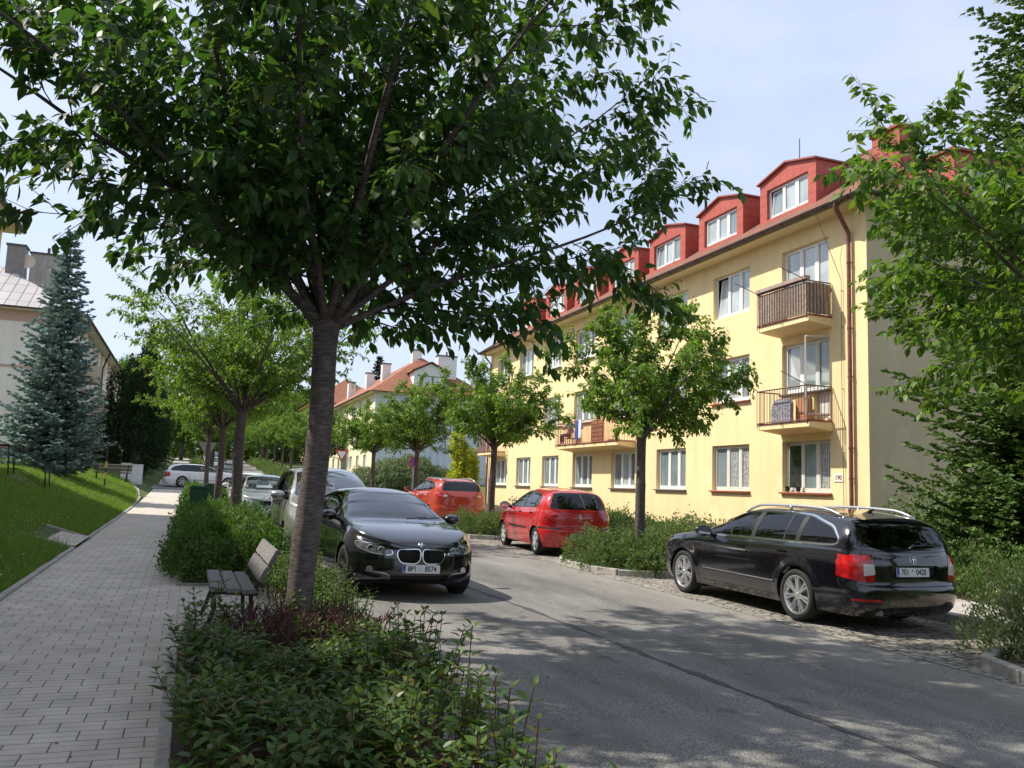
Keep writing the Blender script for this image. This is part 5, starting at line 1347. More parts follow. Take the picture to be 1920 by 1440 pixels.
# ------------------------------------------------ hatchback / SUV / van through one description
def build_hatch(S, name, label, pnt, style, rim, plates=None, glass=None, front=True, lampstyle='clio', nsp=7, extras=None, group=None):
    t, C, G = make_car(S, name, label, group)
    gap = C.reg('panel_gap', M_gap, .004)
    gf = glass or glassmat('front_side_glass', (.78, .85, .82), 1.2)
    ws = C.reg('windscreen', S.get('wsglass', gf), .004); rs = C.reg('rear_screen', S.get('rsglass', gf), .004); sw = C.reg('side_window', gf, .006); pl = C.reg('window_pillar', M_blackp, .003)
    hl = C.reg('headlight', M_lens, 0); tl = C.reg('tail_light', M_red, -.004); tw = C.reg('reversing_lens', M_redw, -.006)
    mo = C.reg('side_moulding', M_blackp, -.008); gr = C.reg('grille', M_gap, .02); bt = C.reg('bumper_trim', M_blackp, -.003); lb = C.reg('lower_cladding', M_blackp, -.002)
    H = S['H']; cz = S['cowl'][1]
    a, b, c, d = S['wsp']; C.carve(round_poly([(a, b), (c, d), (-c, d), (-a, b)], .05), 'yz', ws, lambda f: f.normal.x > .2 and f.calc_center_median().x < S['cowl'][0]+.15 and f.calc_center_median().z > cz-.02)
    a, b, c, d = S['rsp']; C.carve(round_poly([(a, b), (c, d), (-c, d), (-a, b)], .07), 'yz', rs, lambda f: f.normal.x < -.25 and f.calc_center_median().x < S['rsx'])
    dlo = round_poly(S['dlo'], .05, 3); C.carve(dlo, 'xz', pl, SIDEF)
    s_ = offset_poly(dlo, -.018)
    def clip(poly, f):
        out = []
        for i in range(len(poly)):
            p, q = poly[i-1], poly[i]; fp, fq = f(p), f(q)
            if (fp >= 0) != (fq >= 0): k = fp/(fp-fq); out.append((p[0]+(q[0]-p[0])*k, p[1]+(q[1]-p[1])*k))
            if fq >= 0: out.append(q)
        return out
    cuts = S['pillars']
    for i in range(len(cuts)+1):
        q = s_; k = .12
        if i > 0: q = clip(q, lambda p: (cuts[i-1]-.03-k*(p[1]-1.0))-p[0])
        if i < len(cuts): q = clip(q, lambda p: p[0]-(cuts[i]+.03-k*(p[1]-1.0)))
        if len(q) > 2: C.carve(q, 'xz', sw, SIDEF)
    for s in (1, -1):
        C.carve(round_poly([(s*u, v) for u, v in S['hl']], .03), 'yz', hl, FRONT)
        C.carve(round_poly([(s*u, v) for u, v in S['tl']], .03), 'yz', tl, lambda f: f.normal.x < -.02 and f.calc_center_median().x < S['tlx'])
        if 'tw' in S: C.carve(round_poly([(s*u, v) for u, v in S['tw']], .02), 'yz', tw, lambda f: f.normal.x < -.02 and f.calc_center_median().x < S['tlx'])
        if 'rb' in S: C.carve(round_poly([(s*u, v) for u, v in S['rb']], .01), 'yz', bt, REAR)
    if 'tls' in S: C.carve(round_poly(S['tls'], .03), 'xz', tl, lambda f: abs(f.calc_center_median().y) > S['W']*.34 and f.calc_center_median().x < S['tlx']+.1)
    for g in S['gr']: C.carve(round_poly(g, .03), 'yz', gr, FRONT)
    for g in S.get('mould', []): C.carve(g, 'xz', mo, SIDEF)
    for g in S['shut']: C.ribbon(g, .007, 'xz', gap, SIDEF)
    for g in S.get('rshut', []): C.ribbon(g, .007, 'yz', gap, REAR)
    if 'clad' in S: C.carve([(-4, 0), (4, 0), (4, S['clad']), (-4, S['clad'])], 'xz', lb, lambda f: True)
    finish_car(t, C, S, pnt)
    for s in (1, -1):
        for xw_ in S['xw']: wheel(t, xw_, s*(S['W']/2-.11), S['wr'], .195, S['rim'], style, rim, nsp, cap='rim')
        mirror_pod(t, S['mx'], s*(S['W']/2+.11), S['mz'], S.get('mmat', pnt), s, S.get('msz', 1))
        for (x, z) in S['handles']:
            p, nn = C.hit((x, s*3, z), (0, -s, 0)); y0, y1 = sorted((p.y-.01*s, p.y+.022*s))
            m = MB(); m.rbox(x-.08, x+.08, y0, y1, z-.014, z+.014, .006); m.build('door_handle', S.get('hmat', M_blackp), t, smooth=True, angle=40)
        if S.get('rails'):
            m = MB(); pts = []; x0, x1, y = S['rails']
            for k in range(15):
                x = x0+(x1-x0)*k/14; p, nn = C.hit((x, s*y, 3), (0, 0, -1)); pts.append((x, s*y, p.z+.004+.045*min(1, min(k, 14-k)/2)))
            m.tube(pts, .017, 8); m.build('roof_rail', P('rail_silver', (.62, .63, .64), .3, metal=.7), t, smooth=True)
    for (which, z, t1, t2, sep) in (plates or []):
        d_ = 1 if which == 'f' else -1
        p, nn = C.hit((4*d_, 0, z), (-d_, 0, 0)); plate(t, 'number_plate', face_frame(p+Vector((.012*d_, 0, 0)), (d_, 0, 0)), t1, t2, sep)
    if extras: extras(t, C, pnt)
    return t
def S_clio():
    return dict(W=1.70, H=1.49, zb=.20, wr=.305, xw=(1.29, -1.285), NM=100, arch=.345, flare=.02,
        top=[(2.05,.72),(1.95,.80),(1.7,.90),(1.3,.99),(1.05,1.03),(.75,1.18),(.35,1.36),(.0,1.46),(-.4,1.495),(-.9,1.48),(-1.4,1.435),(-1.58,1.39),(-1.75,1.20),(-1.88,1.02),(-1.94,.93)],
        shoulder=[(2.05,.70),(1.8,.80),(1.4,.90),(1.0,.94),(.3,.96),(-.6,.99),(-1.3,1.02),(-1.7,1.0),(-1.94,.92)],
        nose=[(.20,1.93),(.35,2.04),(.55,2.05),(.7,2.02),(.85,1.92)], tail=[(.20,-1.84),(.35,-1.93),(.55,-1.97),(.66,-1.93),(.85,-1.93),(1.03,-1.88)],
        sec=[(0,.93),(.15,.97),(.4,1.0),(.7,1.0),(.88,.98),(1,.935)], tum=[(-2,.42),(0,.42),(1,.45),(2,.2)], bow=(.5,.42), bown=(2.4,2.7), plan=[(2.1,.95),(1.2,1),(-1.2,1.0),(-1.9,.93)],
        cowl=(1.05,1.03), wsp=(.66,1.07,.52,1.43), rsp=(.665,1.03,.52,1.395), rsx=-1.3, dlo=[(1.02,.985),(.62,1.19),(.20,1.36),(-.15,1.405),(-.9,1.39),(-1.28,1.30),(-1.33,1.13),(-1.18,1.035)], pillars=[-.22,-1.02],
        hl=[(.45,.66),(.52,.80),(.80,.90),(.84,.80),(.74,.66)], tl=[(.56,.72),(.50,.88),(.52,.98),(.66,.99),(1,.95),(1,.70),(.66,.70)], tlx=-1.66, tls=[(-1.72,.96),(-1.70,.84),(-1.80,.72),(-2.2,.72),(-2.2,.97)],
        gr=[[(-.3,.64),(.3,.64),(.28,.56),(-.28,.56)],[(-.45,.42),(.45,.42),(.4,.28),(-.4,.28)]], mould=[[(.78,.54),(-.62,.54),(-.60,.575),(.78,.585)]],
        shut=[[(.84,.94),(.86,.7),(.82,.45),(.76,.30)],[(-.24,.97),(-.22,.7),(-.25,.45),(-.30,.30)],[(-1.16,1.0),(-1.0,.85),(-.90,.70),(-.86,.5),(-.90,.33)]], rshut=[[(-.68,.66),(0,.64),(.68,.66)]],
        rb=[(.45,.625),(.85,.64),(.85,.60),(.45,.585)], rim=.20, mx=.80, mz=1.03, mmat=M_blackp, handles=[(-.08,.90),(-.95,.92)], seatx=.05, dashx=.85, dashz=1.0, rsglass=glassmat('rear_clear', (.62, .68, .66), 1.1))
def x_clio(t, C, pnt):
    p, n = C.hit((-4, 0, .87), (1, 0, 0)); M = face_frame(p, n); m = MB()
    o_ = [(0, .06), (.034, 0), (0, -.06), (-.034, 0)]; i_ = [(0, .034), (.018, 0), (0, -.034), (-.018, 0)]
    for k in range(4):
        k2 = (k+1) % 4; m.prism([o_[k], o_[k2], i_[k2], i_[k]], 0, .008, 'z', M)
    m.build('badge', M_chrome, t)
    text_mesh('CLIO', .04, P('badge_grey', (.45, .35, .35), .4), 'lettering', t, face_frame(C.hit((-4, 0, .785), (1, 0, 0))[0], (-1, 0, .1)), .002, 1.2)
    m = MB(); m.tube([(.0, 0, 1.47), (-.12, 0, 1.60)], .004, 5); m.build('roof_aerial', M_blackp, t)
    p, n = C.hit((-4, 0, 1.08), (1, 0, 0)); m = MB(); m.tube([(p.x-.02, .02, 1.05), (p.x-.01, .35, 1.10)], [.014, .006], 6); m.build('rear_wiper', M_blackp, t)
def S_suv():
    d = dict(W=1.855, H=1.64, zb=.24, wr=.345, xw=(1.32, -1.32), NM=96, arch=.395, flare=.02,
        top=[(2.15,.85),(2.05,.95),(1.8,1.03),(1.3,1.10),(1.05,1.14),(.75,1.30),(.35,1.48),(.0,1.58),(-.4,1.625),(-1.0,1.61),(-1.6,1.56),(-1.80,1.50),(-1.98,1.27),(-2.10,1.10),(-2.18,1.0)],
        shoulder=[(2.15,.82),(1.8,.95),(1.3,1.02),(.9,1.05),(.2,1.08),(-.6,1.13),(-1.3,1.17),(-1.8,1.16),(-2.18,1.0)],
        nose=[(.24,2.0),(.4,2.13),(.6,2.15),(.85,2.1),(1.0,2.0)], tail=[(.24,-2.08),(.45,-2.18),(.62,-2.2),(.75,-2.16),(1.0,-2.15),(1.18,-2.08)],
        sec=[(0,.93),(.15,.97),(.4,1.0),(.7,1.0),(.88,.98),(1,.93)], tum=[(-2,.46),(0,.42),(1,.45),(2,.2)], bow=(.5,.42), bown=(2.5,2.8), plan=[(2.1,.96),(1.2,1),(-1.2,1.0),(-2.1,.93)],
        cowl=(1.05,1.14), wsp=(.70,1.18,.56,1.55), rsp=(.70,1.20,.56,1.52), rsx=-1.5, dlo=[(1.0,1.10),(.6,1.32),(.15,1.49),(-.2,1.53),(-.9,1.51),(-1.35,1.44),(-1.55,1.32),(-1.40,1.22)], pillars=[-.2,-1.05],
        hl=[(.45,.80),(.55,.90),(.88,.98),(.88,.84),(.7,.78)], tl=[(.50,1.0),(.52,1.10),(.70,1.13),(1,1.12),(1,1.0),(.75,.97)], tlx=-1.8, tw=[(.52,1.02),(.53,1.07),(.66,1.08),(.66,1.0)], tls=[(-1.78,1.12),(-1.85,1.0),(-2.3,1.0),(-2.3,1.12)],
        gr=[[(-.4,.88),(.4,.88),(.36,.76),(-.36,.76)],[(-.5,.5),(.5,.5),(.45,.34),(-.45,.34)]], shut=[[(.84,1.05),(.86,.7),(.8,.36)],[(-.22,1.08),(-.22,.7),(-.26,.36)],[(-1.2,1.15),(-1.0,.9),(-.92,.6),(-.95,.38)]], rshut=[[(-.7,.72),(0,.70),(.7,.72)]],
        rim=.225, mx=.80, mz=1.18, handles=[(-.08,1.0),(-.98,1.03)], hmat=None, rails=(.1,-1.6,.60), clad=.36, seatx=.05, dashx=.85, dashz=1.08, rsglass=glassmat('privacy_glass', (.05, .055, .055), 1.25))
    return d
def S_van():
    return dict(W=1.84, H=1.74, zb=.20, wr=.325, xw=(1.40, -1.40), NM=96, arch=.365, flare=.014,
        top=[(2.33,.80),(2.22,.90),(2.0,.99),(1.65,1.08),(1.45,1.14),(1.1,1.35),(.70,1.56),(.35,1.68),(-.1,1.735),(-.8,1.745),(-1.6,1.72),(-2.05,1.66),(-2.2,1.50),(-2.33,1.2),(-2.38,1.05)],
        shoulder=[(2.33,.78),(2.1,.87),(1.7,.97),(1.3,1.02),(.5,1.04),(-.6,1.05),(-1.6,1.06),(-2.38,1.0)],
        nose=[(.20,2.2),(.35,2.31),(.55,2.33),(.75,2.28),(.9,2.2)], tail=[(.20,-2.3),(.4,-2.38),(.6,-2.4),(1.0,-2.38),(1.1,-2.35)],
        sec=[(0,.93),(.15,.97),(.4,1.0),(.7,1.0),(.88,.985),(1,.95)], tum=[(-2.5,.26),(0,.28),(1.2,.34),(2.3,.2)], bow=(.62,.34), bown=(2.4,3.0), plan=[(2.3,.94),(1.3,1),(-1.4,1.0),(-2.3,.95)],
        cowl=(1.5,1.14), wsp=(.74,1.16,.60,1.66), rsp=(.62,1.15,.55,1.6), rsx=-1.9, dlo=[(1.42,1.06),(1.0,1.30),(.62,1.50),(.30,1.61),(-.2,1.65),(-1.2,1.64),(-1.9,1.58),(-2.05,1.2),(-1.95,1.10)], pillars=[.95,-.12,-1.15],
        hl=[(.44,.62),(.46,.74),(.64,.90),(.84,.96),(.88,.84),(.80,.66),(.60,.60)], tl=[(.6,.9),(.62,1.5),(1,1.5),(1,.9)], tlx=-2.1,
        gr=[[(-.28,.72),(.28,.72),(.25,.64),(-.25,.64)],[(-.5,.46),(.5,.46),(.42,.30),(-.42,.30)],[(-.80,.42),(-.60,.36),(-.66,.28),(-.78,.30)],[(.80,.42),(.60,.36),(.66,.28),(.78,.30)]],
        shut=[[(1.22,1.02),(1.2,.7),(1.1,.32)],[(-.02,1.04),(0,.7),(-.05,.32)],[(-1.15,1.05),(-1.0,.8),(-.98,.5)]], mould=[[(1.0,.52),(-.95,.52),(-.95,.555),(1.0,.555)]],
        rim=.215, mx=1.05, mz=1.16, msz=1.15, handles=[(.12,.95),(-.9,.96)], seatx=.35, dashx=1.2, dashz=1.08, wsglass=glassmat('van_screen', (.34, .28, .46), 3.2))
def S_fabia():
    return dict(W=1.64, H=1.49, zb=.19, wr=.30, xw=(1.25, -1.20), NM=90, arch=.335, flare=.014,
        top=[(2.02,.76),(1.92,.84),(1.6,.94),(1.2,1.0),(1.0,1.04),(.7,1.18),(.35,1.36),(.05,1.46),(-.3,1.495),(-.9,1.49),(-1.5,1.45),(-1.68,1.38),(-1.85,1.15),(-1.96,.98),(-1.98,.93)],
        shoulder=[(2.02,.74),(1.7,.84),(1.3,.91),(1.0,.94),(.2,.96),(-.8,.98),(-1.5,1.0),(-1.98,.92)],
        nose=[(.19,1.9),(.35,2.0),(.55,2.02),(.72,1.99),(.88,1.9)], tail=[(.19,-1.9),(.4,-1.97),(.6,-1.99),(.9,-1.97),(1.0,-1.94)],
        sec=[(0,.93),(.15,.97),(.4,1.0),(.7,1.0),(.88,.98),(1,.94)], tum=[(-2,.34),(0,.36),(1,.42),(2,.2)], bow=(.42,.34), bown=(2.6,3.0), plan=[(2.0,.96),(1.2,1),(-1.2,1),(-1.9,.95)],
        cowl=(1.0,1.04), wsp=(.64,1.07,.53,1.43), rsp=(.56,1.06,.48,1.38), rsx=-1.5, dlo=[(.98,.98),(.6,1.18),(.18,1.36),(-.2,1.41),(-1.1,1.40),(-1.45,1.34),(-1.55,1.08),(-1.45,1.02)], pillars=[-.2,-1.05],
        hl=[(.40,.62),(.41,.74),(.55,.84),(.76,.87),(.80,.76),(.72,.64),(.52,.60)], tl=[(.55,.75),(.55,.98),(1,.98),(1,.75)], tlx=-1.75,
        gr=[[(-.30,.76),(.30,.76),(.26,.64),(-.26,.64)],[(-.48,.40),(.48,.40),(.44,.27),(-.44,.27)]], shut=[[(.82,.94),(.84,.7),(.78,.3)],[(-.22,.96),(-.2,.7),(-.25,.3)],[(-1.1,.98),(-.95,.8),(-.88,.5)]],
        rim=.19, mx=.72, mz=1.03, handles=[(-.06,.88),(-.95,.89)], seatx=.05, dashx=.82, dashz=.98)
def x_front(chrome=True):
    def f(t, C, pnt):
        p, n = C.hit((4, 0, .71), (-1, 0, 0))
        if chrome:
            m = MB(); m.tube([(p.x-.005, -.29, .775), (p.x+.01, 0, .785), (p.x-.005, .29, .775)], .012, 6); m.build('grille_bar', M_chrome, t)
        M = face_frame(C.hit((4, 0, .84), (-1, 0, 0))[0], (1, 0, .4)); disc(t, 'badge', M, .04, M_chrome, .006)
        m = MB(); m.tube([(1.05, .1, 1.06), (.98, .5, 1.07)], .008, 5); m.tube([(1.05, -.35, 1.06), (.98, .05, 1.07)], .008, 5); m.build('wiper', M_blackp, t)
    return f
def put_car(t, x, y, heading, roll=0, pitch=None):
    """heading: angle of the nose from +X, counter-clockwise"""
    sl = (zg(y+1)-zg(y-1))/2*math.sin(heading)
    t.location = (x, y, zg(y)+.008)
    t.rotation_euler = (Matrix.Rotation(heading, 4, 'Z') @ Matrix.Rotation(-math.atan(sl), 4, 'Y') @ Matrix.Rotation(roll, 4, 'X')).to_euler()
    return t
P_black = paint('paint_black', (.004, .004, .006), rough=.12, spec=.6)
coupe = build_coupe(); put_car(coupe, 2.84, 13.35, R(-90+3), roll=R(-1.2))
est = build_estate('parked_car', 'black estate car with silver roof rails parked on the cobbled bay at the right', P_black, M_alloy, ('7E1', '0420', '*'))
put_car(est, 8.16, 10.45, R(90)); est.scale = (.965,)*3
clio = build_hatch(S_clio(), 'parked_car', 'bright red five-door hatchback parked between two shrub beds', paint('paint_red', (.50, .012, .015), rough=.25), 'cover', M_hub, [('r', .45, '2ST', '5287', '')], extras=x_clio, nsp=6)
put_car(clio, 8.26, 19.3, R(86))
suv = build_hatch(S_suv(), 'parked_car', 'orange compact SUV with roof rails and dark rear glass beyond the red hatchback', paint('paint_orange', (.46, .042, .012), rough=.25), 'single', M_alloy, nsp=6)
put_car(suv, 8.36, 29.4, R(93.5))
van = build_hatch(S_van(), 'parked_car', 'silver people carrier with purplish windscreen behind the black coupe', paint('paint_silver', (.40, .40, .385), metal=.6, rough=.32), 'single', M_alloy, extras=x_front(False))
put_car(van, 2.70, 18.75, R(-90))
fab = build_hatch(S_fabia(), 'parked_car', 'pale grey green hatchback facing the camera behind the silver people carrier', paint('paint_sage', (.33, .37, .355), metal=.5, rough=.32), 'cover', M_hub, [('f', .50, '5L3', '2280', '')], extras=x_front(True), nsp=7)
put_car(fab, 2.2, 27.6, R(-90))
P_white = paint('paint_white', (.74, .74, .72), rough=.3)
wht = build_estate('parked_car', 'white estate car crossing the end of the path with red tail light towards us', P_white, M_alloy, None, rails=False, n=5, style='single', detail=False)
put_car(wht, .9, 59.0, R(4))
w2 = copy_tree(fab, label='white hatchback parked behind the pale grey green one', swap={'paint_sage': P_white}); put_car(w2, 2.2, 34.2, R(-90))
P_dark = paint('paint_dark_grey', (.03, .032, .036), rough=.3)
w3 = copy_tree(fab, label='dark hatchback just beyond the white estate at the crossing', swap={'paint_sage': P_dark}); put_car(w3, 2.6, 67, R(-90))
for i, (x, y, pm, lb) in enumerate(((2.3, 84, P_white, 'nearest white car of the far row beyond the crossing'), (2.3, 90, P_dark, 'dark car second in the far row beyond the crossing'), (2.3, 96, P_white, 'white car third in the far row beyond the crossing'), (2.3, 102, MATS['paint_silver'], 'silver car fourth in the far row beyond the crossing'), (2.4, 108, P_white, 'farthest white car of the row beyond the crossing'))):
    c = copy_tree(fab, label=lb, swap={'paint_sage': pm}); put_car(c, x, y, R(-90)); c['group'] = 'cars parked beyond the crossing'
# ================================================================ PLANTS
LEAF = np.array([(0,0,0),(-.27,.32,.07),(.27,.32,.07),(-.22,.66,.04),(.22,.66,.04),(0,1.1,-.10),(0,.42,-.01)])
LEAFQ = np.array([(0,6,3,1),(0,2,4,6),(6,4,5,3)])
DIAM = np.array([(0,0,0),(.30,.45,.05),(0,1,0),(-.30,.45,.05)]); DIAMQ = np.array([(0,1,2,3)])
def unit(a): return a/np.maximum(1e-9, np.linalg.norm(a, axis=1, keepdims=True))
def leaves(P_, D, N_, size, tmpl=LEAF, quads=LEAFQ, wid=1.0):
    """P_ positions, D leaf axis, N_ rough normal; returns verts, faces"""
    D = unit(D); X = unit(np.cross(D, N_)); Z = np.cross(X, D); s = np.asarray(size).reshape(-1, 1, 1)
    t = tmpl[None]
    V = P_[:, None, :]+s*(t[..., 0:1]*wid*X[:, None, :]+t[..., 1:2]*D[:, None, :]+t[..., 2:3]*Z[:, None, :])
    n = len(P_); k = len(tmpl)
    F = quads[None]+(np.arange(n)*k)[:, None, None]
    return V.reshape(-1, 3), F.reshape(-1, 4)
def rv(r): return Vector((r.gauss(0, 1), r.gauss(0, 1), r.gauss(0, 1)))
def branch_path(r, p, d, L, n, curl, up):
    pts = [Vector(p)]; d = Vector(d).normalized()
    for i in range(n):
        d = (d+rv(r)*curl+Vector((0, 0, up))).normalized(); pts.append(pts[-1]+d*(L/n))
    return pts
def make_tree(name, seed, label, cat, fork=3.15, rad=4.2, top=4.6, tr=.17, nl=12, ns=11, ntw=11, nlf=13, leaf=.088, lean=(0, 0), lm=None, elmin=10, bark=None, group=None, detail=True, droop=.75, tmpl=None, qmin=.07):
    r = random.Random(seed); rg = np.random.default_rng(seed)
    t = thing(name, label, cat, group=group)
    wood = MB(); LP = []; LD = []
    # trunk
    n = 40; pts = []; rr = []
    for k in range(n+1):
        q = k/n; z = fork*q-.15*(1-q)
        pts.append((lean[0]*q+.02*math.sin(q*7+seed), lean[1]*q+.015*math.cos(q*5+seed), z)); rr.append(tr*(1.0+.14*math.exp(-q*14)-.10*q+.035*math.sin(q*11+seed)+.05*math.exp(-((q-.36)/.03)**2)+.06*math.exp(-((q-.62)/.02)**2)+.22*max(0, (q-.90)/.10)**2))
    wood.tube(pts, rr, 28)
    for i in range(len(wood.v)):
        x, y, z = wood.v[i]; a = math.atan2(y, x); q = z/fork
        k_ = 1+.030*math.sin(3*a+z*2.1+seed)+.018*math.sin(7*a-z*5)+.012*math.sin(z*47+3*math.sin(a*2))+.10*math.exp(-max(0, z)*7)*math.sin(4*a+1)
        cx_, cy_ = lean[0]*q, lean[1]*q; wood.v[i] = (cx_+(x-cx_)*k_, cy_+(y-cy_)*k_, z)
    F0 = Vector(pts[-1])
    bk = MB(); twig_m = MB()
    for i in range(nl):
        a = 2*math.pi*(i*0.618034)+r.uniform(-.25, .25); el = R(elmin+(82-elmin)*((i+.5)/nl)**1.1)
        d = Vector((math.cos(a)*math.cos(el), math.sin(a)*math.cos(el), math.sin(el)))
        L = 1/math.sqrt((math.cos(el)/rad)**2+(math.sin(el)/top)**2)*r.uniform(.90, 1.02)
        pp = branch_path(r, F0-Vector((0, 0, .12)), (d+Vector((0, 0, .45 if el < .6 else 0))).normalized(), L*1.0, 12, .055, -.012 if el < .6 else .0)
        r0 = tr*r.uniform(.28, .40); rad_i = [r0*(1-.80*(k/12)**.8) for k in range(13)]; rad_i[0] *= 1.5
        wood.tube(pp, rad_i, 8)
        for j in range(ns):
            q = qmin+(1-qmin)*(j+r.random())/ns; k = min(11, int(q*12)); b0 = pp[k].lerp(pp[k+1], q*12-k); ax = (pp[k+1]-pp[k]).normalized()
            side = ax.cross(rv(r)).normalized(); dd = (ax*r.uniform(.5, 1.0)+side*r.uniform(.6, 1.0)+Vector((0, 0, .12))).normalized()
            SL = (.30+.20*(1-q))*rad*r.uniform(.6, 1.05)*(1 if q < .9 else .8)
            sp = branch_path(r, b0, dd, SL, 7, .10, .01)
            if detail: twig_m.tube(sp, [max(.0035, rad_i[k]*.36*(1-.8*m_/7)) for m_ in range(8)], 5, cap=False)
            for u in range(ntw):
                q2 = .12+.88*(u+r.random())/ntw; k2 = min(6, int(q2*7)); c0 = sp[k2].lerp(sp[k2+1], q2*7-k2); ax2 = (sp[k2+1]-sp[k2]).normalized()
                sd = ax2.cross(rv(r)).normalized(); d3 = (ax2*r.uniform(.4, 1)+sd*r.uniform(.5, 1)+Vector((0, 0, .1))).normalized()
                TL = r.uniform(.20, .46)*(rad/4.2)**.5
                tp = branch_path(r, c0, d3, TL, 3, .12, -.03)
                if detail: twig_m.tube(tp, [.0045, .0035, .003, .002], 3, cap=False)
                for m_ in range(nlf):
                    q3 = (m_+.6)/nlf*3; k3 = min(2, int(q3)); pz = tp[k3].lerp(tp[k3+1], q3-k3); a3 = (tp[k3+1]-tp[k3]).normalized()
                    s3 = a3.cross(rv(r)).normalized()
                    LP.append(pz+s3*.02); LD.append(a3*.45+s3*.75+Vector((0, 0, -droop))+rv(r)*.12)
    wood.build('trunk', bark or M_bark, t, smooth=True)
    if detail and twig_m.v: 
        o = twig_m.build('twigs', M_twig, t, smooth=True, fixn=False)
    P_ = np.array(LP); D = np.array(LD); n = len(P_)
    N_ = rg.normal(0, .55, (n, 3))+np.array([0, 0, 1.0])
    sz = leaf*rg.uniform(.65, 1.2, n)
    V, F = leaves(P_, D, N_, sz, *( (LEAF, LEAFQ) if tmpl is None else tmpl))
    np_mesh('crown', V, F, lm or M_leaf, t)
    return t
def barkmat(name, c1, c2, band=True):
    m, n, l, b = node_mat(name)
    t = n.new('ShaderNodeTexCoord'); mp = n.new('ShaderNodeMapping'); mp.inputs['Scale'].default_value = (6, 6, 48); l.new(t.outputs['Object'], mp.inputs[0])
    z = n.new('ShaderNodeTexNoise'); z.inputs['Scale'].default_value = 1.6; z.inputs['Detail'].default_value = 6; z.inputs['Roughness'].default_value = .65; l.new(mp.outputs[0], z.inputs['Vector'])
    z2 = n.new('ShaderNodeTexNoise'); z2.inputs['Scale'].default_value = 9; z2.inputs['Detail'].default_value = 6; l.new(t.outputs['Object'], z2.inputs['Vector'])
    rp = n.new('ShaderNodeValToRGB'); e = rp.color_ramp.elements; e[0].position = .47; e[0].color = (*[a*.55+b_*.45 for a, b_ in zip(c1, c2)], 1); e[1].position = .64; e[1].color = (*c2, 1); k_ = e.new(.38); k_.color = (*c1, 1)
    l.new(z.outputs[0], rp.inputs[0])
    x = n.new('ShaderNodeMix'); x.data_type = 'RGBA'; x.blend_type = 'MULTIPLY'; x.inputs['Factor'].default_value = .6; l.new(rp.outputs[0], x.inputs['A'])
    r2 = n.new('ShaderNodeValToRGB'); r2.color_ramp.elements[0].position = .35; r2.color_ramp.elements[0].color = (.45, .42, .42, 1); r2.color_ramp.elements[1].position = .6; r2.color_ramp.elements[1].color = (1, 1, .98, 1)
    l.new(z2.outputs[0], r2.inputs[0]); l.new(r2.outputs[0], x.inputs['B']); l.new(x.outputs['Result'], b.inputs['Base Color']); b.inputs['Roughness'].default_value = .75
    u = n.new('ShaderNodeBump'); u.inputs['Strength'].default_value = .5; u.inputs['Distance'].default_value = .008; l.new(z.outputs[0], u.inputs['Height']); l.new(u.outputs[0], b.inputs['Normal'])
    return m
M_bark = barkmat('cherry_bark', (.045, .032, .029), (.17, .135, .12))
M_twig = P('twig_bark', (.035, .025, .022), .8)
M_leaf = leafmat('cherry_leaf', (.036, .082, .026), (.066, .132, .036), .36, .42, (.085, .11, .03))
M_leafb = leafmat('cherry_leaf_sunlit', (.095, .175, .032), (.17, .265, .05), .38, .45, (.17, .19, .045))  # lit copy of the cherry leaf: sunlight put into the colour
M_leafm = leafmat('cherry_leaf_part_lit', (.070, .14, .028), (.13, .21, .042), .38, .45, (.14, .16, .04))  # cherry leaf with some of the sunlight painted in, between the other two
# ---- street trees
big = make_tree('cherry_tree', 41, 'large dark cherry tree in the foreground with a thick banded trunk', 'tree', fork=3.12, rad=4.45, top=5.0, tr=.130, nl=18, ns=15, ntw=13, nlf=10, leaf=.134, lean=(.18, 0), elmin=8, group='street cherry trees')
big.location = (1.05, 8.37, zg(8.37)); big.rotation_euler = (0, R(-1.3), 0); big.scale = (.96, .98, 1.0)
midp = make_tree('cherry_tree', 12, 'second tree along the path, its trunk just left of the foreground trunk', 'tree', fork=3.15, rad=3.6, top=4.0, tr=.135, nl=15, ns=12, ntw=10, nlf=11, leaf=.105, lean=(.03, 0), elmin=10, lm=M_leafb, group='street cherry trees')
midp.location = (1.08, 22.3, zg(22.3))
t3 = copy_tree(midp, (.98, 31.4, zg(31.4)), R(160), 'third tree along the path, standing by the green bins', scale=(.9, .9, .98))
t4 = copy_tree(midp, (.72, 41.5, zg(41.5)), R(250), 'fourth tree along the path, farthest before the crossing', scale=(.82, .82, .98))
t5 = copy_tree(big, (9.75, 5.75, zg(5.75)+.05), R(95), 'large sunlit tree leaning in at the right edge above the black estate car', scale=(.90, .90, .84), swap={'cherry_leaf': M_leafm})
sm = make_tree('cherry_tree', 21, 'young cherry tree in the bed between the black estate and the red hatchback', 'tree', fork=2.62, rad=2.3, top=2.8, tr=.100, nl=14, ns=10, ntw=11, nlf=13, leaf=.094, lm=M_leafb, elmin=14, group='street cherry trees')
sm.location = (8.3, 15.0, zg(15)+.06); sm.rotation_euler = (0, 0, R(20))
sm2 = make_tree('cherry_tree', 33, 'young cherry tree in the bed between the red hatchback and the orange SUV', 'tree', fork=2.6, rad=2.3, top=2.6, tr=.10, nl=13, ns=10, ntw=11, nlf=13, leaf=.095, lm=M_leafb, elmin=18, group='street cherry trees')
sm2.location = (8.25, 23.7, zg(23.7)+.06)
copy_tree(sm, (8.25, 32.7, zg(32.7)+.06), R(130), 'young cherry tree just beyond the orange SUV by the round blue sign')
copy_tree(sm2, (8.2, 41.0, zg(41)+.06), R(200), 'young cherry tree farthest along the right row before the crossing')
far = [(8.2, 68), (8.2, 77), (8.3, 86), (8.3, 95), (8.3, 104), (8.3, 113), (1.6, 70), (1.6, 79), (1.6, 88), (1.5, 97), (1.5, 106), (1.5, 116)]
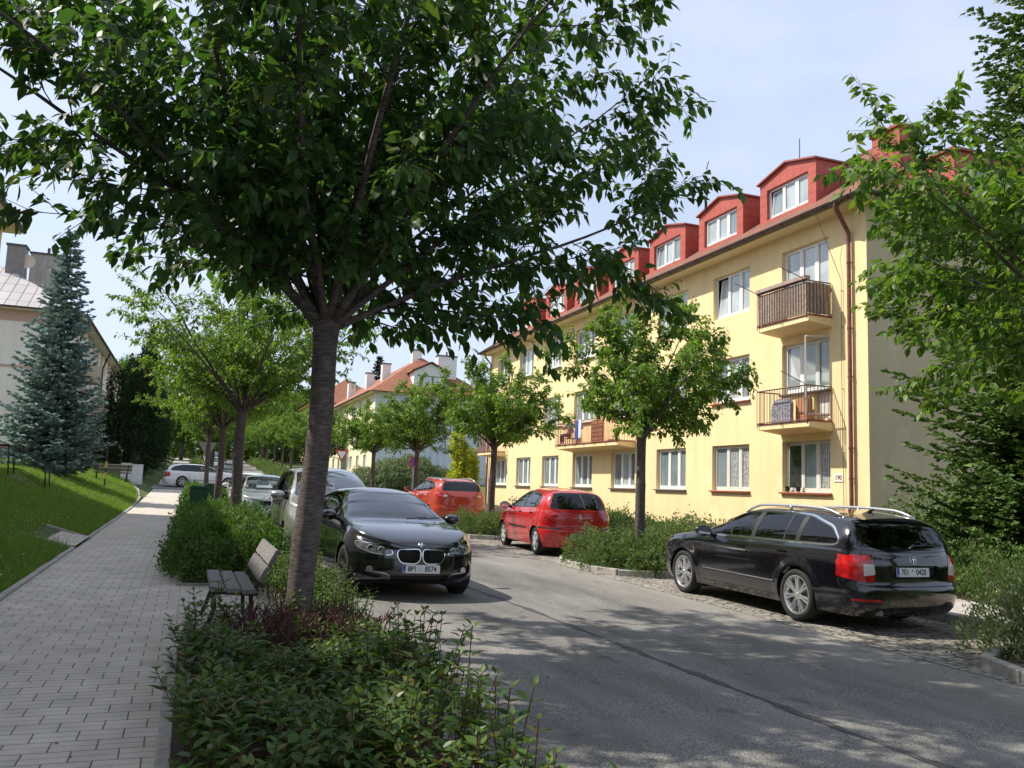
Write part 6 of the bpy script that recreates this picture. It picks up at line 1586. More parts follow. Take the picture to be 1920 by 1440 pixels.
names = ['nearest', 'second', 'third', 'fourth', 'fifth', 'sixth']
for i, (x, y) in enumerate(far):
    side = 'right' if x > 5 else 'left'
    c = copy_tree(sm if i % 2 else sm2, (x, y, zg(y)), R(47*i), '%s tree of the far %s row beyond the crossing' % (names[i % 6], side), scale=1.12); c['group'] = 'cherry trees beyond the crossing'
# ---- spruces
def make_spruce(name, label, seed, H, Rb, lm, bare=.25, nw=26, nb=13, twl=.16, wid=.20, dens=1.0, sweep=-.10, group=None, zfrom=None):
    r = random.Random(seed); rg = np.random.default_rng(seed); t = thing(name, label, 'tree', group=group)
    w_ = MB(); w_.tube([(0, 0, -.2), (0, 0, H*.5), (0, 0, H)], [H*.018, H*.011, .012], 10)
    PP = []; DD = []; SS = []
    for i in range(nw):
        q = i/(nw-1); z = bare+(H-bare-.15)*q; Rr = Rb*(1-q)**.82*(1 if q > .04 else .9)+.10
        if zfrom and z+Rr*.3 < zfrom: continue
        m_ = max(6, round(nb*(1-.45*q)))
        for j in range(m_):
            a = 2*math.pi*(j+r.random()*.7)/m_+i*1.7; L = Rr*r.uniform(.66, 1.16); zz = z+r.uniform(-.12, .12)
            n = 7; pts = []
            for k in range(n+1):
                s = k/n; pts.append(Vector((math.cos(a)*L*s, math.sin(a)*L*s, zz+L*(sweep*1.6*s+.30*s*s*(1-q*.3)+(q*.35)*s)-.05*math.sin(s*3)+.02*r.gauss(0, 1)*s)))
            w_.tube(pts, [max(.006, .026*(L/Rb+.3)*(1-s/n*.9)) for s in range(n+1)], 4, cap=False)
            nt_ = max(4, int(L/ .075*dens))
            for u in range(nt_):
                s = .12+.88*(u+r.random())/nt_; k = min(n-1, int(s*n)); b = pts[k].lerp(pts[k+1], s*n-k); ax = (pts[k+1]-pts[k]).normalized()
                sd = Vector((-ax.y, ax.x, 0)).normalized()*(1 if u % 2 else -1)
                tl = (.10+.34*L*(1-s)*.55+.06)*r.uniform(.7, 1.1)
                d = (ax*.7+sd*.8+Vector((0, 0, r.uniform(-.55, .10)))).normalized()
                ns_ = max(2, int(tl/.07))
                for v in range(ns_):
                    p = b+d*tl*(v/ns_)
                    for side in (-1, 0, 1):
                        dd = d+side*(d.cross(Vector((0, 0, 1)))*.75+rv(r)*.1)+Vector((0, 0, -.05)); PP.append(p); DD.append(dd); SS.append(twl*r.uniform(.6, 1.1)*(1 if side == 0 else .75))
    w_.build('trunk', P('spruce_bark', (.07, .05, .04), .9), t, smooth=True)
    P_ = np.array(PP); D = np.array(DD); n = len(P_)
    N_ = rg.normal(0, .8, (n, 3))+np.array([0, 0, .6])
    V, F = leaves(P_, D, N_, np.array(SS), np.array([(0,0,0),(wid,.30,.10),(0,1,0),(-wid,.30,.10)]), DIAMQ)
    np_mesh('crown', V, F, lm, t)
    return t
M_blue = leafmat('blue_spruce_needles', (.13, .21, .20), (.25, .37, .34), .10, .6, (.30, .40, .36), tcol=(1, 1.1, .9))
M_green = leafmat('spruce_needles', (.060, .120, .032), (.13, .21, .055), .2, .6, (.16, .23, .07), tcol=(1.2, 1.3, .6))
M_dgreen = leafmat('dark_conifer', (.012, .030, .010), (.028, .055, .016), .08, .7, tcol=(1.1, 1.2, .6))
bs = make_spruce('blue_spruce', 'tall blue spruce standing on the lawn in front of the cream building', 3, 10.3, 2.15, M_blue, bare=.3, nw=28, nb=16, twl=.25, wid=.32, dens=.62)
bs.location = (-5.45, 40.0, zt(-5.45, 40)-.05)
gs_ = make_spruce('spruce_tree', 'tall green spruce at the right edge in front of the gable wall', 8, 17.5, 3.4, M_green, bare=.5, nw=46, nb=15, twl=.17, wid=.30, dens=1.0, sweep=-.16)
gs_.location = (15.2, 10.8, .2)
gs2 = make_spruce('spruce_tree', 'low dense young spruce behind the rear of the black estate car', 9, 4.0, 1.7, M_green, bare=.05, nw=19, nb=16, twl=.13, wid=.32, dens=1.1, sweep=-.05)
gs2.location = (13.9, 11.4, .15)
copy_tree(gs2, (14.6, 9.3, .15), R(70), 'low young spruce at the right edge below the tall one', scale=(1.1, 1.1, 1.0))
sp3 = copy_tree(bs, (-5.2, 108, 5.2), R(50), 'dark conifer top showing far behind the cream building roof', scale=1.35, swap={'blue_spruce_needles': M_dgreen})
sp4 = copy_tree(bs, (22.5, 112, 3.0), R(120), 'dark spruce rising behind the orange roofs in the distance', scale=(1.6, 1.6, 1.5), swap={'blue_spruce_needles': M_dgreen})
# ---- clumpy crowns: leaves spread through lobes
def lobe_plant(name, label, cat, lobes, n, size, lm, seed, wood=None, tm=(DIAM, DIAMQ), up=.3, shell=.55, group=None, wid=1.0, hang=0, partname='foliage'):
    rg = np.random.default_rng(seed); t = thing(name, label, cat, group=group)
    vol = np.array([l[3]*l[4]*l[5] for l in lobes])**(2/3); pick = rg.choice(len(lobes), n, p=vol/vol.sum())
    Lb = np.array(lobes)[pick]; d = unit(rg.normal(0, 1, (n, 3))); rad_ = shell+(1-shell)*rg.random(n)**.7; rad_ *= 1+.16*np.sin(d[:, 0]*9+pick)+.12*np.sin(d[:, 2]*13+d[:, 1]*7)
    P_ = Lb[:, :3]+d*rad_[:, None]*Lb[:, 3:6]; ok = P_[:, 2] > .02; P_ = P_[ok]; d = d[ok]; m_ = len(P_)
    D = d*.6+rg.normal(0, .6, (m_, 3))+np.array([0, 0, up-hang]); N_ = rg.normal(0, .6, (m_, 3))+d*.4+np.array([0, 0, .6])
    V, F = leaves(P_, D, N_, size*rg.uniform(.6, 1.25, m_), *tm, wid=wid)
    if wood: wood(t)
    np_mesh(partname, V, F, lm, t)
    return t
def trunk_wood(h, r_, nbr, spread, seed, mat=None, top=None):
    def f(t):
        r = random.Random(seed); m = MB(); m.tube([(0, 0, -.2), (.05, 0, h*.5), (0, .03, h)], [r_*1.2, r_, r_*.85], 10)
        for k in range(nbr):
            a = 2*math.pi*k*.618; e = r.uniform(.5, 1.3); d = Vector((math.cos(a)*math.cos(e), math.sin(a)*math.cos(e), math.sin(e)))
            pp = branch_path(r, (0, .03, h-.1), d, spread*r.uniform(.7, 1.0), 7, .1, .02); m.tube(pp, [r_*.5*(1-.8*i/7) for i in range(8)], 6)
        m.build('trunk', mat or M_bark, t, smooth=True)
    return f
r_ = random.Random(77)
def blob(cx_, cy_, z0, z1, R0, n, seed):
    r = random.Random(seed); out = []
    for k in range(n):
        q = r.random(); a = r.uniform(0, 6.28); rr = R0*math.sqrt(r.random())*.75*math.sqrt(max(.1, 1-(2*q-1)**2)); s = R0*r.uniform(.28, .5)
        out.append((cx_+rr*math.cos(a), cy_+rr*math.sin(a), z0+(z1-z0)*q, s, s, s*.75))
    return out
M_dec = leafmat('deciduous_leaf', (.050, .100, .020), (.105, .175, .035), .32, .5)
M_decd = leafmat('deciduous_leaf_dark', (.020, .045, .012), (.050, .085, .022), .25, .55)
th = lobe_plant('thuja_tree', 'broad dark thuja with twin rounded tops left of the far path', 'tree', [(0,0,2.4,1.9,1.9,2.7),(-.7,.2,5.2,1.35,1.3,2.6),(.5,-.2,6.3,1.2,1.2,2.6),(1.0,.3,3.6,1.4,1.3,2.6),(-1.1,0,2.6,1.3,1.3,2.4),(.45,-.1,7.8,.7,.7,1.5)], 42000, .16, M_dgreen, 4, up=.9, shell=.7, wid=.8, wood=trunk_wood(4, .2, 3, 2, 3))
th.location = (-3.7, 63.5, zg(63)+.25)
th.scale = (1.05, 1.05, .98)
bgd = [((-1.2, 118), 4.5, 10, 5), ((-8, 120), 5, 13, 6), ((5.2, 135), 5, 11, 7), ((11.5, 128), 4.6, 10, 8), ((-14, 135), 6, 14, 9), ((12.5, 148), 6, 13, 10), ((0, 150), 6.5, 14, 11), ((-3.0, 84), 2.6, 7.5, 12), ((14, 100), 3.5, 7.5, 13), ((-6.0, 96), 3.6, 10, 14), ((4.5, 160), 7, 14, 15), ((-22, 150), 8, 15, 16), ((9.5, 122), 4.5, 8.5, 17), ((-3.2, 73), 2.0, 6.0, 18), ((20, 160), 7, 13, 19)]
proto = lobe_plant('broadleaf_tree', 'rounded green tree at the far end of the street on the left', 'tree', blob(0, 0, 3.2, 8.6, 4.2, 26, 5), 26000, .24, M_dec, 6, wood=trunk_wood(3.5, .22, 7, 3.5, 9), group='trees at the far end of the street', partname='crown', shell=.45)
lbs = ['rounded green tree nearest the end of the far path', 'tall green tree behind the thuja', 'green tree closing the view along the street', 'green tree behind the far right tree row', 'tall tree far behind the cream building', 'tall tree beyond the distant orange roof', 'tallest tree closing the street in the distance', 'small rounded tree beside the far path behind the thuja', 'low leafy tree in front of the pale distant house', 'tree between the thuja and the far end of the cream building', 'broad tree closing the middle of the street view', 'broad distant tree behind the cream building', 'low round tree at the end of the right far row', 'small leafy tree right behind the thuja', 'broad distant tree behind the orange roofs']
for i, ((x, y), rr, h, sd) in enumerate(bgd):
    o = proto if i == 0 else copy_tree(proto); o['label'] = lbs[i]; o.location = (x, y, zg(y)-.1); o.scale = (rr/4.6, rr/4.6, h/9.4); o.rotation_euler = (0, 0, i*1.3)
# bushes
wp = lobe_plant('weeping_shrub', 'grey green weeping shrub spreading in front of the grey end wall', 'shrub', [(0,0,1.0,2.6,1.7,1.0),(-1.6,.2,.8,1.8,1.4,.8),(1.7,.3,.8,1.8,1.4,.8),(.4,0,1.6,1.4,1.0,.6)], 22000, .22, leafmat('weeping_leaf', (.085, .125, .06), (.17, .21, .10), .2, .6), 14, hang=1.6, up=0, wid=.45, shell=.75)
wp.location = (13.6, 57, zg(57)); wp.scale = (1.1, 1.1, 1.25)
yg = lobe_plant('golden_shrub', 'tall yellow green shrub at the far corner of the yellow building', 'shrub', [(0,0,1.0,1.0,1.0,1.1),(.1,0,2.3,.8,.8,1.1),(-.3,.1,3.3,.5,.5,.9),(.35,0,1.8,.7,.7,1.0)], 9000, .16, leafmat('golden_leaf', (.24, .27, .03), (.40, .40, .05), .35, .5), 15)
yg.location = (15.3, 49.6, zg(49.6)+.1)
tb = lobe_plant('yew_hedge', 'dark bush at the foot of the gable wall behind the young spruces', 'shrub', [(0,0,1.0,1.6,1.3,1.2),(1.6,-.3,1.1,1.5,1.3,1.2),(-1.3,.3,.7,1.0,.9,.9)], 16000, .07, M_green, 16); tb.location = (14.6, 12.6, .15)
# ---- planting beds: upright stems with paired leaves, too many to count
def stem_bed(name, label, inside, bbox, dens, hfun, leafsz, lm, seed, lps=12, tm=(LEAF, LEAFQ), stemmat=None, spread=.10, stems=True, wid=.85, zoff=0, mid=.55, red=None):
    rg = np.random.default_rng(seed); x0, x1, y0, y1 = bbox; n = int((x1-x0)*(y1-y0)*dens); X = rg.uniform(x0, x1, n); Y = rg.uniform(y0, y1, n)
    ok = np.array([inside(x, y) for x, y in zip(X, Y)]); X = X[ok]; Y = Y[ok]; n = len(X)
    H = np.array([hfun(x, y) for x, y in zip(X, Y)])*rg.uniform(.80, 1.08, n); Z0 = np.array([zg(y) for y in Y])+zoff
    # a few longer shoots
    H *= np.where(rg.random(n) < .05, rg.uniform(1.05, 1.28, n), 1)
    lx = rg.normal(0, spread, n); ly = rg.normal(0, spread, n)
    ks = np.arange(lps); PP = []; DD = []; NN = []; SS = []
    az = rg.uniform(0, 6.28, n)
    for k in ks:
        q = 1-(1-mid)*0-(k//2)/(lps/2)*mid   # from the tip downwards
        px = X+lx*q; py = Y+ly*q; pz = Z0+H*q
        a = az+(k//2)*1.57+(k % 2)*math.pi+rg.normal(0, .3, n)
        lift = rg.uniform(-.1, .55, n)+(.55 if k < 2 else .15)
        PP.append(np.stack([px, py, pz], 1)+rg.normal(0, .006, (n, 3))); DD.append(np.stack([np.cos(a), np.sin(a), lift], 1)); NN.append(np.stack([-np.cos(a)*.4+rg.normal(0, .25, n), -np.sin(a)*.4+rg.normal(0, .25, n), np.ones(n)], 1))
        SS.append(leafsz*rg.uniform(.7, 1.15, n)*(.62 if k < 2 else (.85 if k < 4 else 1)))
    V, F = leaves(np.concatenate(PP), np.concatenate(DD), np.concatenate(NN), np.concatenate(SS), *tm, wid=wid)
    t = thing(name, label, 'planting'); t['kind'] = 'stuff'
    np_mesh('foliage', V, F, lm, t)
    if stems:
        b = np.stack([X, Y, Z0], 1); tp = np.stack([X+lx, Y+ly, Z0+H], 1); md_ = (b+tp)/2+rg.normal(0, .01, (n, 3)); w_ = .0035
        V = []; off = np.array([(w_, 0, 0), (-w_/2, w_*.87, 0), (-w_/2, -w_*.87, 0)])
        V = np.concatenate([np.stack([p+o for o in off], 1)[:, None] for p in (b, md_, tp)], 1)  # n,3,3,3
        idx = np.arange(n)[:, None, None]*9
        fq = np.array([[r*3+c, r*3+(c+1) % 3, (r+1)*3+(c+1) % 3, (r+1)*3+c] for r in range(2) for c in range(3)])[None]+idx
        np_mesh('stems', V.reshape(-1, 3), fq.reshape(-1, 4), stemmat or M_stem, t)
    return t
def vnoise(x, y, s=1.0, sd=0):
    return .5+.25*math.sin(x*2.1*s+sd)+.25*math.sin(y*1.7*s+1.3*x*s+sd*2)
M_stem = P('red_brown_stem', (.10, .035, .025), .8)
M_sl1 = leafmat('shrub_leaf_front', (.045, .092, .024), (.10, .16, .042), .25, .42, (.15, .13, .04))
M_sl2 = leafmat('shrub_leaf_mid', (.040, .095, .022), (.095, .17, .04), .28, .5, (.16, .20, .05))
M_sl3 = leafmat('shrub_leaf_spirea', (.070, .115, .045), (.135, .185, .075), .28, .55, (.19, .23, .10))
M_sl4 = leafmat('shrub_leaf_variegated', (.10, .15, .06), (.26, .30, .16), .28, .5, (.45, .46, .32))
def in_front(x, y): return .06 < x < (1.62 if y > 5 else 1.45) and y < 8.25+.25*math.sin(x*5) and not (x < .38 and y > 2.5 and vnoise(x, y, 3) < .45)
stem_bed('shrub_planting', 'broad-leaved low shrubs filling the foreground verge round the big trunk', in_front, (0, 1.7, 1.6, 8.5), 125, lambda x, y: (.24+.42*vnoise(x, y, 1.9, 2)+(.16 if y > 7 else 0))*min(1, .6+x*1.1)*(.42 if 1.15 > abs(x-1.1)*1.3+abs(y-7.75)*.8 else (.7 if 1.6 > abs(x-1.1)*1.3+abs(y-7.6)*.8 else 1.05)), .098, M_sl1, 31, lps=12)
stem_bed('shrub_planting', 'fine green shrubs on the road side behind the big trunk and bench', lambda x, y: x > 1.05+.2*math.sin(y*2) , (.9, 1.66, 8.2, 12.9), 170, lambda x, y: .38+.22*vnoise(x, y, 2, 1), .055, M_sl2, 32, lps=14)
def lobe_bed(label, pts, n, size, lm, seed, tm=(DIAM, DIAMQ), wid=1.2, name='shrub_planting', shell=.72):
    """low shrubs grown into each other: (x, y, radius, height) mounds of small leaves on stems"""
    rg = np.random.default_rng(seed); A = np.array([(x, y, zg(y), r, h) for x, y, r, h in pts])
    wgt = A[:, 3]*(A[:, 3]+A[:, 4]*1.6); pick = rg.choice(len(A), n, p=wgt/wgt.sum()); L = A[pick]
    d = unit(rg.normal(0, 1, (n, 3))); d[:, 2] = np.abs(d[:, 2]); lump = 1+.14*np.sin(d[:, 0]*7+pick*1.7)+.12*np.sin(d[:, 1]*9+d[:, 2]*6+pick)
    rr = (shell+(1-shell)*rg.random(n)**.6)*lump*(1+.25*(rg.random(n) < .05)*rg.random(n)); up = rg.random(n) < .25
    P_ = np.stack([L[:, 0]+d[:, 0]*rr*L[:, 3], L[:, 1]+d[:, 1]*rr*L[:, 3], L[:, 2]+.05+d[:, 2]*rr*L[:, 4]], 1)
    D = d*.7+rg.normal(0, .55, (n, 3))+np.array([0, 0, .55]); N_ = rg.normal(0, .5, (n, 3))+d*.3+np.array([0, 0, .7])
    V, F = leaves(P_, D, N_, size*rg.uniform(.55, 1.3, n), *tm, wid=wid)
    t = thing(name, label, 'planting'); t['kind'] = 'stuff'; np_mesh('foliage', V, F, lm, t)
    m = MB(); r = random.Random(seed)
    for k in range(min(700, len(pts)*9)):
        x, y, R_, h = pts[r.randrange(len(pts))]; a = r.uniform(0, 6.28); q = r.uniform(.2, .95); z = zg(y)
        m.tube([(x, y, z), (x+math.cos(a)*R_*q*.6, y+math.sin(a)*R_*q*.6, z+h*.6), (x+math.cos(a)*R_*q, y+math.sin(a)*R_*q, z+h*(1.12-.5*q*q))], [.005, .004, .0025], 3, cap=False)
    m.build('stems', M_stem, t, fixn=False)
    return t
def mounds(x0, x1, y0, y1, step, r0, r1, h0, h1, seed, keep=None):
    r = random.Random(seed); out = []
    y = y0+r0*.7
    while y < y1-r0*.5:
        x = x0+r0*.7
        while x < x1-r0*.45:
            px, py = x+r.uniform(-.3, .3)*step, y+r.uniform(-.3, .3)*step
            if keep is None or keep(px, py): out.append((px, py, r.uniform(r0, r1), r.uniform(h0, h1)))
            x += step
        y += step
    return out
lobe_bed('dense green shrub mass between path and cars beyond the bench', mounds(.0, 1.5, 13.0, 18.5, .42, .30, .46, .50, .92, 70)+mounds(.0, 1.5, 18.3, 21.5, .42, .30, .44, .40, .65, 71), 90000, .050, M_sl2, 72)
lobe_bed('green shrub mass farther along the path up to the green bins', mounds(.0, 1.5, 21.4, 53, .55, .34, .5, .30, .60, 73, lambda x, y: not (29.4 < y < 31.5 and x < .9)), 60000, .085, M_sl2, 74)
bl = ['grey green shrubs in the kerbed bed at the lower right corner', 'spirea shrubs in the bed between the black estate and the red hatchback', 'spirea shrubs in the bed between the red hatchback and the orange SUV', 'spirea shrubs in the bed beyond the orange SUV', 'spirea shrubs in the farthest right-hand bed']
for i, (y0, y1) in enumerate(BEDS):
    if i == 0: lobe_bed(bl[0], mounds(7.8, 9.7, 4.3, 7.05, .36, .34, .5, .60, .95, 80), 80000, .042, M_sl4, 81, tm=(LEAF, LEAFQ), wid=.8)
    else: lobe_bed(bl[i], mounds(7.25, 9.5, y0+.1, y1-.05, .42, .32, .46, .38, .68, 80+i, lambda x, y: not (x < 7.65 and y-y0 < .6) and not (y1-y < .55 and x < 8.8) and not (y1-y < 1.1 and x < 7.9)), (75000 if i == 1 else 55000) if i < 3 else 22000, .042 if i < 3 else .07, M_sl3, 90+i, wid=1.1)
lobe_bed('pale green shrub hedge along the foot of the yellow facade', mounds(11.3, 13.6, 12.6, 31, .6, .45, .65, .50, .85, 95), 60000, .065, M_sl3, 96)
lobe_bed('low green shrubs beside the sidewalk behind the black estate car', mounds(11.2, 13.0, 5.0, 12.2, .5, .4, .6, .45, .95, 97), 60000, .05, M_green, 98, wid=.7)
lobe_bed('low rough shrubs on the verge beyond the crossing', mounds(7.1, 9.2, 62.5, 118, 1.1, .6, .9, .4, .9, 99)+mounds(.4, 1.5, 62.5, 118, 1.1, .5, .7, .4, .9, 100), 30000, .13, M_sl3, 101)
tb_ = lobe_bed('dense distant greenery closing the far end of the street', [(x, y, 2.6, h) for x, y, h in [(-13+2.1*k, 131+3*math.sin(k*2.3), 4.2+1.8*math.sin(k*1.7)) for k in range(16)]], 42000, .30, M_dec, 102, name='far_trees')
# red-brown dead flower stems round the trunk foot
rg = np.random.default_rng(3); n = 230; a = rg.uniform(0, 6.28, n); rr = rg.uniform(.22, .75, n); X = 1.09+rr*np.cos(a); Y = 7.9+rr*np.sin(a)*.8
m = MB()
for x, y in zip(X, Y):
    z = zg(y); h = rnd.uniform(.18, .45); d = Vector((rnd.gauss(0, .12), rnd.gauss(0, .12), 1)); m.tube([(x, y, z), (x+d.x*h, y+d.y*h, z+h)], [.004, .003], 3)
    for k in range(3): m.tube([(x+d.x*h*.8, y+d.y*h*.8, z+h*.8), (x+d.x*h+rnd.gauss(0, .05), y+d.y*h+rnd.gauss(0, .05), z+h*.8+.10)], [.004, .006], 3)
tag(m.build('dry_stems', P('dry_red_stem', (.075, .028, .022), .9)), 'thin dry red-brown stems clustered at the foot of the foreground trunk', 'stems', kind='stuff')
# ---- lawn grass
def grass(name, label, n, bbox, inside, h0, h1, w0, lm, seed, near=None):
    rg = np.random.default_rng(seed); x0, x1, y0, y1 = bbox
    u = rg.random(n*2)
    Y = y0+(y1-y0)*u**1.35 if near is None else y0+(y1-y0)*u; X = rg.uniform(x0, x1, n*2)
    ok = (X > -.21*Y-1.2) & np.array([inside(x, y) for x, y in zip(X, Y)]); X = X[ok][:n]; Y = Y[ok][:n]; n = len(X)
    Z = np.array([zt(x, y) for x, y in zip(X, Y)]); patch = .65+.45*(.5+.25*np.sin(X*1.9+Y*.7)+.25*np.sin(Y*1.3-X*2.2))
    h = rg.uniform(h0, h1, n)*patch*(1+.5*(rg.random(n) < .05)); a = rg.uniform(0, 6.28, n); w_ = w0*(1+Y/28)
    s = np.stack([np.cos(a), np.sin(a), np.zeros(n)], 1); ln = np.stack([rg.normal(0, .35, n), rg.normal(0, .35, n), np.ones(n)], 1)
    b = np.stack([X, Y, Z-.01], 1); mid = b+ln*(h*.55)[:, None]; tip = b+ln*h[:, None]+np.stack([rg.normal(0, .3, n), rg.normal(0, .3, n), -np.abs(rg.normal(0, .12, n))], 1)*h[:, None]
    V = np.stack([b-s*w_[:, None], b+s*w_[:, None], mid+s*w_[:, None]*.7, mid-s*w_[:, None]*.7, tip], 1)
    i = np.arange(n)[:, None]*5; F = np.concatenate([i+np.array([[0, 1, 2, 3]]), i+np.array([[3, 2, 4, 4]])])
    # quads only: use a tiny tip instead of a repeated index
    V = np.stack([b-s*w_[:, None], b+s*w_[:, None], mid+s*w_[:, None]*.7, mid-s*w_[:, None]*.7, tip+s*.0008, tip-s*.0008], 1)
    i = np.arange(n)[:, None]*6; F = np.concatenate([i+np.array([[0, 1, 2, 3]]), i+np.array([[3, 2, 4, 5]])])
    o = np_mesh(name, V.reshape(-1, 3), F, lm); tag(o, label, 'grass', kind='stuff'); return o
M_gr = leafmat('grass_blade', (.090, .175, .026), (.185, .28, .05), .30, .55, (.24, .24, .10))
grass('lawn_grass', 'long uncut grass covering the sloping lawn left of the path', 150000, (-14, -2.03, 9.5, 55), lambda x, y: x < -2.0-(.012*(max(0, y-37))**2 if y > 37 else 0)*.35 and not (18.4 < y < 21.1 and x > -2.8), .10, .27, .0032, M_gr, 61)
# daisies and clover heads
m = MB(); rr_ = random.Random(5)
for k in range(420):
    y = 10+36*rr_.random()**1.6; x = -2.1-(.05*y+1.8)*rr_.random(); 
    if x < -.2*y-.6: continue
    z = zt(x, y)+rr_.uniform(.09, .18); s = rr_.uniform(.008, .014)*(1+y/40); c = [(x+s*math.cos(q), y+s*math.sin(q), z+rr_.uniform(-.002, .002)) for q in (0, 1.05, 2.1, 3.14, 4.19, 5.24)]; m.quad(*c)
    m.quad(*[(p[0], p[1], p[2]) for p in [(x-s*.5, y, z-s*.6), (x, y-s*.5, z-s*.6), (x+s*.5, y, z-s*.6), (x, y, z+s*.7)]])
tag(m.build('daisies', P('daisy_white', (.75, .75, .68), .8), fixn=False), 'small white daisies and clover heads scattered through the lawn', 'flowers', kind='stuff')
# ================================================================ STREET FURNITURE AND SMALL THINGS
M_slat = P('grey_bench_board', (.17, .16, .155), .8, noise=(30, .45, 6), bump=(50, .6, .004)); M_biron = P('black_iron', (.018, .017, .017), .6)
def bench(x, y, z, L, label, scale=1):
    t = thing('park_bench', label, 'bench', (x, y, z))
    for k in range(3): MB().rbox(.0+.150*k, .135+.150*k, 0, L, .42-.012*k, .465-.012*k, .008).build('seat_board', M_slat, t)
    for k in range(2):
        M = Matrix.Translation((.50+.085*k, 0, .585+.165*k)) @ Matrix.Rotation(R(27), 4, 'Y'); MB().rbox(-.022, .022, 0, L, -.082, .082, .008, M).build('backrest_board', M_slat, t)
    for yy in (.18, L-.18):
        m = MB(); m.tube([(-.02, yy, .0), (.06, yy, .25), (.03, yy, .41)], .022, 8); m.tube([(.03, yy, .40), (.46, yy, .375)], .02, 8); m.tube([(.42, yy, .0), (.40, yy, .36), (.50, yy, .55), (.64, yy, .82)], .022, 8)
        m.build('leg', M_biron, t, smooth=True)
    return t
bench(.27, 9.0, zg(9.0)+.01, 1.75, 'weathered grey wooden bench in the paved niche left of the big trunk')
b2_ = bench(-4.4, 46.0, zt(-4.0, 46)+.02, 1.7, 'dark distant bench on the lawn between the blue spruce and the white cabinets'); b2_.rotation_euler = (0, 0, R(-80))
# wheelie bins
def bin_(x, y, label):
    t = thing('wheelie_bin', label, 'rubbish bin', (x, y, zg(y)), group='green wheelie bins by the path')
    m = MB(); b = bmesh.new(); bmesh.ops.create_cube(b, size=1)
    for v in b.verts:
        top_ = v.co.z > 0; v.co = Vector((v.co.x*(.56 if top_ else .44), v.co.y*(.66 if top_ else .52), .10+(v.co.z+.5)*.86))
    bmesh.ops.bevel(b, geom=list(b.edges), offset=.03, segments=2, affect='EDGES'); m.bm(b); m.build('body', P('bin_green', (.012, .075, .038), .5), t, smooth=True, angle=40)
    m = MB(); m.rbox(-.30, .30, -.35, .35, .962, 1.0, .02); m.prism([(-.26, 1.0), (.26, 1.0), (.20, 1.05), (-.20, 1.05)], -.30, .30, 'y'); m.tube([(-.26, .38, .97), (.26, .38, .97)], .018, 8); m.build('lid', MATS['bin_green'], t)
    for s in (-1, 1): MB().lathe([(0, -.03), (.10, -.03), (.10, .03), (0, .03)], 16, Matrix.Translation((s*.25, .30, .10)) @ Matrix.Rotation(R(90), 4, 'Y')).build('wheel', M_rubber, t)
    return t
bin_(.32, 30.2, 'nearer green wheelie bin at the edge of the path beside the shrubs'); bin_(.85, 34.2, 'farther green wheelie bin standing behind the second one against a tree trunk')
# utility cabinets
def cabinet(x, y, w_, h, label):
    t = thing('utility_cabinet', label, 'cabinet', (x, y, zt(x, y)-.03), group='white utility cabinets on the lawn')
    MB().rbox(-w_/2, w_/2, -.2, .2, .0, h, .02).build('housing', P('cabinet_white', (.66, .66, .68), .5, noise=(4, .08)), t)
    MB().rbox(-w_/2+.04, -.01, -.215, -.203, .12, h-.06, .004).build('door', MATS['cabinet_white'], t); MB().rbox(.01, w_/2-.04, -.215, -.203, .12, h-.06, .004).build('door', MATS['cabinet_white'], t)
    MB().rbox(-w_/2-.03, w_/2+.03, -.23, .23, h+.001, h+.04, .01).build('lid', MATS['cabinet_white'], t)
cabinet(-3.42, 54.0, .52, 1.0, 'smaller left one of two white utility cabinets'); cabinet(-2.90, 54.05, .72, 1.12, 'taller right one of two white utility cabinets')
# marker post
t = thing('marker_post', 'thin black post with yellow bands standing on the lawn beside the distant bench', 'post', (-3.48, 42, zt(-3.48, 42)))
MB().tube([(0, 0, -.1), (0, 0, 2.1)], .03, 8).build('post', M_biron, t)
for z in (.42, .9): MB().tube([(0, 0, z), (0, 0, z+.28)], .045, 10).build('band', P('marker_yellow', (.60, .42, .08), .5), t)
# steps with handrails on the slope
t = thing('garden_steps', 'concrete steps with black tube handrails cutting into the lawn at the left', 'steps', (-4.0, 31, zt(-4, 31)))
m = MB(); n = 7
for k in range(n):
    xa = -3.95-.19*k; z = .93+.080*k; m.rbox(xa-.22, xa, 30.62, 31.4, z-.35, z, .01)
M_st = P('step_concrete', (.30, .27, .24), .9, noise=(8, .25), bump=(50, .4, .005))
st = m.build('steps', M_st, t, org=(-4.0, 31, zt(-4, 31)))
for yy in (30.52, 31.42):
    m = MB(); m.prism([(-3.85, .72), (-3.85, .90), (-5.15, 1.50), (-6.2, 1.53), (-6.2, 1.1), (-5.0, 1.1)], yy, yy+.1, 'y'); m.build('side_wall', M_st, t, org=(-4.0, 31, zt(-4, 31)))
for i, yy in enumerate((30.57, 31.47)):
    m = MB(); m.tube([(-4.22, yy, .95), (-4.26, yy, 1.86)], .022, 8); m.tube([(-5.28, yy, 1.5), (-5.33, yy, 2.40)], .022, 8)
    m.tube([(-6.6, yy, 2.42), (-5.33, yy, 2.42), (-5.1, yy, 2.34), (-4.26, yy, 1.86), (-4.15, yy, 1.80)], .022, 8); m.tube([(-5.28, yy, 1.72), (-5.0, yy, 1.66), (-4.22, yy, 1.12)], .014, 6); m.tube([(-6.55, yy, 1.5), (-6.6, yy, 2.42)], .022, 8)
    m.build('handrail', M_biron, t, smooth=True, org=(-4.0, 31, zt(-4, 31)))
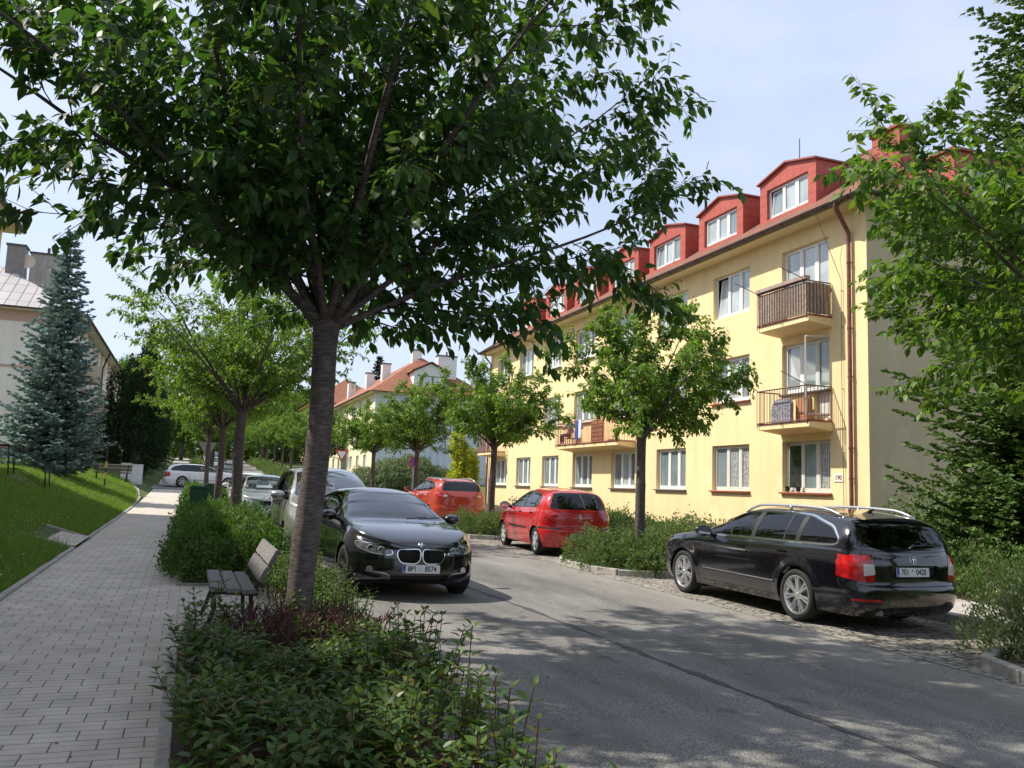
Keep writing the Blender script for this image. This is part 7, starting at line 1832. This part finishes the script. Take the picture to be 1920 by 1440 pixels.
# traffic signs
M_post = P('galvanised_post', (.36, .37, .38), .45, metal=.5)
def sign_post(t, h): MB().tube([(0, 0, -.1), (0, 0, h)], .03, 8).build('post', M_post, t)
t = thing('yield_sign', 'grey back of a triangular yield sign beside the path', 'traffic sign', (.72, 45, zg(45))); sign_post(t, 2.9)
tri = [(-.45, 2.78), (.45, 2.78), (0, 2.0)]
MB().prism(round_poly(tri, .06), -.045, -.035, 'y').build('sign_plate', M_post, t); MB().prism(round_poly(offset_poly(tri, -.005), .06), -.049, -.047, 'y').build('sign_face', P('sign_red', (.55, .02, .03), .4), t)
t.rotation_euler = (0, 0, R(165)); 
for c in t.children: pass
t = thing('yield_sign', 'red bordered yield triangle in front of the distant pale house', 'traffic sign', (10.0, 61.5, zg(61.5))); sign_post(t, 2.75)
tri = [(-.5, 2.85), (.5, 2.85), (0, 2.0)]
MB().prism(round_poly(tri, .06), -.045, -.035, 'y').build('sign_border', MATS['sign_red'], t); MB().prism(round_poly(offset_poly(tri, -.10), .03), -.048, -.046, 'y').build('sign_face', P('sign_white', (.8, .8, .78), .4), t)
t = thing('no_stopping_sign', 'round blue sign with red ring on a thin post beyond the orange SUV', 'traffic sign', (9.42, 38.0, zg(38)+.1)); sign_post(t, 2.45)
M = Matrix.Translation((0, -.05, 2.12)) @ Matrix.Rotation(R(90), 4, 'X')
MB().lathe([(0, .0), (.25, .0), (.25, .012), (0, .012)], 28, M).build('sign_border', MATS['sign_red'], t); MB().lathe([(0, .014), (.20, .014)], 28, M).build('sign_face', P('sign_blue', (.03, .08, .45), .4), t, fixn=False)
for a in (45, 135): MB().box(-.20, .20, -.02, .02, .0155, .018, M @ Matrix.Rotation(R(a), 4, 'Z')).build('sign_bar', MATS['sign_red'], t)
t.rotation_euler = (0, 0, R(-62+90-22))
# fallen leaves and litter along the kerbs
rg = np.random.default_rng(9); n = 900
X = np.concatenate([rg.normal(-1.8, .10, 260), rg.normal(6.95, .25, 320), rg.uniform(-1.9, 6.8, 320)]); Y = np.concatenate([rg.uniform(5, 30, 260), rg.uniform(5, 24, 320), rg.uniform(4, 20, 320)])
Z = np.array([zg(y) for y in Y])+.016; D = rg.normal(0, 1, (n, 3)); D[:, 2] *= .1; N_ = np.array([[0, 0, 1.0]]*n)+rg.normal(0, .2, (n, 3))
V, F = leaves(np.stack([X, Y, Z], 1), D, N_, rg.uniform(.012, .035, n), DIAM, DIAMQ); tag(np_mesh('fallen_leaves', V, F, P('dry_leaf', (.10, .06, .03), .9)), 'small brown fallen leaves scattered on the path and along the kerbs', 'leaves', kind='stuff')
# ---------------------------------------------------------------- person on the long balcony
def person(loc):
    t = thing('person', 'person with black hair in a grey blue patterned shirt on the long balcony', 'person', loc)
    def skin(name, J, E, rad_, mat, root=0, lv=2):
        me = bpy.data.meshes.new(name); me.from_pydata(J, E, []); o = link(bpy.data.objects.new(name, me), None)
        sk = o.modifiers.new('s', 'SKIN'); 
        for i, r in enumerate(rad_): me.skin_vertices[0].data[i].radius = (r, r) if not hasattr(r, '__len__') else r
        me.skin_vertices[0].data[root].use_root = True
        su = o.modifiers.new('u', 'SUBSURF'); su.levels = lv; su.render_levels = lv
        dg = bpy.context.evaluated_depsgraph_get(); m2 = bpy.data.meshes.new_from_object(o.evaluated_get(dg)); bpy.data.objects.remove(o)
        m2.name = name; m2.materials.clear(); m2.materials.append(mat); m2.polygons.foreach_set('use_smooth', [True]*len(m2.polygons))
        return link(bpy.data.objects.new(name, m2), t)
    ms = P('skin_tone', (.22, .12, .075), .6); mc = P('patterned_shirt', (.20, .23, .28), .9, noise=(16, .6), col2=(.07, .09, .14)); mtr = P('dark_trousers', (.04, .04, .05), .9)
    # seated, leaning forward onto the rail: x towards the street is negative
    J = [(.10,0,.50),(.06,0,.70),(.0,0,.92),(-.04,0,1.0),(-.07,0,1.08),(-.10,0,1.17),(-.11,0,1.25),
         (-.02,.17,.93),(-.14,.24,.72),(-.36,.16,.78),(-.43,.14,.80),(-.02,-.17,.93),(-.12,-.25,.70),(-.34,-.22,.78),(-.42,-.20,.80),
         (-.02,.10,.46),(-.36,.12,.44),(-.34,.12,.05),(-.44,.12,.03),(-.02,-.10,.46),(-.36,-.12,.44),(-.34,-.12,.05),(-.44,-.12,.03)]
    E = [(0,1),(1,2),(2,3),(3,4),(4,5),(5,6),(2,7),(7,8),(8,9),(9,10),(2,11),(11,12),(12,13),(13,14),(0,15),(15,16),(16,17),(17,18),(0,19),(19,20),(20,21),(21,22)]
    r_ = [.13,.13,.13,.055,.075,.092,.075,.060,.046,.036,.028,.060,.046,.036,.028,.085,.060,.042,.035,.085,.060,.042,.035]
    body = skin('body', J, E, r_, ms)
    skin('shirt', [(.10,0,.52),(.06,0,.70),(.0,0,.90),(-.02,0,.975),(-.02,.17,.93),(-.10,.225,.80),(-.02,-.17,.93),(-.09,-.23,.79)], [(0,1),(1,2),(2,3),(2,4),(4,5),(2,6),(6,7)], [.15,.145,.15,.07,.078,.068,.078,.068], mc)
    skin('trousers', [(.10,0,.50),(-.02,.10,.46),(-.36,.12,.44),(-.34,.12,.10),(-.02,-.10,.46),(-.36,-.12,.44),(-.34,-.12,.10)], [(0,1),(1,2),(2,3),(0,4),(4,5),(5,6)], [.145,.10,.075,.06,.10,.075,.06], mtr)
    # hair cap, ears, nose
    b = bmesh.new(); bmesh.ops.create_icosphere(b, subdivisions=3, radius=1)
    for v in list(b.verts):
        c = v.co.copy(); v.co = Vector((-.095+c.x*.105, c.y*.095, 1.20+c.z*.115+.015*math.sin(c.x*11)*math.cos(c.y*9)))
    bmesh.ops.delete(b, geom=[v for v in b.verts if v.co.z < 1.165 and v.co.x < -.08 or v.co.z < 1.12 or (v.co.x < -.165 and v.co.z < 1.235)], context='VERTS')
    m = MB(); m.bm(b); h = m.build('hair', P('black_hair', (.012, .010, .010), .7), t, smooth=True); md = h.modifiers.new('s', 'SOLIDIFY'); md.thickness = .012
    m = MB()
    for s in (1, -1): m.lathe([(0, 0), (.025, .0), (.022, .012), (0, .015)], 10, Matrix.Translation((-.095, s*.088, 1.15)) @ Matrix.Rotation(-s*R(90), 4, 'X'))
    m.tube([(-.185, 0, 1.18), (-.215, 0, 1.145)], [.010, .016], 6); m.build('ears_and_nose', ms, t, smooth=True)
    m = MB()
    for s in (1, -1): m.lathe([(0, .004), (.010, .002), (.012, -.002)], 8, Matrix.Translation((-.188, s*.034, 1.178)) @ Matrix.Rotation(R(-90), 4, 'Y'))
    m.build('eyes', M_pdark, t)
    # hands: palm, four fingers and a thumb folded over the rail
    for s, base in ((1, Vector((-.44, .14, .805))), (-1, Vector((-.43, -.20, .805)))):
        m = MB(); m.tube([base+Vector((.03, 0, -.005)), base+Vector((-.01, 0, .008)), base+Vector((-.05, 0, .012))], [.024, .034, .03], 8)
        for k in range(4):
            o_ = Vector((-.05, (k-1.5)*.018, .012)); L = (.060, .072, .068, .052)[k]; m.tube([base+o_, base+o_+Vector((-L*.5, 0, .004)), base+o_+Vector((-L*.85, 0, -.018)), base+o_+Vector((-L*.85, 0, -.04))], [.0095, .009, .008, .006], 6)
        m.tube([base+Vector((-.01, -s*.03, .0)), base+Vector((-.04, -s*.055, .0)), base+Vector((-.06, -s*.06, -.015))], [.011, .010, .008], 6); m.build('hand', ms, t, smooth=True)
    return t
pp_ = person((15.92, 35.45, 3.66))
t = thing('balcony_chair', 'small wooden chair under the person on the long balcony', 'chair', (16.02, 35.45, 3.652))
MB().rbox(-.22, .20, -.22, .22, .30, .345, .01).build('seat', MATS['cabinet_wood'], t)
for sx in (-1, 1):
    for sy in (-1, 1): MB().tube([(sx*.18, sy*.19, 0), (sx*.17, sy*.18, .30)], .016, 6).build('leg', MATS['cabinet_wood'], t)
